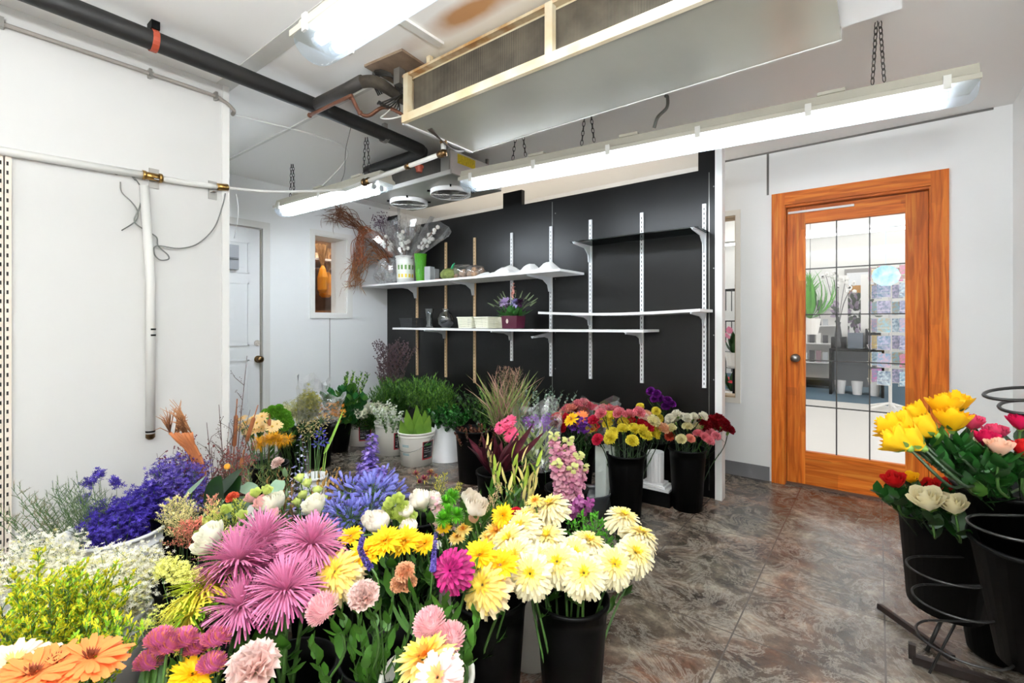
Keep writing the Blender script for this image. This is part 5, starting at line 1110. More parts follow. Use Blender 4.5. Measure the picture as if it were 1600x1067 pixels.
for key, px, d, r0, r1, h, lb, a_off in (('WA', 651, 3.98, .13, .155, .275, 'white bucket with black label and lone big green leaf in the middle of the floor', .75),
                                  ('WC', 612, 4.3, .13, .15, .29, 'white bucket half hidden behind the labelled bucket in front', .55), ('WD', 567, 4.62, .13, .15, .30, 'white bucket with black label farthest left under the dark leaves', .15)):
    t = bb(key, px, d, lb, r0, r1, h, WB, handle=(key == 'WA'), rot=-2.9 if key == 'WA' else 0); c = BK[key]; a0 = facing(c) + a_off
    e = part('label_edge', patch(c, r0, r1, h, .055, .205, a0 - .42, a0 + .42, .0006), LRED, t, True); part('label', patch(c, r0, r1, h, .065, .2, a0 - .36, a0 + .36, .0012), LBK, t, True)
    m = M(); m.k = 0
    for z, n_, w_ in ((.172, 7, .05), (.148, 9, .03), (.128, 6, .035), (.112, 8, .025), (.083, 4, .05)):
        for k in range(n_):
            if R.random() < .85: q = patch(c, r0, r1, h, z, z + .012 if z > .17 else z + .006, a0 - .30 + k * .065, a0 - .30 + k * .065 + w_, .0018, 1); m.add(q.v, q.f, 1 if z > .17 else 0)
    part('label_print', m, [INK, LGR], t)
    if key == 'WA':
        m = M()
        for z in (.175, .165, .105, .095):
            q = patch(c, r0, r1, h, z, z + .005, facing(c) - .9, facing(c) - .45, .001, 3); m.add(q.v, q.f)
        part('volume_marks', m, LTQ, t)
p = fl_at(697, 4.12); solo('upturned_bucket', M().lathe([(.16, 0), (.155, .012), (.095, .30), (.001, .305)], p, 28), WHB, 'plain white cone-shaped bucket upside down right of the labelled white bucket', 'bucket', smooth=True)
# white corner box beside the tall bucket, ribbed stand before the wall
p = fl_at(946, 2.98); m = openbox(p, .09, .09, .40, .004, -.3)
solo('white_container', m, mat('pale_container', 'dfe6df', .4), 'narrow pale square container just left of the yellow carnation bucket', 'container')
p = fl_at(1024, 3.12); m = M().box((-.12, -.07, .0), (.12, .07, .09), rotm(p, .0)); solo('low_platform', m, BLACKM, 'low black platform at the foot of the black wall between the carnation buckets', 'platform')
m = M()
for k, (a, b, z) in enumerate(((.11, .065, .092), (.085, .058, .108), (.07, .05, .122))): m.box((-a, -b, z), (a, b, z + .014), rotm(p, .0))
solo('white_plinth', m, SHELFW, 'stepped white base on the low black platform', 'plinth')
m = M(); n = 64; vs = []
for z in (.137, .33):
    for j in range(n): a = 2 * pi * j / n; r = .052 + (.003 if (j // 2) % 2 else 0); vs.append(p + Vector((r * math.cos(a), r * math.sin(a), z)))
m.add(vs, [(j, (j + 1) % n, n + (j + 1) % n, n + j) for j in range(n)] + [tuple(range(n, 2 * n))])
solo('ribbed_pot', m, SHELFW, 'white ribbed round pot standing on the stepped white base', 'pot')

# ---------------------------------------------------------------- cream and yellow chrysanthemums
K_CR = 'cream chrysanthemum with yellow centre in the front right black bucket'
for i, (x, y, d) in enumerate([(862, 792, 1.52), (824, 812, 1.50), (815, 826, 1.44), (797, 846, 1.38), (856, 842, 1.44), (806, 872, 1.30), (829, 898, 1.24), (872, 880, 1.30), (919, 850, 1.42), (912, 898, 1.26), (959, 884, 1.34), (992, 866, 1.42), (1000, 838, 1.50), (974, 810, 1.60)]):
    lb, g = {0: ('cream chrysanthemum standing highest at the back of the front right bunch', None), 9: ('large cream chrysanthemum facing forward at the front centre of the right bunch', None), 13: ('white chrysanthemum at the upper right end of the front right bunch', None), 11: ('cream chrysanthemum at the right edge of the front right bunch, petals hanging', None)}.get(i, (K_CR, 'cream chrysanthemums in the front right bucket'))
    flower('cream', at(x, y, d=d), BK['A'] if i < 99 else None, lb, 'chrysanthemum', g, s=1.0, nm='chrysanthemum', nleaf=3, leafL=.06, leafW=.03, lobes=True, sr=.0032, lo=.45)
flower('cream_rich', at(757, 916, d=1.17), BK['B'], 'big drooping cream chrysanthemum right of the magenta bloom', 'chrysanthemum', face=(.1, -.75, .65), s=1.1, nm='chrysanthemum', lobes=True, leafW=.03, sr=.0035)
flower('cream_rich', at(527, 896, d=1.15), BK['D'], 'big pale yellow chrysanthemum beside the pink spider blooms', 'chrysanthemum', face=(.2, -.7, .75), s=1.05, nm='chrysanthemum', lobes=True, leafW=.03, sr=.0035)
flower('cream', at(838, 880, d=1.33), BK['A'], K_CR, 'chrysanthemum', 'cream chrysanthemums in the front right bucket', nm='chrysanthemum')
flower('cream', at(897, 868, d=1.36), BK['A'], K_CR, 'chrysanthemum', 'cream chrysanthemums in the front right bucket', nm='chrysanthemum')
YD_ = [(602, 846, 1.22, 'D', 'bright yellow daisy-like chrysanthemum highest above the curved purple spike'), (574, 862, 1.20, 'D', 'yellow chrysanthemum just right of the curved purple spike'), (632, 846, 1.27, 'D2', 'yellow chrysanthemum between the two purple spikes'), (664, 850, 1.30, 'D2', 'small lemon chrysanthemum left of the straight purple spike'),
       (750, 868, 1.22, 'B', 'yellow chrysanthemum just above the magenta bloom'), (782, 884, 1.20, 'B', 'yellow chrysanthemum squeezed beside the cream bunch'), (548, 838, 1.38, 'E2', 'small lemon chrysanthemum above the pale yellow bloom')]
for x, y, d, k, lb in YD_: flower('daisy_y', at(x, y, d=d), BK[k], lb, 'chrysanthemum', face=(.1, -.35, .9), s=.95 if 'small' not in lb else .7, nm='chrysanthemum', lobes=True, leafW=.03)
flower('daisy_gold', at(664, 1030, d=.92), BK['Cw'], 'golden yellow daisy bloom at the bottom edge of the picture', 'chrysanthemum', face=(-.2, -.2, 1), s=1.05, nm='chrysanthemum', lobes=True, leafW=.03)
flower('palemum', at(686, 1060, d=.86), BK['Cw'], 'pale pink bloom at the very bottom below the golden one', 'chrysanthemum', face=(.1, -.6, .7), s=1.0, nm='chrysanthemum')
flower('magenta', at(706, 892, d=1.10), BK['Cw'], 'magenta chrysanthemum bloom in the front centre', 'chrysanthemum', face=(.3, -.85, .5), s=1.0, nm='chrysanthemum', lobes=True, leafW=.035, nleaf=5)
for i, (x, y, d, s, lb) in enumerate([(372, 880, 1.10, 1.02, 'large pink spider chrysanthemum at the front left, fully open'), (408, 846, 1.24, 1.0, 'pink spider chrysanthemum rising behind the largest one'), (486, 852, 1.18, .95, 'pink spider chrysanthemum standing right above the others'),
                                  (378, 950, 1.04, .88, 'darker pink spider chrysanthemum drooping below the largest one'), (446, 925, 1.06, .95, 'pink spider chrysanthemum next to the pale yellow bloom'), (430, 905, 1.16, .9, 'pink spider chrysanthemum in the middle of the spider group')]):
    flower('spider', at(x, y, d=d), BK['E'] if x > 390 else BK['G'], lb, 'chrysanthemum', face=((-.45, .1, .9), (0, .15, 1), (.15, .1, 1), (-.1, -.1, 1), (.0, .0, 1), (-.2, .1, .9))[i], s=s, nm='spider_chrysanthemum', nleaf=5, leafL=.08, leafW=.035, lobes=True, sr=.0045)
flower('spider_green', at(325, 925, d=1.08), BK['G'], 'yellow green spider chrysanthemum left of the pink ones', 'chrysanthemum', face=(-.45, .0, .8), s=1.15, nm='spider_chrysanthemum', sr=.004)
flower('spider_green', at(305, 958, d=1.03), BK['G'], 'lower yellow green spider chrysanthemum facing left', 'chrysanthemum', face=(-.5, -.5, .3), s=.8, nm='spider_chrysanthemum', sr=.004)
for x, y, d, lb, b in [(505, 952, 1.02, 'pale pink pompon bloom under the pale yellow chrysanthemum', 'E'), (672, 976, 1.0, 'upper pale pink pompon of the touching pair', 'Cw'), (703, 1000, .98, 'lower pale pink pompon of the touching pair', 'Cw')]:
    flower('pompon_pink', at(x, y, d=d), BK[b], lb, 'pompon flower', face=(-.1, -.5, .8), s=1.05, nm='pompon_flower', lobes=True)
for x, y, d, k, lb, b, s in [(570, 935, 1.03, 'palepink', 'pale pink ruffled carnation at the lower end of the curved purple spike', 'D', 1.0), (634, 896, 1.12, 'peach', 'upper peach carnation among dark stems', 'D', .7), (624, 915, 1.12, 'peach', 'lower peach carnation among dark stems', 'D', .6),
                          (400, 1048, .82, 'palepink', 'large pale pink ruffled bloom at the bottom edge', 'P', 1.25), (640, 914, 1.13, 'peach', 'small peach carnation touching the stem of the yellow bloom', 'D', .6)]:
    flower('carn_' + k, at(x, y, d=d), BK[b], lb, 'carnation', face=(0, -.4, .9), s=s, nm='carnation', nleaf=3, leafW=.012, leafL=.09)
MM = 'small mauve pompon bloom with an orange top in the front left bunch'
for i, (x, y) in enumerate([(250, 1000), (286, 1000), (338, 999), (234, 1035), (331, 1039), (305, 1012), (262, 1010)]):
    lb = {0: 'small mauve pompon bloom at the upper left of the mauve group', 1: 'largest small mauve pompon with orange tip', 2: 'small mauve pompon below the drooping spider bloom', 3: 'small mauve pompon lowest at the left of its group', 4: 'small mauve pompon lowest at the right of its group'}.get(i, MM)
    flower('mini_mauve', at(x, y, d=.92 + .02 * (i % 3)), BK['P'], lb, 'pompon flower', MM if lb == MM else None, face=(0, .12, 1), s=1.0, nm='pompon_flower', nleaf=2)
flower('daisy_y', at(300, 1055, d=.93), BK['P'], 'yellow bloom hidden below the small mauve pompons', 'chrysanthemum', s=.8, nm='chrysanthemum')
for x, y, d, k, lb in [(86, 1040, .80, 'gerb_orange', 'orange gerbera in the middle of the bottom left row'), (140, 1030, .82, 'gerb_orange', 'orange gerbera at the right end of the bottom left row'), (50, 1056, .77, 'gerb_orange', 'orange gerbera half cut by the bottom edge'), (22, 1036, .80, 'gerb_peach', 'pale peach gerbera in the bottom left corner')]:
    flower(k, at(x, y, d=d), BK['O'], lb, 'gerbera', face=(.1, .12, 1), s=1.0, nm='gerbera', nleaf=0, sr=.0035)
# carnations ------------------------------------------------------------
def carn(lst, bk, where, d0, sc_=1.0):
    seen = {}
    for i, (x, y, k) in enumerate(lst):
        n = {'yellow': 'yellow', 'white': 'white', 'pink': 'pink', 'red': 'red', 'darkred': 'dark red', 'hot': 'bright crimson', 'salmon': 'salmon', 'peach': 'peach', 'palepink': 'pale pink', 'purple': 'deep purple', 'cream': 'cream', 'coral': 'coral'}[k]
        lb = '%s carnation in %s' % (n, where)
        flower('carn_' + k, at(x, y, d=d0 + R.uniform(-.06, .06) + (0 if y > 680 else .08)), BK[bk], lb, 'carnation', lb, s=sc_ * R.uniform(.9, 1.08), nm='carnation', nleaf=2, leafL=.1, leafW=.006, smat=STEMD)
carn([(925, 670, 'yellow'), (947, 652, 'yellow'), (950, 664, 'yellow'), (957, 678, 'yellow'), (957, 652, 'yellow'), (973, 672, 'yellow'), (988, 690, 'yellow'), (990, 672, 'yellow'), (1003, 674, 'yellow'), (1022, 680, 'yellow'), (1008, 682, 'yellow'), (975, 662, 'yellow'), (955, 685, 'yellow'),
      (929, 670, 'hot'), (935, 688, 'hot'), (928, 658, 'hot'), (985, 661, 'red'), (1000, 664, 'red'), (1012, 668, 'red'), (940, 648, 'pink'), (983, 650, 'pink'), (998, 646, 'pink'), (1006, 655, 'palepink'), (968, 647, 'pink'), (1020, 660, 'cream'), (1026, 670, 'yellow'), (1034, 672, 'peach')], 'C1', 'the yellow dominated bucket', 2.86, 1.15)
carn([(1048, 655, 'white'), (1046, 664, 'white'), (1055, 659, 'white'), (1066, 652, 'white'), (1074, 654, 'white'), (1084, 653, 'white'), (1074, 668, 'cream'), (1090, 668, 'cream'), (1065, 687, 'cream'), (1098, 651, 'white'), (1058, 649, 'white'), (1080, 662, 'white'), (1050, 670, 'cream'), (1090, 679, 'pink'), (1100, 683, 'pink'), (1108, 690, 'pink'), (1118, 682, 'pink'), (1092, 672, 'pink'), (1078, 686, 'salmon'), (1110, 678, 'pink')], 'C2', 'the bucket at the end of the black wall', 2.98, .92)
carn([(1100, 664, 'darkred'), (1112, 660, 'darkred'), (1122, 657, 'darkred'), (1130, 664, 'darkred'), (1138, 674, 'darkred'), (1118, 669, 'darkred'), (1106, 673, 'darkred')], 'C2', 'the same bucket as the white ones, leaning right', 2.94, 1.2)
carn([(1001, 637, 'yellow'), (1025, 643, 'yellow'), (1030, 655, 'yellow'), (1010, 648, 'peach'), (1043, 668, 'yellow'), (1046, 682, 'coral')], 'C5', 'the back row near the purple ones', 3.1, .9)
carn([(1017, 612, 'purple'), (1026, 616, 'purple'), (1032, 623, 'purple'), (1043, 626, 'purple'), (1050, 632, 'purple'), (1040, 636, 'purple'), (1022, 624, 'purple')], 'C5', 'the bucket against the black wall', 3.1, .8)
carn([(893, 640, 'salmon'), (903, 634, 'pink'), (912, 632, 'pink'), (920, 636, 'hot'), (890, 648, 'coral'), (902, 645, 'coral'), (912, 645, 'coral'), (908, 639, 'salmon'), (942, 640, 'pink'), (952, 641, 'hot'), (963, 643, 'hot'), (938, 655, 'pink'), (948, 646, 'pink'), (930, 641, 'hot'), (888, 641, 'pink'), (882, 648, 'salmon')], 'C3', 'the mixed bucket by the black wall', 3.2, 1.15)
carn([(870, 655, 'red'), (878, 660, 'red'), (866, 662, 'darkred'), (884, 656, 'red'), (874, 668, 'red')], 'C4', 'the wrapped bunch behind the snapdragons', 3.0, 1.3)
for x, y, d, k, lb in [(905, 653, 3.0, 'gerb_orange', 'orange gerbera amid the mixed carnations by the black wall'), (794, 658, 2.75, 'gerb_pink', 'upper pink gerbera before the copper leaves'), (782, 665, 2.75, 'gerb_pink', 'left pink gerbera before the copper leaves'), (797, 678, 2.7, 'gerb_pink', 'lower pink gerbera hanging toward the viewer'), (893, 656, 2.95, 'daisy_y', 'pale yellow daisy bloom in front of the coral carnations')]:
    flower(k, at(x, y, d=d), BK['C4'] if x > 850 else BK['CO'], lb, 'gerbera', face=(-.2, -.6, .6), s=1.0, nm='gerbera', nleaf=0)
# ---------------------------------------------------------------- sprays, foliage and dried stems
P_ = pm
# agapanthus
for x, y, d, s, lb in [(545, 775, 1.75, 1.1, 'blue agapanthus head at the left of the group'), (583, 775, 1.72, 1.25, 'largest blue agapanthus head under the lilac spike'), (610, 775, 1.85, 1.0, 'blue agapanthus head at the right of the group'), (548, 812, 1.55, 1.0, 'lower blue agapanthus head left of the white blooms'), (577, 802, 1.6, 1.0, 'lower blue agapanthus head above the white blooms'), (528, 800, 1.6, .8, 'small blue agapanthus head behind the pink spider bloom'), (595, 757, 1.95, 1.0, 'blue agapanthus head at the back under the lilac spike')]:
    c = at(x, y, d=d); spray('agapanthus', lb, 'agapanthus', None, BK['AG'], c, b_umbel(64, .062 * s, .032 * s, .0062 * s), [P_('9496de'), P_('6c66b0')], sr=.004)
b_del = b_spike(.7, .03, 60, .028, .022, .55, .2, .3)
for x, y, d, lb in [(575, 715, 2.0, 'lilac delphinium spike just left of the tallest one'), (606, 760, 1.95, 'low lilac delphinium spike at the right of the agapanthus'), (582, 690, 2.05, 'tall lilac delphinium spike in the middle'), (596, 742, 1.95, 'shorter lilac delphinium spike leaning right'), (566, 735, 2.0, 'short lilac delphinium spike at the left')]:
    spray('delphinium', lb, 'delphinium', None, BK['AG'], at(x, y - 12, d=d), b_del, [P_('ae96dc'), P_('8a74c4')], sr=.004)
for x, y, d in [(500, 775, 1.7), (476, 705, 2.05), (462, 735, 1.95), (470, 690, 2.1), (483, 760, 1.9)]:
    spray('delphinium', 'thin loose lavender delphinium stem left of the agapanthus', 'delphinium', 'thin lavender delphinium stems', BK['K4'], at(x, y - 10, d=d), b_spike(.55, .022, 24, .013, .009, .3, .3, .5), [P_('9a92cc'), P_('c5c3dc')])
# snapdragons
for x, y, d, s in [(865, 690, 2.2, 1), (888, 697, 2.2, 1), (905, 720, 2.2, 1), (870, 735, 2.15, .9), (895, 742, 2.15, .9), (912, 740, 2.25, .9), (880, 715, 2.3, 1)]:
    spray('snapdragon', 'pink snapdragon spike right of the gladiolus leaves', 'snapdragon', 'pink snapdragon spikes', BK['SN'], at(x, y - 14, d=d), b_spike(.6, .026, 40, .034, .03, .6, .3, .35, tipk=2), [P_('efb9c8'), P_('d08aa6'), P_('d3d68c')], sr=.0035, jb=.05)
for x, y in [(905, 790), (922, 793), (898, 800)]:
    spray('snapdragon', 'dark purple snapdragon tip behind the cream chrysanthemums', 'snapdragon', 'dark purple snapdragon tips', BK['SN'], at(x, y - 10, d=1.85), b_spike(.8, .02, 22, .02, .015, .5, .3, .3), [P_('8c3a78'), P_('b06a9c')])
# purple veronica spikes
VE = [P_('5b4a9c'), P_('7a6ab8')]
t = thing('veronica', 'curved dark purple veronica spike between yellow and cream blooms', 'veronica', BK['D'] + Vector((0, 0, .02))); pts = [at(x, y, d=d) for x, y, d in ((600, 1060, 1.1), (594, 960, 1.08), (590, 905, 1.07), (574, 880, 1.08), (563, 858, 1.09), (568, 838, 1.1), (580, 836, 1.12))]
P = smoothpath([BK['D'] + Vector((0, 0, .02))] + pts, 5); st = M().tube(P, .0025, 5); part('stem', st, STEM, t, True); fl = M(); b_spike(.40, .006, 260, .006, .004, .35, .2, .4)(smoothpath(pts[1:6], 8), M(), fl, R); part('florets', fl, VE, t)
pts = [at(x, y, d=d) for x, y, d in ((672, 960, 1.1), (675, 905, 1.1), (678, 870, 1.1), (681, 832, 1.12))]; t = thing('veronica', 'straight thin purple veronica spike left of the magenta bloom', 'veronica', BK['Cw'] + Vector((0, 0, .02)))
P = smoothpath([BK['Cw'] + Vector((0, 0, .02))] + pts, 5); part('stem', M().tube(P, .002, 5), STEM, t, True); fl = M(); b_spike(.2, .005, 200, .006, .004, .6, .2, .4)(smoothpath(pts[1:], 8), M(), fl, R); part('florets', fl, VE, t)
# white lisianthus, tulips, stock
for x, y, d, k, s, lb, b in [(427, 797, 1.5, 'lisi_white', 1.2, 'white lisianthus bloom above the pink spider flowers', 'G2'), (438, 792, 1.52, 'lisi_white', 1.1, 'white lisianthus bloom touching its neighbour above the spider flowers', 'G2'), (498, 800, 1.48, 'lisi_white', 1.3, 'white lisianthus bloom beside the small agapanthus head', 'E2'), (338, 848, 1.3, 'lisi_white', 1.35, 'white lisianthus bloom left of the largest spider flower', 'H2'), (327, 862, 1.28, 'lisi_white', 1.1, 'lower white lisianthus bud left of the spider flower', 'H2'),
                      (414, 792, 1.5, 'lisi_pink', .9, 'pale pink lisianthus bud left of the white blooms', 'G2'), (398, 783, 1.55, 'lisi_pink', .8, 'small pale pink lisianthus bud highest at the left', 'G2'), (430, 812, 1.45, 'lisi_pink', .8, 'pink lisianthus bud low behind the spider flower', 'G2'), (435, 725, 2.0, 'carn_palepink', .75, 'pale pink carnation alone among dried stems', 'K4')]:
    flower(k, at(x, y, d=d), BK[b], lb, 'lisianthus' if 'lisi' in k else 'carnation', face=(0, -.5, .9), s=s, nm='lisianthus' if 'lisi' in k else 'carnation', nleaf=3, leafL=.05, leafW=.022, lmat=mat('leaf_grey', '7f9a70', .5, trans=.2))
for i, (x, y) in enumerate([(470, 752), (482, 760), (495, 772), (476, 778), (488, 785), (505, 786), (466, 790), (400, 775), (415, 771), (360, 838), (322, 820), (314, 838), (372, 845), (378, 810), (352, 800)]):
    flower('lisi_green', at(x, y, d=(1.62 if x > 440 else 1.5)), BK['E2' if x > 440 else ('G2' if x > 365 else 'H2')], 'small yellow green lisianthus bud on a thin upright stem' if x > 440 else 'small yellow green lisianthus bud left of the spider flowers', 'lisianthus', 'green lisianthus buds right' if x > 440 else 'green lisianthus buds left', s=.6, nm='lisianthus_bud', nleaf=2, leafL=.04, leafW=.012, sr=.002)
for x, y, d, s, lb in [(598, 822, 1.45, 1.5, 'white tulip-like bloom above the yellow chrysanthemums'), (585, 815, 1.47, 1.2, 'white bloom tilted left under the agapanthus'), (644, 828, 1.42, 1.15, 'rounded white bloom with a peach blush above the lemon flowers'), (662, 786, 1.58, 1.5, 'large white bloom at the back left of the white group'), (681, 782, 1.62, 1.2, 'white bloom behind the green button flowers'), (742, 792, 1.5, 1.5, 'large white egg-shaped bloom with orange shading'), (732, 776, 1.62, 1.2, 'pale pink white bloom behind the egg-shaped one'), (640, 800, 1.5, 1.0, 'white bud between green buds and the large white bloom')]:
    flower('tulip_white', at(x, y + 8, d=d), BK['D2'] if x < 700 else BK['T2'], lb, 'white bloom', face=(.5 if x > 700 else -.2, -.3, .8), s=s, nm='white_bloom', nleaf=3, leafL=.09, leafW=.03)
for i, (x, y) in enumerate([(612, 790), (622, 784), (630, 795), (618, 808), (632, 812), (645, 812), (606, 803), (640, 822)]):
    flower('lisi_green', at(x, y, d=1.5), BK['D2'], 'pale green bud right of the agapanthus heads', 'lisianthus', 'pale green buds beside the agapanthus', s=.7, nm='lisianthus_bud', nleaf=2, leafL=.05, leafW=.015, sr=.002)
for x, y in [(690, 795), (678, 790), (700, 800), (686, 808)]:
    spray('stock_flower', 'pale pink stock spike among the white blooms', 'stock flower', 'pale pink stock spikes', BK['T2'], at(x, y - 18, d=1.6), b_spike(.78, .018, 30, .018, .014, .4, .3, .4), [P_('f0c6cc'), P_('f8e6e4')])
for x, y, d, s, lb in [(706, 777, 1.6, 1, 'bright green fuzzy dianthus ball behind the white blooms'), (697, 784, 1.56, .8, 'small bright green fuzzy ball left of its larger twin'), (700, 803, 1.5, 1.0, 'green fuzzy dianthus ball below the first one'), (714, 806, 1.48, .9, 'green fuzzy dianthus ball left of the egg-shaped white bloom'), (692, 812, 1.47, .9, 'green fuzzy ball over the cream bucket')]:
    c = at(x, y, d=d); fl = lambda P, st, f_, rr, s=s: [f_.petal(P[-1], Vector((rr.gauss(0, 1), rr.gauss(0, 1), rr.gauss(.5, 1))), UP, .032 * s, .004, rr.uniform(-.5, .5), 0, 2) for _ in range(190)]
    spray('green_dianthus', lb, 'green flower', None, BK['T2'], c, fl, [P_('57a51f')])
# orange alstroemeria, yellow lily petals, green leaves centre
for i, (x, y, k) in enumerate([(786, 806, 'daisy_y'), (776, 832, 'daisy_gold'), (768, 840, 'daisy_gold'), (715, 840, 'daisy_gold'), (724, 828, 'daisy_gold'), (742, 816, 'rose_peach'), (694, 826, 'daisy_y'), (836, 783, 'daisy_gold')]):
    flower(k, at(x, y, d=1.5), BK['T2' if x < 760 else 'GL'], ['upright yellow lily bloom left of the cream bunch', 'orange yellow lily bloom below the yellow one', 'narrow orange lily bloom touching the cream bunch', 'orange alstroemeria over the cream bucket', 'higher orange alstroemeria near the green balls', 'small orange bud between green leaves', 'tiny yellow flower at the tip of the thin purple spike', 'orange bloom at the foot of the gladiolus leaves'][i], 'lily', face=(0, -.3, 1) if i else (.2, -.8, .5), s=.75 if i < 3 else .5, nm='lily', nleaf=5, leafL=.08, leafW=.022)
for x, y, lb in [(806, 803, 'red carnation just left of the cream chrysanthemum bunch'), (800, 812, 'dark red carnation just left of the cream chrysanthemum bunch')]: flower('carn_red' if 'dark' not in lb else 'carn_darkred', at(x, y, d=1.55), BK['GL'], lb, 'carnation', s=.6, nm='carnation')
bunch('green_leaf_branch', 'green leafy alstroemeria stem left of the cream bunch', 'leafy branch', BK['T2'], at(745, 820, d=1.6), (.13, .1, .05), 10, b_leafy(20, .07, .02, .5, -.8), [LEAF], names=('stem', 'leaves'))
bunch('green_leaf_branch', 'dark leafy stem in the second row behind the yellow blooms', 'leafy branch', BK['D2'], at(630, 880, d=1.38), (.16, .06, .05), 8, b_leafy(22, .06, .025, .4, -.8), [LEAFDK], names=('stem', 'leaves'))
bunch('green_leaf_branch', 'leafy chrysanthemum shoot between the front stems', 'leafy branch', BK['D'], at(560, 985, d=1.05), (.13, .05, .07), 6, b_leafy(12, .06, .03, .5, -.8), [LEAF], names=('stem', 'leaves'))
bunch('green_leaf_branch', 'broad leaved green shoot under the magenta bloom', 'leafy branch', BK['Cw'], at(680, 950, d=1.08), (.06, .05, .04), 4, b_leafy(14, .065, .035, .5, -.9), [LEAF], names=('stem', 'leaves'))
bunch('green_leaf_branch', 'leafy shoot at the left of the cream bucket rim', 'leafy branch', BK['Cw'], at(740, 975, d=1.02), (.03, .04, .05), 3, b_leafy(16, .06, .028, .4, -1.2), [LEAF, LEAFL], names=('stem', 'leaves'))
bunch('parsley_green', 'fine green ruffled filler behind the cream chrysanthemums', 'filler', BK['A'], at(925, 815, d=1.72), (.10, .1, .03), 12, b_ferny(16, .06, 9, .5, .007, .014), [P_('4f9a20'), P_('3f7f1c')], names=('stem', 'leaves'))
# gladiolus with dried tips, burgundy leaves
for x, y, d, lb in [(759, 700, 2.3, 'tall cream tipped gladiolus stem at the left'), (774, 735, 2.2, 'cream gladiolus bud stem second from left'), (800, 715, 2.15, 'yellowing gladiolus stem in the middle'), (816, 722, 2.0, 'upright green gladiolus leaf stem'), (838, 728, 1.95, 'yellow tipped gladiolus stem at the right'), (792, 755, 2.05, 'short yellow gladiolus stem'), (826, 745, 2.05, 'leaning yellow gladiolus tip')]:
    c = at(x, y, d=d); def_ = lambda P, st, f_, rr: [f_.petal(P[-1 - j] if j < len(P) else P[0], (V3(rr.uniform(0, 6.28), 1.2)), V3(rr.uniform(0, 6.28), 0), .075, .016, .2, .6, 4, .3, rr.choice((0, 1))) for j in (0, 1, 2, 3, 4, 2, 3)]
    spray('gladiolus', lb, 'gladiolus', None, BK['GL'], c, def_, [P_('eedc8e'), P_('a8bf4a')], STEM, sr=.005, names=('stem', 'buds'))
for i in range(26):
    c = at(R.uniform(700, 860), R.uniform(682, 735), d=R.uniform(2.15, 2.5)); b = BK['CO'] + Vector((0, 0, .35)); t = thing('burgundy_leaf', 'long pointed burgundy leaf behind the gladiolus stems', 'leaf', b, 'burgundy leaves behind the gladiolus'); lf = M(); d = (c - b); lf.petal(b, d + UP * .12, V3(R.uniform(0, 6.28), .3) + (CAMP - b).normalized(), d.length * 1.05, .045, -.35, .3, 7); part('blade', lf, mat('burgundy', '6b2c38', .4, trans=.2, col2='3b1822', vscale=15), t, True)
bunch('green_leaf_branch', 'olive leaves at the foot of the gladiolus', 'leafy branch', BK['GL'], at(785, 770, d=1.95), (.15, .1, .03), 6, b_leafy(14, .09, .025, .5, -.6), [LEAF, LEAFL], names=('stem', 'leaves'))
for x, y, s in ((735, 788, 1.), (772, 772, 1.), (760, 790, .8)): spray('dry_astilbe', 'curling pale astilbe tip above the egg-shaped bloom', 'astilbe', 'pale astilbe tips above the white bloom', BK['T2'], at(x + 10, y - 15, d=1.7), b_plume(20, .045, .7, 10, 0), [P_('e8c79c')])
for x, y in ((700, 755), (665, 745), (676, 740)): spray('yellow_plume', 'thin yellow green plume behind the white blooms', 'filler', 'thin yellow plumes behind the white blooms', BK['S1'], at(x + 20, y, d=1.9), b_plume(22, .04, .75, 9, 0), [P_('c9bf4a')])
for x, y, s in ((650, 742, 1), (663, 750, 1.1), (673, 740, 1), (655, 755, .9), (681, 745, .7)):
    fl = lambda P, st, f_, rr, s=s: [f_.petal(P[-1], Vector((rr.gauss(0, .6), rr.gauss(0, .6), rr.gauss(.9, .5))), UP, .022 * s, .004, .2, 0, 2, .3, rr.choice((0, 0, 1))) for _ in range(80)]
    spray('drumstick_allium', 'wine red and yellow drumstick bloom on a thin stem', 'allium', 'wine red drumstick blooms', BK['S1'], at(x, y, d=2.05), fl, [P_('8c2350'), P_('c9b44a')])
# astilbe plumes left centre
for x, y, d, c_, lb in [(272, 790, 1.6, 'f3e6a8', 'large cream astilbe plume leaning left'), (290, 786, 1.6, 'f3e6a8', 'cream astilbe plume in the middle'), (300, 800, 1.58, 'f3e6a8', 'cream astilbe plume to the right'), (262, 800, 1.62, 'f3e6a8', 'lowest cream astilbe plume'), (336, 800, 1.5, 'eadf8a', 'yellow astilbe plume above the white lisianthus'), (345, 812, 1.48, 'dfe07a', 'lower yellow green astilbe plume'), (282, 812, 1.5, 'f3e6a8', 'short cream plume just above the coral one'), (296, 828, 1.45, 'e98a78', 'coral astilbe plume below the cream ones'), (308, 826, 1.45, 'e98a78', 'second coral astilbe plume, pointing right'), (336, 787, 1.55, 'e9a08c', 'small salmon astilbe tip'), (380, 790, 1.6, 'c8cf5a', 'small yellow green plume near the round leaf')]:
    spray('astilbe', lb, 'astilbe', None, BK['H2'] if x > 320 else BK['K1'], at(x - 3, y - 10, d=d), b_plume(30, .075, .66, 20, 0, .0085, .004), [P_(c_)])
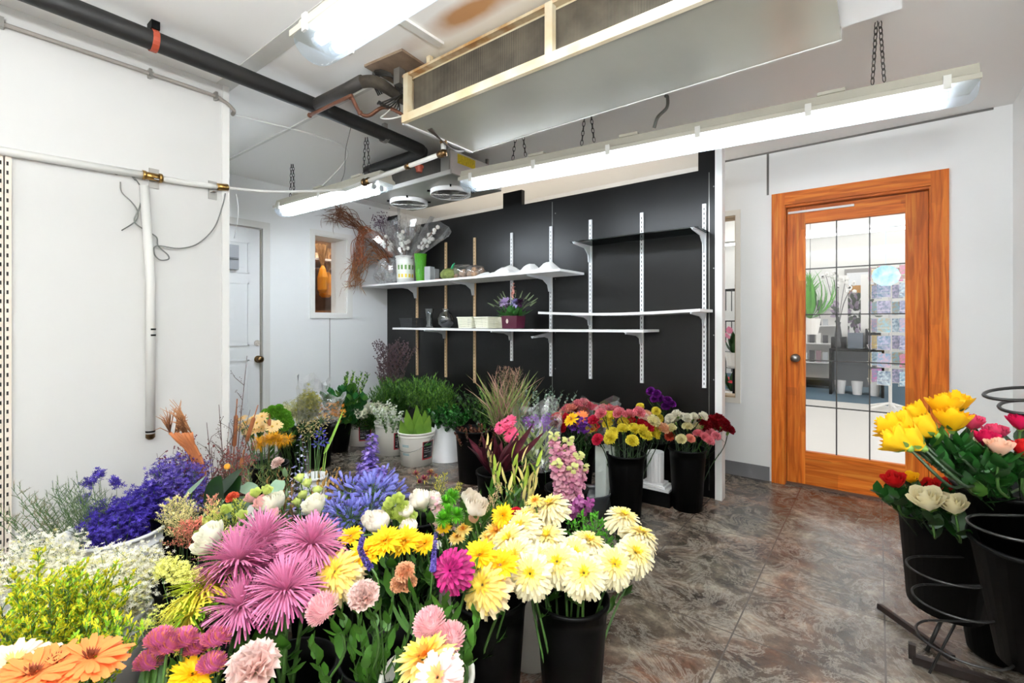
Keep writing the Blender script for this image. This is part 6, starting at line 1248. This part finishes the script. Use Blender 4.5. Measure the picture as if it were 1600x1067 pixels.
# pale yellow heads right of the waxflower
for x, y in ((250, 888), (278, 884), (298, 898), (262, 878), (285, 892)):
    spray('yarrow', 'pale yellow green flat flower head at the left of the green spider bloom', 'yarrow', 'pale yellow flat flower heads', BK['G'], at(x, y, d=1.22), b_stars(10, .03, 14, .005, .93, 0, .008, .4), [P_('ecea8a')])
bunch('yarrow', 'loose yellow green flower cluster beside the green spider bloom', 'yarrow', BK['G'], at(262, 965, d=1.12), (.05, .05, .06), 7, b_stars(9, .035, 10, .005, .8, 0, .01), [P_('dfe26e')])
bunch('yarrow', 'small cream filler cluster under the pink spider bloom', 'yarrow', BK['P'], at(295, 1025, d=.98), (.06, .04, .03), 4, b_dots(8, .03, 9, .0035, .8, 0, .009), [P_('dfe06a')])
# waxflower
WX_ = [P_('fbf8e8', .3), P_('dbd58a')]
bunch('waxflower', 'white waxflower spray in the white bucket at the left', 'waxflower', BK['W1'], at(180, 902, d=1.42), (.11, .12, .05), 26, b_stars(18, .075, 14, .0064, .62, .2, .017), WX_)
bunch('waxflower', 'white waxflower spray spilling at the far left edge', 'waxflower', BK['W1'], at(60, 880, d=1.5), (.12, .1, .07), 18, b_stars(16, .07, 14, .0064, .62, .15, .017), WX_)
bunch('waxflower', 'white waxflower spray hanging over the right rim of its bucket', 'waxflower', BK['W1'], at(195, 935, d=1.32), (.05, .08, .04), 9, b_stars(13, .055, 13, .0064, .6, .25, .015), WX_)
# goldenrod
bunch('goldenrod', 'yellow green goldenrod plume in the bottom left corner', 'goldenrod', BK['GR'], at(95, 945, d=1.12), (.14, .12, .09), 38, b_ferny(28, .055, 22, .4, .0045, .0095, .6, .8), [P_('86b024'), P_('dcd22e')], names=('stem', 'florets'))
bunch('goldenrod', 'goldenrod plume leaning right toward the mauve pompons', 'goldenrod', BK['GR'], at(175, 990, d=1.02), (.07, .06, .04), 10, b_ferny(18, .05, 12, .45, .0055, .012, .4, .6), [P_('86b024'), P_('dcd22e')], names=('stem', 'florets'))
for x, y in ((60, 868), (122, 895), (20, 900), (155, 925)): spray('goldenrod', 'goldenrod tip standing above the others', 'goldenrod', 'tall goldenrod tips', BK['GR'], at(x, y - 10, d=1.2), b_ferny(22, .028, 12, .7, .006, .012, .6, .8), [P_('a9c83a'), P_('e0d838')])
# statice
ST = [P_('3a2a8e'), P_('5442b0')]
bunch('statice', 'deep purple statice spray lying along the white tub', 'statice', BK['W2'], at(190, 800, d=1.85), (.13, .1, .03), 20, b_stars(10, .05, 20, .009, .62, .3, .009), ST)
bunch('statice', 'deep purple statice spray heaped by the black bucket', 'statice', BK['K1'], at(232, 772, d=1.92), (.09, .1, .04), 16, b_stars(10, .05, 20, .009, .62, .3, .009), ST)
bunch('statice', 'violet statice spray higher up near the reddish reeds', 'statice', BK['K1'], at(278, 732, d=2.02), (.10, .1, .05), 18, b_stars(10, .05, 17, .0085, .65, .4, .010), [P_('503e9c'), P_('7a6ab4')])
for x, y, lb in ((155, 738, 'purple statice head alone on a long stem, the higher of two'), (182, 750, 'purple statice head alone on a long stem, the right one'), (137, 752, 'purple statice head leaning left against the wall'), (130, 778, 'purple statice head nearest the grey limonium')):
    spray('statice', lb, 'statice', None, BK['W2'], at(x, y, d=1.95), b_stars(5, .012, 14, .009, .96, .3, .010), ST)
spray('statice', 'purple statice head hanging over the tub rim', 'statice', None, BK['W2'] + Vector((0, 0, .3)), at(157, 835, d=1.62), b_stars(9, .02, 12, .008, .7, .3, .011), ST)
bunch('limonium', 'grey green misty limonium spray against the left wall', 'limonium', BK['W2'], at(112, 785, d=1.84), (.15, .06, .11), 30, b_ferny(18, .07, 8, .45, .003, .012, .3, .9), [mat('sage', '8d9474', .7), mat('lilac_grey', '8f8ba0', .7)], names=('stem', 'florets'))
bunch('limonium', 'brownish dry limonium spray at the left picture edge', 'limonium', BK['W2'], at(20, 800, d=1.75), (.08, .06, .12), 12, b_ferny(18, .06, 8, .45, .003, .012, .3, .9), [mat('dry_sage', '8e7d62', .7), mat('dry_tan2', 'a9977c', .7)], names=('stem', 'florets'))
# dried reeds, cattails, twigs
for i in range(9):
    c0 = BK['K2'] + Vector((0, 0, .3)); a = at(312 + 2 * i - 8, 735, d=2.05); mid = at(284 + R.uniform(-20, 20), 676, d=1.98); tip = at(262 + R.uniform(-14, 26), 640 + R.uniform(-6, 16), d=1.94)
    t = thing('dried_broom_reed', 'orange brown dried reed fanning out before the left wall', 'dried reed', a, 'orange brown dried reeds'); m = M(); m.tube(smoothpath([BK['K1'].lerp(BK['K2'], .5) + Vector((0, 0, .03)), a, mid], 4), [.003] * 4 + [.0065] * 5, 6); m.k = 1
    for k in range(9): e = tip + Vector((R.gauss(0, .02), R.gauss(0, .015), R.gauss(0, .02))); m.tube([mid, mid.lerp(e, .6) + UP * .015, e], [.0022, .0018, .0008], 4)
    part('stalk', m, [mat('reed_rust', 'b0693c', .7), mat('reed_tan', 'a8744a', .7)], t, True)
for i, (x, y, x2, y2, d) in enumerate([(366, 698, 369, 648, 2.3), (385, 690, 397, 652, 2.35), (375, 740, 379, 715, 2.2), (420, 672, 421, 655, 2.7)]):
    t = thing('cattail', ['brown cattail standing just right of the wall end', 'orange brown cattail leaning right', 'lower dark cattail among the twigs', 'short brown cattail over the peach daisies'][i], 'cattail', BK['K2' if i < 3 else 'K6'] + Vector((0, 0, .02))); a, b = at(x, y, d=d), at(x2, y2, d=d)
    m = M().tube([BK['K2' if i < 3 else 'K6'] + Vector((0, 0, .02)), a, b, b + (b - a) * .5], .0025, 5); m.tube([a, a.lerp(b, .06), a.lerp(b, .94), b], [.004, .0105, .010, .004], 8); part('spike', m, mat('cattail_brown', '8f532c', .8, bump=.5, bscale=120), t, True)
TW = mat('twig_dark', '4f3830', .8)
for x, y, d, lb in [(386, 556, 2.4, 'tall bare twig rising in front of the panelled door'), (342, 632, 2.2, 'forked bare twig before the left wall'), (370, 628, 2.3, 'thin bare twig beside the wall end'), (323, 660, 2.2, 'bare twig leaning left'), (391, 640, 2.4, 'thin twig between the cattails'), (330, 700, 2.1, 'low reddish twig before the cattail bucket'), (358, 660, 2.25, 'knobbly twig at the wall edge')]:
    spray('bare_twig', lb, 'twig', None, BK['K2'], at(x, y, d=d), b_twig(5, .10, .0012, True, 0, .0026, .5), [TW], TW, sr=.0035, names=('branch', 'buds'))
bunch('berry_twig', 'twig with tiny dark red berries behind the purple statice', 'berry twig', BK['K1'], at(290, 715, d=2.08), (.14, .06, .10), 16, b_twig(7, .08, .0009, True, 0, .004, .5), [mat('berry', '6c2030', .5)], TW, names=('branch', 'berries'))
bunch('berry_twig', 'twig with tiny dark red berries around the cattails', 'berry twig', BK['K2'], at(372, 715, d=2.2), (.10, .06, .10), 14, b_twig(7, .08, .0009, True, 0, .005, .45), [mat('berry2', '7c3a34', .5)], TW, names=('branch', 'berries'))
for x, y in ((355, 729), (361, 749)): spray('billy_button', ('upper' if y < 740 else 'lower') + ' round orange yellow billy button before the wall end', 'billy button', None, BK['K2'], at(x, y, d=2.0), lambda P, st, f_, rr: f_.ball(P[-1], .013, 12), [mat('billy', 'e09a2a', .8, bump=.6, bscale=200)])
for i, (x, y) in enumerate([(378, 655), (385, 662), (395, 654), (402, 662), (410, 652), (418, 662), (425, 668), (408, 670), (432, 664), (398, 672), (376, 668), (388, 674)]):
    flower('peach_daisy', at(x, y, d=2.7 + .03 * (i % 3)), BK['K6'], 'pale peach daisy bloom in the bunch near the panelled door', 'daisy', 'pale peach daisies', s=.85, nm='daisy_flower', nleaf=2)
for i, (x, y) in enumerate([(415, 645), (425, 640), (436, 650), (443, 645), (450, 655), (440, 660), (430, 645), (448, 648), (453, 662), (445, 668), (436, 638), (422, 650)]):
    flower('button_green', at(x, y, d=3.1), BK['K7'], 'round bright green button bloom behind the peach daisies', 'button flower', 'bright green button blooms', s=1.5, nm='button_flower', nleaf=2, leafW=.03)
bunch('pincushion', 'golden yellow wiry flower head below the peach daisies', 'pincushion flower', BK['K6'], at(424, 690, d=2.5), (.09, .05, .03), 9, lambda P, st, f_, rr: [f_.petal(P[-1], Vector((rr.gauss(0, 1), rr.gauss(0, 1), rr.gauss(.5, .8))), UP, .045, .0035, .5, 0, 2) for _ in range(110)], [P_('d8a01c')])
bunch('dry_green_twig', 'olive green dried filler stem below the golden flowers', 'filler', BK['K4'], at(410, 735, d=2.1), (.13, .07, .07), 14, b_ferny(16, .06, 8, .4, .0035, .014, .3, .8), [mat('olive', '8a8448', .7), mat('olive_br', '7c5c3a', .7)], names=('stem', 'florets'))
bunch('dry_brown_branch', 'brown dried leafy branch in the middle of the display', 'dried branch', BK['K4'], at(440, 745, d=2.05), (.08, .05, .05), 7, b_leafy(12, .035, .016, .5, -1), [mat('dry_leaf', '9c7444', .7), mat('dry_leaf2', 'c9a46a', .7)], TW, names=('stem', 'leaves'))
bunch('dry_brown_branch', 'gilded dry leaf branch lying right of the white vase', 'dried branch', BK['K5'], at(512, 735, d=2.15), (.10, .04, .02), 6, b_leafy(9, .04, .022, .6, -1, 0), [mat('gilt_leaf', 'c39a50', .5)], TW, names=('stem', 'leaves'))
for i, (x, y) in enumerate([(475, 668), (490, 665), (502, 658), (484, 680), (498, 675)]):
    spray('seed_head', 'beige airy seed head on a green stem in the white vase', 'seed head', 'beige airy seed heads', BK['K5'], at(x, y, d=2.55), b_umbel(34, .04, .012, .004), [mat('beige_seed', 'c0ab78', .7), mat('beige_seed2', '9a8a60', .7)], sr=.003)
for x, y in ((500, 678), (505, 690), (497, 694)): spray('blue_flower', 'small blue violet bloom among the beige seed heads', 'blue flower', 'small blue violet blooms', BK['K5'], at(x, y, d=2.5), b_umbel(14, .02, .02, .007), [P_('5a54c0'), P_('4840a0')])
bunch('thin_green_stem', 'upright slim green stem in the white vase', 'stem', BK['K5'], at(487, 690, d=2.4), (.06, .03, .02), 6, b_none(), [LEAF], sr=.003)
# big leaves: galax, eucalyptus left centre
for x, y, x2, y2, w_, mm, lb in [(335, 790, 355, 762, .12, LEAFDK, 'large dark green leaf in the middle left'), (360, 790, 385, 765, .11, LEAFDK, 'second large dark green leaf right of the first'), (345, 770, 380, 758, .08, LEAFDK, 'dark green leaf lying behind the pair'), (378, 790, 362, 815, .06, mat('euc', '86a486', .5, trans=.2), 'grey green round leaf above the spider blooms'), (385, 765, 398, 785, .055, MATS['euc'], 'grey green round leaf near the buds'), (365, 790, 385, 800, .06, MATS['euc'], 'wide pale eucalyptus leaf'), (300, 770, 325, 765, .05, MATS['euc'], 'grey green leaf at the foot of the statice'), (435, 760, 428, 785, .05, MATS['euc'], 'hanging grey green leaf in the middle')]:
    a, b = at(x, y, d=1.75), at(x2, y2, d=1.7); t = thing('broad_leaf', lb, 'leaf', BK['G2'] + Vector((0, 0, .05))); part('stem', M().tube(smoothpath([BK['G2'] + Vector((0, 0, .05)), a - UP * .12, a], 4), .003, 5), STEM, t, True)
    lf = M(); d = b - a; lf.petal(a - d * .4, d + UP * .02, (CAMP - a).normalized() + UP * .6, d.length * 1.9, w_, -.25, .12, 8, .3, wp=.8); part('blade', lf, mm, t, True)
for x, y, c_, k, lb in [(364, 779, 'coral', 'carn_coral', 'small orange red ruffled bloom on the big dark leaves')]: flower(k, at(x, y, d=1.62), BK['G2'], lb, 'carnation', s=.6, nm='carnation')
bunch('green_leaf_branch', 'feathery grey green shoot below the orange red bloom', 'leafy branch', BK['G2'], at(350, 790, d=1.65), (.09, .05, .03), 6, b_ferny(16, .05, 8, .6, .005, .014), [mat('greyfern', '71876a', .6)], names=('stem', 'leaves'))
# wall greens ------------------------------------------------------------
GRN = [mat('bush_green', '32621a', .5, trans=.2, var=.3, vscale=10), mat('bush_light', '6e9c34', .5, trans=.25)]
bunch('fern_branch', 'bushy fine leaved green branch before the black wall', 'fern branch', BK['L3'], at(628, 612, d=4.4), (.28, .2, .12), 28, b_ferny(26, .15, 12, .35, .007, .030, .2, .9), GRN, names=('stem', 'leaves'))
bunch('fern_branch', 'bushy green branch right of the first bushy mass', 'fern branch', BK['L4'], at(672, 612, d=4.25), (.24, .2, .12), 26, b_ferny(26, .15, 12, .35, .007, .028, .45, .9), GRN, names=('stem', 'leaves'))
bunch('galax_branch', 'dark broad leaved branch by the far wall', 'leafy branch', BK['L1'], at(540, 622, d=4.25), (.22, .15, .12), 16, b_leafy(18, .12, .09, .45, -.6, .4), [mat('galax', '24602a', .35, trans=.2), LEAF], names=('stem', 'leaves'))
bunch('ruscus_branch', 'glossy upright leafy branch leaning left by the far wall', 'leafy branch', BK['L1'], at(560, 590, d=4.45), (.16, .1, .08), 8, b_leafy(34, .05, .024, .45, -.3, .4), [LEAF, LEAFL], names=('stem', 'leaves'))
for x, y in ((543, 582), (551, 590)): spray('ruscus_branch', 'thick green leafy tip sticking up left against the white wall', 'leafy branch', 'green tips against the white wall', BK['L1'], at(x, y, d=4.5), b_leafy(46, .05, .026, .6, -.2), [LEAF], names=('stem', 'leaves'))
bunch('daisy_filler', 'small white daisy spray among the wall greens', 'filler', BK['WD'], at(582, 640, d=4.3), (.22, .12, .05), 10, b_stars(10, .07, 7, .013, .7, 0, .02), [P_('f2efd8')])
bunch('green_leaf_branch', 'dark green hanging foliage above the far labelled bucket', 'leafy branch', BK['WD'], at(580, 652, d=4.4), (.22, .12, .05), 14, b_ferny(22, .1, 10, .4, .009, .03, .2), GRN, names=('stem', 'leaves'))
bunch('orange_filler', 'small orange flower by the far wall greens', 'filler', BK['L2'], at(520, 640, d=4.0), (.12, .08, .06), 6, b_stars(4, .06, 4, .016, .8, 0, .02), [P_('d8922c')])
bunch('white_larkspur', 'white flowered spike left of the labelled white bucket', 'larkspur', BK['WC'], at(600, 640, d=4.1), (.16, .1, .10), 9, b_spike(.55, .02, 30, .02, .016, .4, .3, .3), [P_('e8eadf'), P_('b9c8a0')])
bunch('green_leaf_branch', 'leafy variegated stem above the half hidden white bucket', 'leafy branch', BK['WC'], at(612, 655, d=4.15), (.16, .12, .05), 12, b_leafy(22, .045, .025, .4, -.5, .3), [mat('sage_leaf', '8aa676', .5, trans=.2), LEAF], names=('stem', 'leaves'))
bunch('dark_berry_branch', 'tall dark brownish branch with purple buds at the corner of the black wall', 'dried branch', BK['L3'], at(617, 545, d=4.75), (.22, .1, .10), 16, b_twig(12, .13, .0016, True, 0, .008, .5), [mat('bud_purple', '4f3a40', .6)], TW, sr=.003, names=('branch', 'buds'))
bunch('glossy_branch', 'shiny dark green leaved branch right of the bushy greens', 'leafy branch', BK['L4'], at(705, 648, d=3.95), (.20, .15, .09), 18, b_leafy(24, .07, .045, .45, -.6, .25), [mat('gloss_dk', '245a24', .25, trans=.15), mat('gloss_lt', '3f8a34', .3, trans=.2)], names=('stem', 'leaves'))
bunch('glossy_branch', 'dark leaved branch in front of the black wall left of the grasses', 'leafy branch', BK['L5'], at(740, 625, d=3.85), (.18, .12, .13), 14, b_leafy(26, .05, .03, .45, -.5, .2), [LEAFDK, LEAF], names=('stem', 'leaves'))
bunch('copper_beech_branch', 'copper brown leaved branch above the black bucket', 'leafy branch', BK['BM'], at(742, 672, d=3.45), (.17, .12, .05), 14, b_leafy(24, .04, .024, .5, -.5, .3), [mat('copper_leaf', '6a3a26', .5), mat('copper_dk', '43261c', .5)], names=('stem', 'leaves'))
t = thing('broad_leaf', 'clump of upright lime green leaves in the labelled white bucket', 'leaf', BK['WA'] + Vector((0, 0, .02)))
for k, (x0_, w_) in enumerate(((648, .17), (664, .15), (636, .13), (672, .12), (656, .16), (642, .14), (630, .1))):
    a = BK['WA'] + RT * ((x0_ - 651) * .0025) + FW * (.05 - .02 * k) + UP * .12; lf = M(); lf.petal(a, UP + RT * ((x0_ - 651) * .010), CAMP - a + RT * R.uniform(-1.5, 1.5), (.37, .33, .34, .30, .31, .27, .27)[k], .10, -.25, .3, 9, .3, wp=.75); part('blade', lf, mat('lime_leaf', '7a9f34', .5, trans=.2, col2='56802a', vscale=6), t, True)
for k in range(2):
    lf = M(); a = BK['L4'] + Vector((-.16 + .1 * k, -.05, .33)); lf.petal(a, UP * 1.5 + RT * (k - 2) * .25, CAMP - a, .36, .12, -.3, .12, 8); tt = thing('broad_leaf', 'tall broad pale green leaf against the black wall among the bushy greens', 'leaf', a, 'tall pale leaves by the black wall'); part('blade', lf, mat('pale_leaf', '4f8040', .5, trans=.2), tt, True)
GRS = [mat('grass_green', '8ea05a', .6, trans=.3), mat('grass_pink', 'b08a78', .6, trans=.2)]
bunch('grass_stalk', 'arching striped grass tuft before the black wall', 'grass', BK['L5'], at(788, 645, d=3.2), (.10, .08, .05), 20, b_grass(16, .36, .008, .35, -.9, 1.3, .5), GRS, names=('stem', 'blades'))
bunch('grass_stalk', 'feathery pinkish grass plume rising over the tuft', 'grass', BK['L5'], at(795, 580, d=3.3), (.10, .06, .05), 12, b_plume(24, .08, .55, 8, 0, .02, .004), [GRS[1], GRS[0]], names=('stem', 'plumes'))
EU = [mat('eucalyptus', '8ea08e', .5, trans=.2), mat('eucalyptus_dk', '667c6c', .5, trans=.2)]
bunch('eucalyptus_branch', 'grey green eucalyptus branch by the black wall', 'eucalyptus', BK['C4'], at(850, 615, d=3.3), (.24, .08, .09), 14, b_leafy(22, .035, .028, .5, -.3, .4), EU, names=('stem', 'leaves'))
bunch('purple_statice', 'bright purple statice sprig among the mixed flowers', 'statice', BK['C4'], at(845, 655, d=2.95), (.10, .06, .05), 5, b_stars(6, .03, 9, .01, .85, 0, .012), [P_('8a3cb4')])
bunch('purple_statice', 'purple statice sprig left of the yellow carnations', 'statice', BK['C3'], at(907, 660, d=2.95), (.07, .05, .04), 6, b_stars(7, .03, 9, .011, .85, 0, .012), [P_('7a3aa8')])
bunch('green_leaf_branch', 'dark green stem mass below the mixed carnations', 'leafy branch', BK['C3'], at(900, 685, d=3.05), (.15, .1, .03), 12, b_leafy(20, .08, .014, .4, -.6), [LEAFDK, LEAF], names=('stem', 'leaves'))
bunch('green_leaf_branch', 'narrow striped leaf stem inside the clear wrapping', 'leafy branch', BK['C4'], at(825, 690, d=2.75), (.14, .06, .04), 8, b_grass(8, .22, .018, .3, -.8, 1.0, .5), [mat('stripe_leaf', 'a9bf6c', .5, trans=.2), LEAF], names=('stem', 'leaves'))
def filmcone(base, tip, r0, r1, label, seed):
    base = Vector(base); tip = Vector(tip); ax = (tip - base).normalized(); u = ax.orthogonal().normalized(); v = ax.cross(u); m = M(); n = 20; K = 7; rr = random.Random(seed); vs = []
    for i in range(K + 1):
        for j in range(n): a = 2 * pi * j / n; r = (r0 + (r1 - r0) * i / K) * (1 + .1 * math.sin(5 * a + i) + .09 * rr.random()); vs.append(base.lerp(tip, i / K) + (u * math.cos(a) + v * math.sin(a)) * r + ax * (.03 * math.sin(4 * a) if i == K else 0))
    m.add(vs, [(i * n + j, i * n + (j + 1) % n, (i + 1) * n + (j + 1) % n, (i + 1) * n + j) for i in range(K) for j in range(n)]); return solo('clear_wrapping', m, FILM, label, 'wrapping')
filmcone(at(850, 735, d=2.75), at(838, 645, d=2.95), .05, .17, 'big clear film sleeve around the mixed flowers behind the snapdragons', 1)
filmcone(at(935, 690, d=3.2), at(935, 628, d=3.28), .08, .15, 'clear film sleeve against the black wall behind the pink carnations', 2)
filmcone(at(478, 660, d=3.45), at(490, 592, d=3.45), .05, .11, 'clear film sleeve with greenish blooms before the white far wall', 3)
filmcone(at(515, 665, d=3.9), at(512, 620, d=3.9), .05, .13, 'low clear film sleeve between the far wall and the dark leaves', 4)
bunch('hydrangea', 'greenish cream papery bloom near the far wall', 'hydrangea', BK['K7'], at(466, 640, d=3.5), (.10, .06, .04), 6, b_stars(8, .03, 14, .016, .85, .3, .025), [P_('d5d2a4'), P_('a8a87c')])
bunch('hydrangea', 'yellow green bloom inside the clear sleeve at the far wall', 'hydrangea', BK['K7'], at(484, 625, d=3.45), (.05, .04, .10), 7, b_stars(7, .03, 12, .014, .85, .3, .022), [P_('b3ac3c'), P_('8a8a34')])
bunch('green_leaf_branch', 'dark green leaf stem under the green button blooms', 'leafy branch', BK['K7'], at(455, 668, d=3.4), (.14, .08, .04), 8, b_leafy(20, .06, .035, .4, -.6), [LEAFDK, LEAF], names=('stem', 'leaves'))
spray('arching_stem', 'thin arching brown stem before the dark buckets', 'stem', None, BK['K5'], at(470, 672, d=2.6), b_none(), [TW], TW, sr=.003)
for a_, b_, lb in (((512, 700, 2.6), (535, 645, 2.9), 'long yellow green blade left of the far labelled bucket'), ((508, 705, 2.6), (526, 668, 2.8), 'shorter yellow green blade beside the long one')):
    a, b = at(a_[0], a_[1], d=a_[2]), at(b_[0], b_[1], d=b_[2]); t = thing('grass_blade', lb, 'grass', BK['K5'] + Vector((0, 0, .03))); lf = M(); lf.petal(BK['K5'] + Vector((0, 0, .03)), a - BK['K5'], CAMP - a, (a - BK['K5']).length, .008, 0, .2, 6, .3); lf.petal(a - (b - a) * .1, b - a, CAMP - a, (b - a).length * 1.1, .014, -.1, .2, 6); part('blade', lf, LEAFL, t, True)

# ---------------------------------------------------------------- wire display stand with rose buckets at the right
WR = mat('rack_wire', '2e2d2c', .35, .5)
SX = RT.copy(); SF = FW.copy()
base = at(1500, 505, d=1.62); base.z = 0
t = thing('wire_flower_stand', 'black wire flower stand with looped rings by the right wall', 'flower stand', base)
def loopwire(px, py, d, w_, h, extra=.16, nl=2):
    """rings side by side: straight-ish back wire and wavy front wire"""
    c = at(px, py, d=d); r = w_ / 2; pts = []
    for j in range(25):
        a = pi * .5 + pi * j / 24; pts.append(c + RT * (r * math.cos(a)) + FW * (h * math.sin(a)))
    back = [c + FW * h] + [c + FW * h * .95 + RT * (r * 1.0 * k) for k in (1, 2, 3)]
    fr = [c - FW * h + RT * (r * x) + FW * h * y for x, y in ((.5, .15), (1.0, .75), (1.5, .5), (2.2, 0), (3, .6))]
    return back[::-1] + pts[1:] + fr
for i, a in enumerate([(1480, 892, 1.34, .185, .085), (1492, 941, 1.32, .185, .09), (1505, 1005, 1.30, .195, .10), (1590, 826, 1.10, .18, .08)]):
    P = smoothpath(loopwire(*a), 3); part('ring_wire', M().tube(P, .0034, 7), WR, t, True)
for i, (px, py, d, w_) in enumerate([(1600, 615, 1.25, .19), (1608, 636, 1.22, .12)]):
    c = at(px, py, d=d); part('ring_wire', M().tube([c + RT * (w_ / 2 * math.cos(a * pi / 14)) + FW * (.05 * math.sin(a * pi / 14)) + UP * (.012 * math.sin(a * pi / 14 + 1)) for a in range(29)], .0045, 7), WR, t, True)
def rod(*q, r=.004): part('upright_wire', M().tube([at(x, y, d=d) for x, y, d in q], r, 7), WR, t, True)
rod((1459, 812, 1.60), (1480, 962, 1.6)); rod((1512, 800, 1.52), (1600, 1020, 1.45)); rod((1522, 880, 1.66), (1590, 1035, 1.55)); rod((1520, 922, 1.6), (1452, 1052, 1.56)); rod((1475, 960, 1.58), (1448, 1018, 1.58), r=.006)
rod((1583, 905, 1.6), (1583, 1000, 1.6)); rod((1640, 500, 1.3), (1640, 1000, 1.4), r=.006)
b0 = at(1425, 1030, d=1.63); b1 = at(1640, 1080, d=1.45); b0.z = .02; b1.z = .02
mb = M(); dv = (b1 - b0).normalized(); mb.tube([b0, b1], .018, 4); mb.tube([b0 - Vector((0, 0, .0)), b0 + UP * .05], .014, 4)
part('foot_bar', mb, mat('rusty_black', '2b211d', .5, .3, var=.4, vscale=20), t)
part('foot_bar', M().tube([b0 + FW * .3 + RT * .12, b0 + RT * .14], .014, 4), MATS['rusty_black'], t)
# rose buckets hanging tilted in the rings
def tiltbucket(px, py, d, r0, r1, h, lean, label, key):
    top = at(px, py, d=d); ax = (UP + RT * lean[0] + FW * lean[1]).normalized(); b = top - ax * h; tt = thing('rose_bucket', label, 'bucket', b)
    T = Matrix.Translation(b) @ ax.to_track_quat('Z', 'Y').to_matrix().to_4x4(); m = M(); m.lathe([(.001, 0), (r0, 0), (r1, h - .012), (r1 + .006, h - .012), (r1 + .006, h), (r1 - .003, h), (r0 - .003, .006), (.001, .006)], n=32, T=T); part('body', m, BLACKM, tt, True); BK[key] = b + ax * .02; return top
tiltbucket(1487, 800, 1.52, .10, .135, .32, (-.03, -.10), 'black bucket of white and red roses low at the left of the wire stand', 'R1')
tiltbucket(1582, 750, 1.28, .07, .125, .30, (-.18, -.05), 'black bucket of yellow and pink roses at the top of the wire stand', 'R2')
tiltbucket(1606, 842, 1.2, .07, .11, .34, (-.15, -.1), 'empty black bucket in the middle ring at the right picture edge', 'R3')
tiltbucket(1565, 925, 1.66, .09, .12, .22, (0, 0), 'dark bucket low inside the wire stand', 'R4')
for i, (x, y, d) in enumerate([(1398, 668, 1.22), (1418, 662, 1.24), (1440, 648, 1.28), (1466, 640, 1.26), (1478, 662, 1.22), (1432, 690, 1.16), (1410, 690, 1.16), (1452, 670, 1.2), (1482, 634, 1.3), (1423, 674, 1.2)]):
    h_ = at(x + 10, y + 10, d=d); flower('rose_yellow', h_, BK['R2'] + UP * .1, 'yellow rose in the bunch leaning over the door side of the wire stand' if i not in (0, 4) else ('leftmost yellow rose of the bunch' if i == 0 else 'yellow rose standing upright at the right end of the yellow bunch'), 'rose', 'yellow roses on the wire stand' if i not in (0, 4) else None, face=(-.75, .1, .45) if i not in (3, 4, 8) else (.0, 0, 1), s=1.08, nm='rose', nleaf=0, sr=.0032, smat=STEMD)
for x, y, d, k, lb in [(1519, 664, 1.3, 'rose_pink', 'pink rose bud on its own stem above the rim'), (1555, 680, 1.25, 'rose_pink', 'pink rose right of the white one'), (1540, 690, 1.22, 'rose_hot', 'deep pink rose low over the bucket rim'), (1561, 704, 1.15, 'rose_peach', 'cream peach rose just above the rim'), (1594, 664, 1.2, 'rose_hot', 'crimson pink rose at the right picture edge'), (1599, 706, 1.15, 'rose_red', 'red rose at the right picture edge below the crimson one'), (1533, 700, 1.25, 'rose_white', 'small white rose behind the green leaves'), (1512, 700, 1.3, 'rose_pink', 'small pink rose hidden by leaves')]:
    flower(k, at(x, y + 6, d=d), BK['R2'] + UP * .05, lb, 'rose', face=(0, -.2, 1), s=.75, nm='rose', nleaf=4, leafL=.05, leafW=.03, lmat=LEAFDK, sr=.003, lo=.7)
for x, y, d, k, s, lb in [(1452, 786, 1.33, 'rose_white', 1.15, 'creamy white rose, the left of two over the low bucket'), (1492, 792, 1.30, 'rose_white', .95, 'creamy white rose, the right of two over the low bucket'), (1400, 752, 1.42, 'rose_red', .85, 'red rose farthest left beside the door'), (1458, 762, 1.42, 'rose_red', .8, 'red rose behind the left white rose'), (1480, 758, 1.42, 'rose_red', .75, 'red rose behind the right white rose'), (1425, 745, 1.45, 'rose_yellow', .6, 'small orange yellow rose among the leaves')]:
    flower(k, at(x, y + 8, d=d), BK['R1'] + UP * .1, lb, 'rose', face=(-.2, -.4, .9), s=s, nm='rose', nleaf=5, leafL=.06, leafW=.035, lmat=LEAFDK, lo=.65)
bunch('rose_leaf_branch', 'dark green rose foliage between the yellow and pink roses', 'leafy branch', BK['R2'] + UP * .05, at(1478, 712, d=1.2), (.09, .07, .05), 14, b_leafy(14, .085, .045, .5, -.7, .2), [mat('rose_leaf', '1f4f1c', .3, trans=.15), LEAF], STEMD, names=('stem', 'leaves'))
bunch('rose_leaf_branch', 'dark green rose foliage around the white roses', 'leafy branch', BK['R1'] + UP * .05, at(1455, 775, d=1.42), (.10, .07, .02), 12, b_leafy(12, .075, .042, .6, -.9, .2), [MATS['rose_leaf'], LEAF], STEMD, names=('stem', 'leaves'))
bunch('rose_leaf_branch', 'rose leaves stretching left toward the door', 'leafy branch', BK['R1'] + UP * .1, at(1385, 772, d=1.42), (.05, .03, .01), 4, b_leafy(8, .07, .045, .75, -.9), [MATS['rose_leaf']], STEMD, names=('stem', 'leaves'))
bunch('rose_leaf_branch', 'rose leaves over the rim of the top bucket', 'leafy branch', BK['R2'] + UP * .05, at(1545, 722, d=1.16), (.06, .04, .01), 6, b_leafy(9, .08, .05, .7, -.9), [MATS['rose_leaf']], STEMD, names=('stem', 'leaves'))
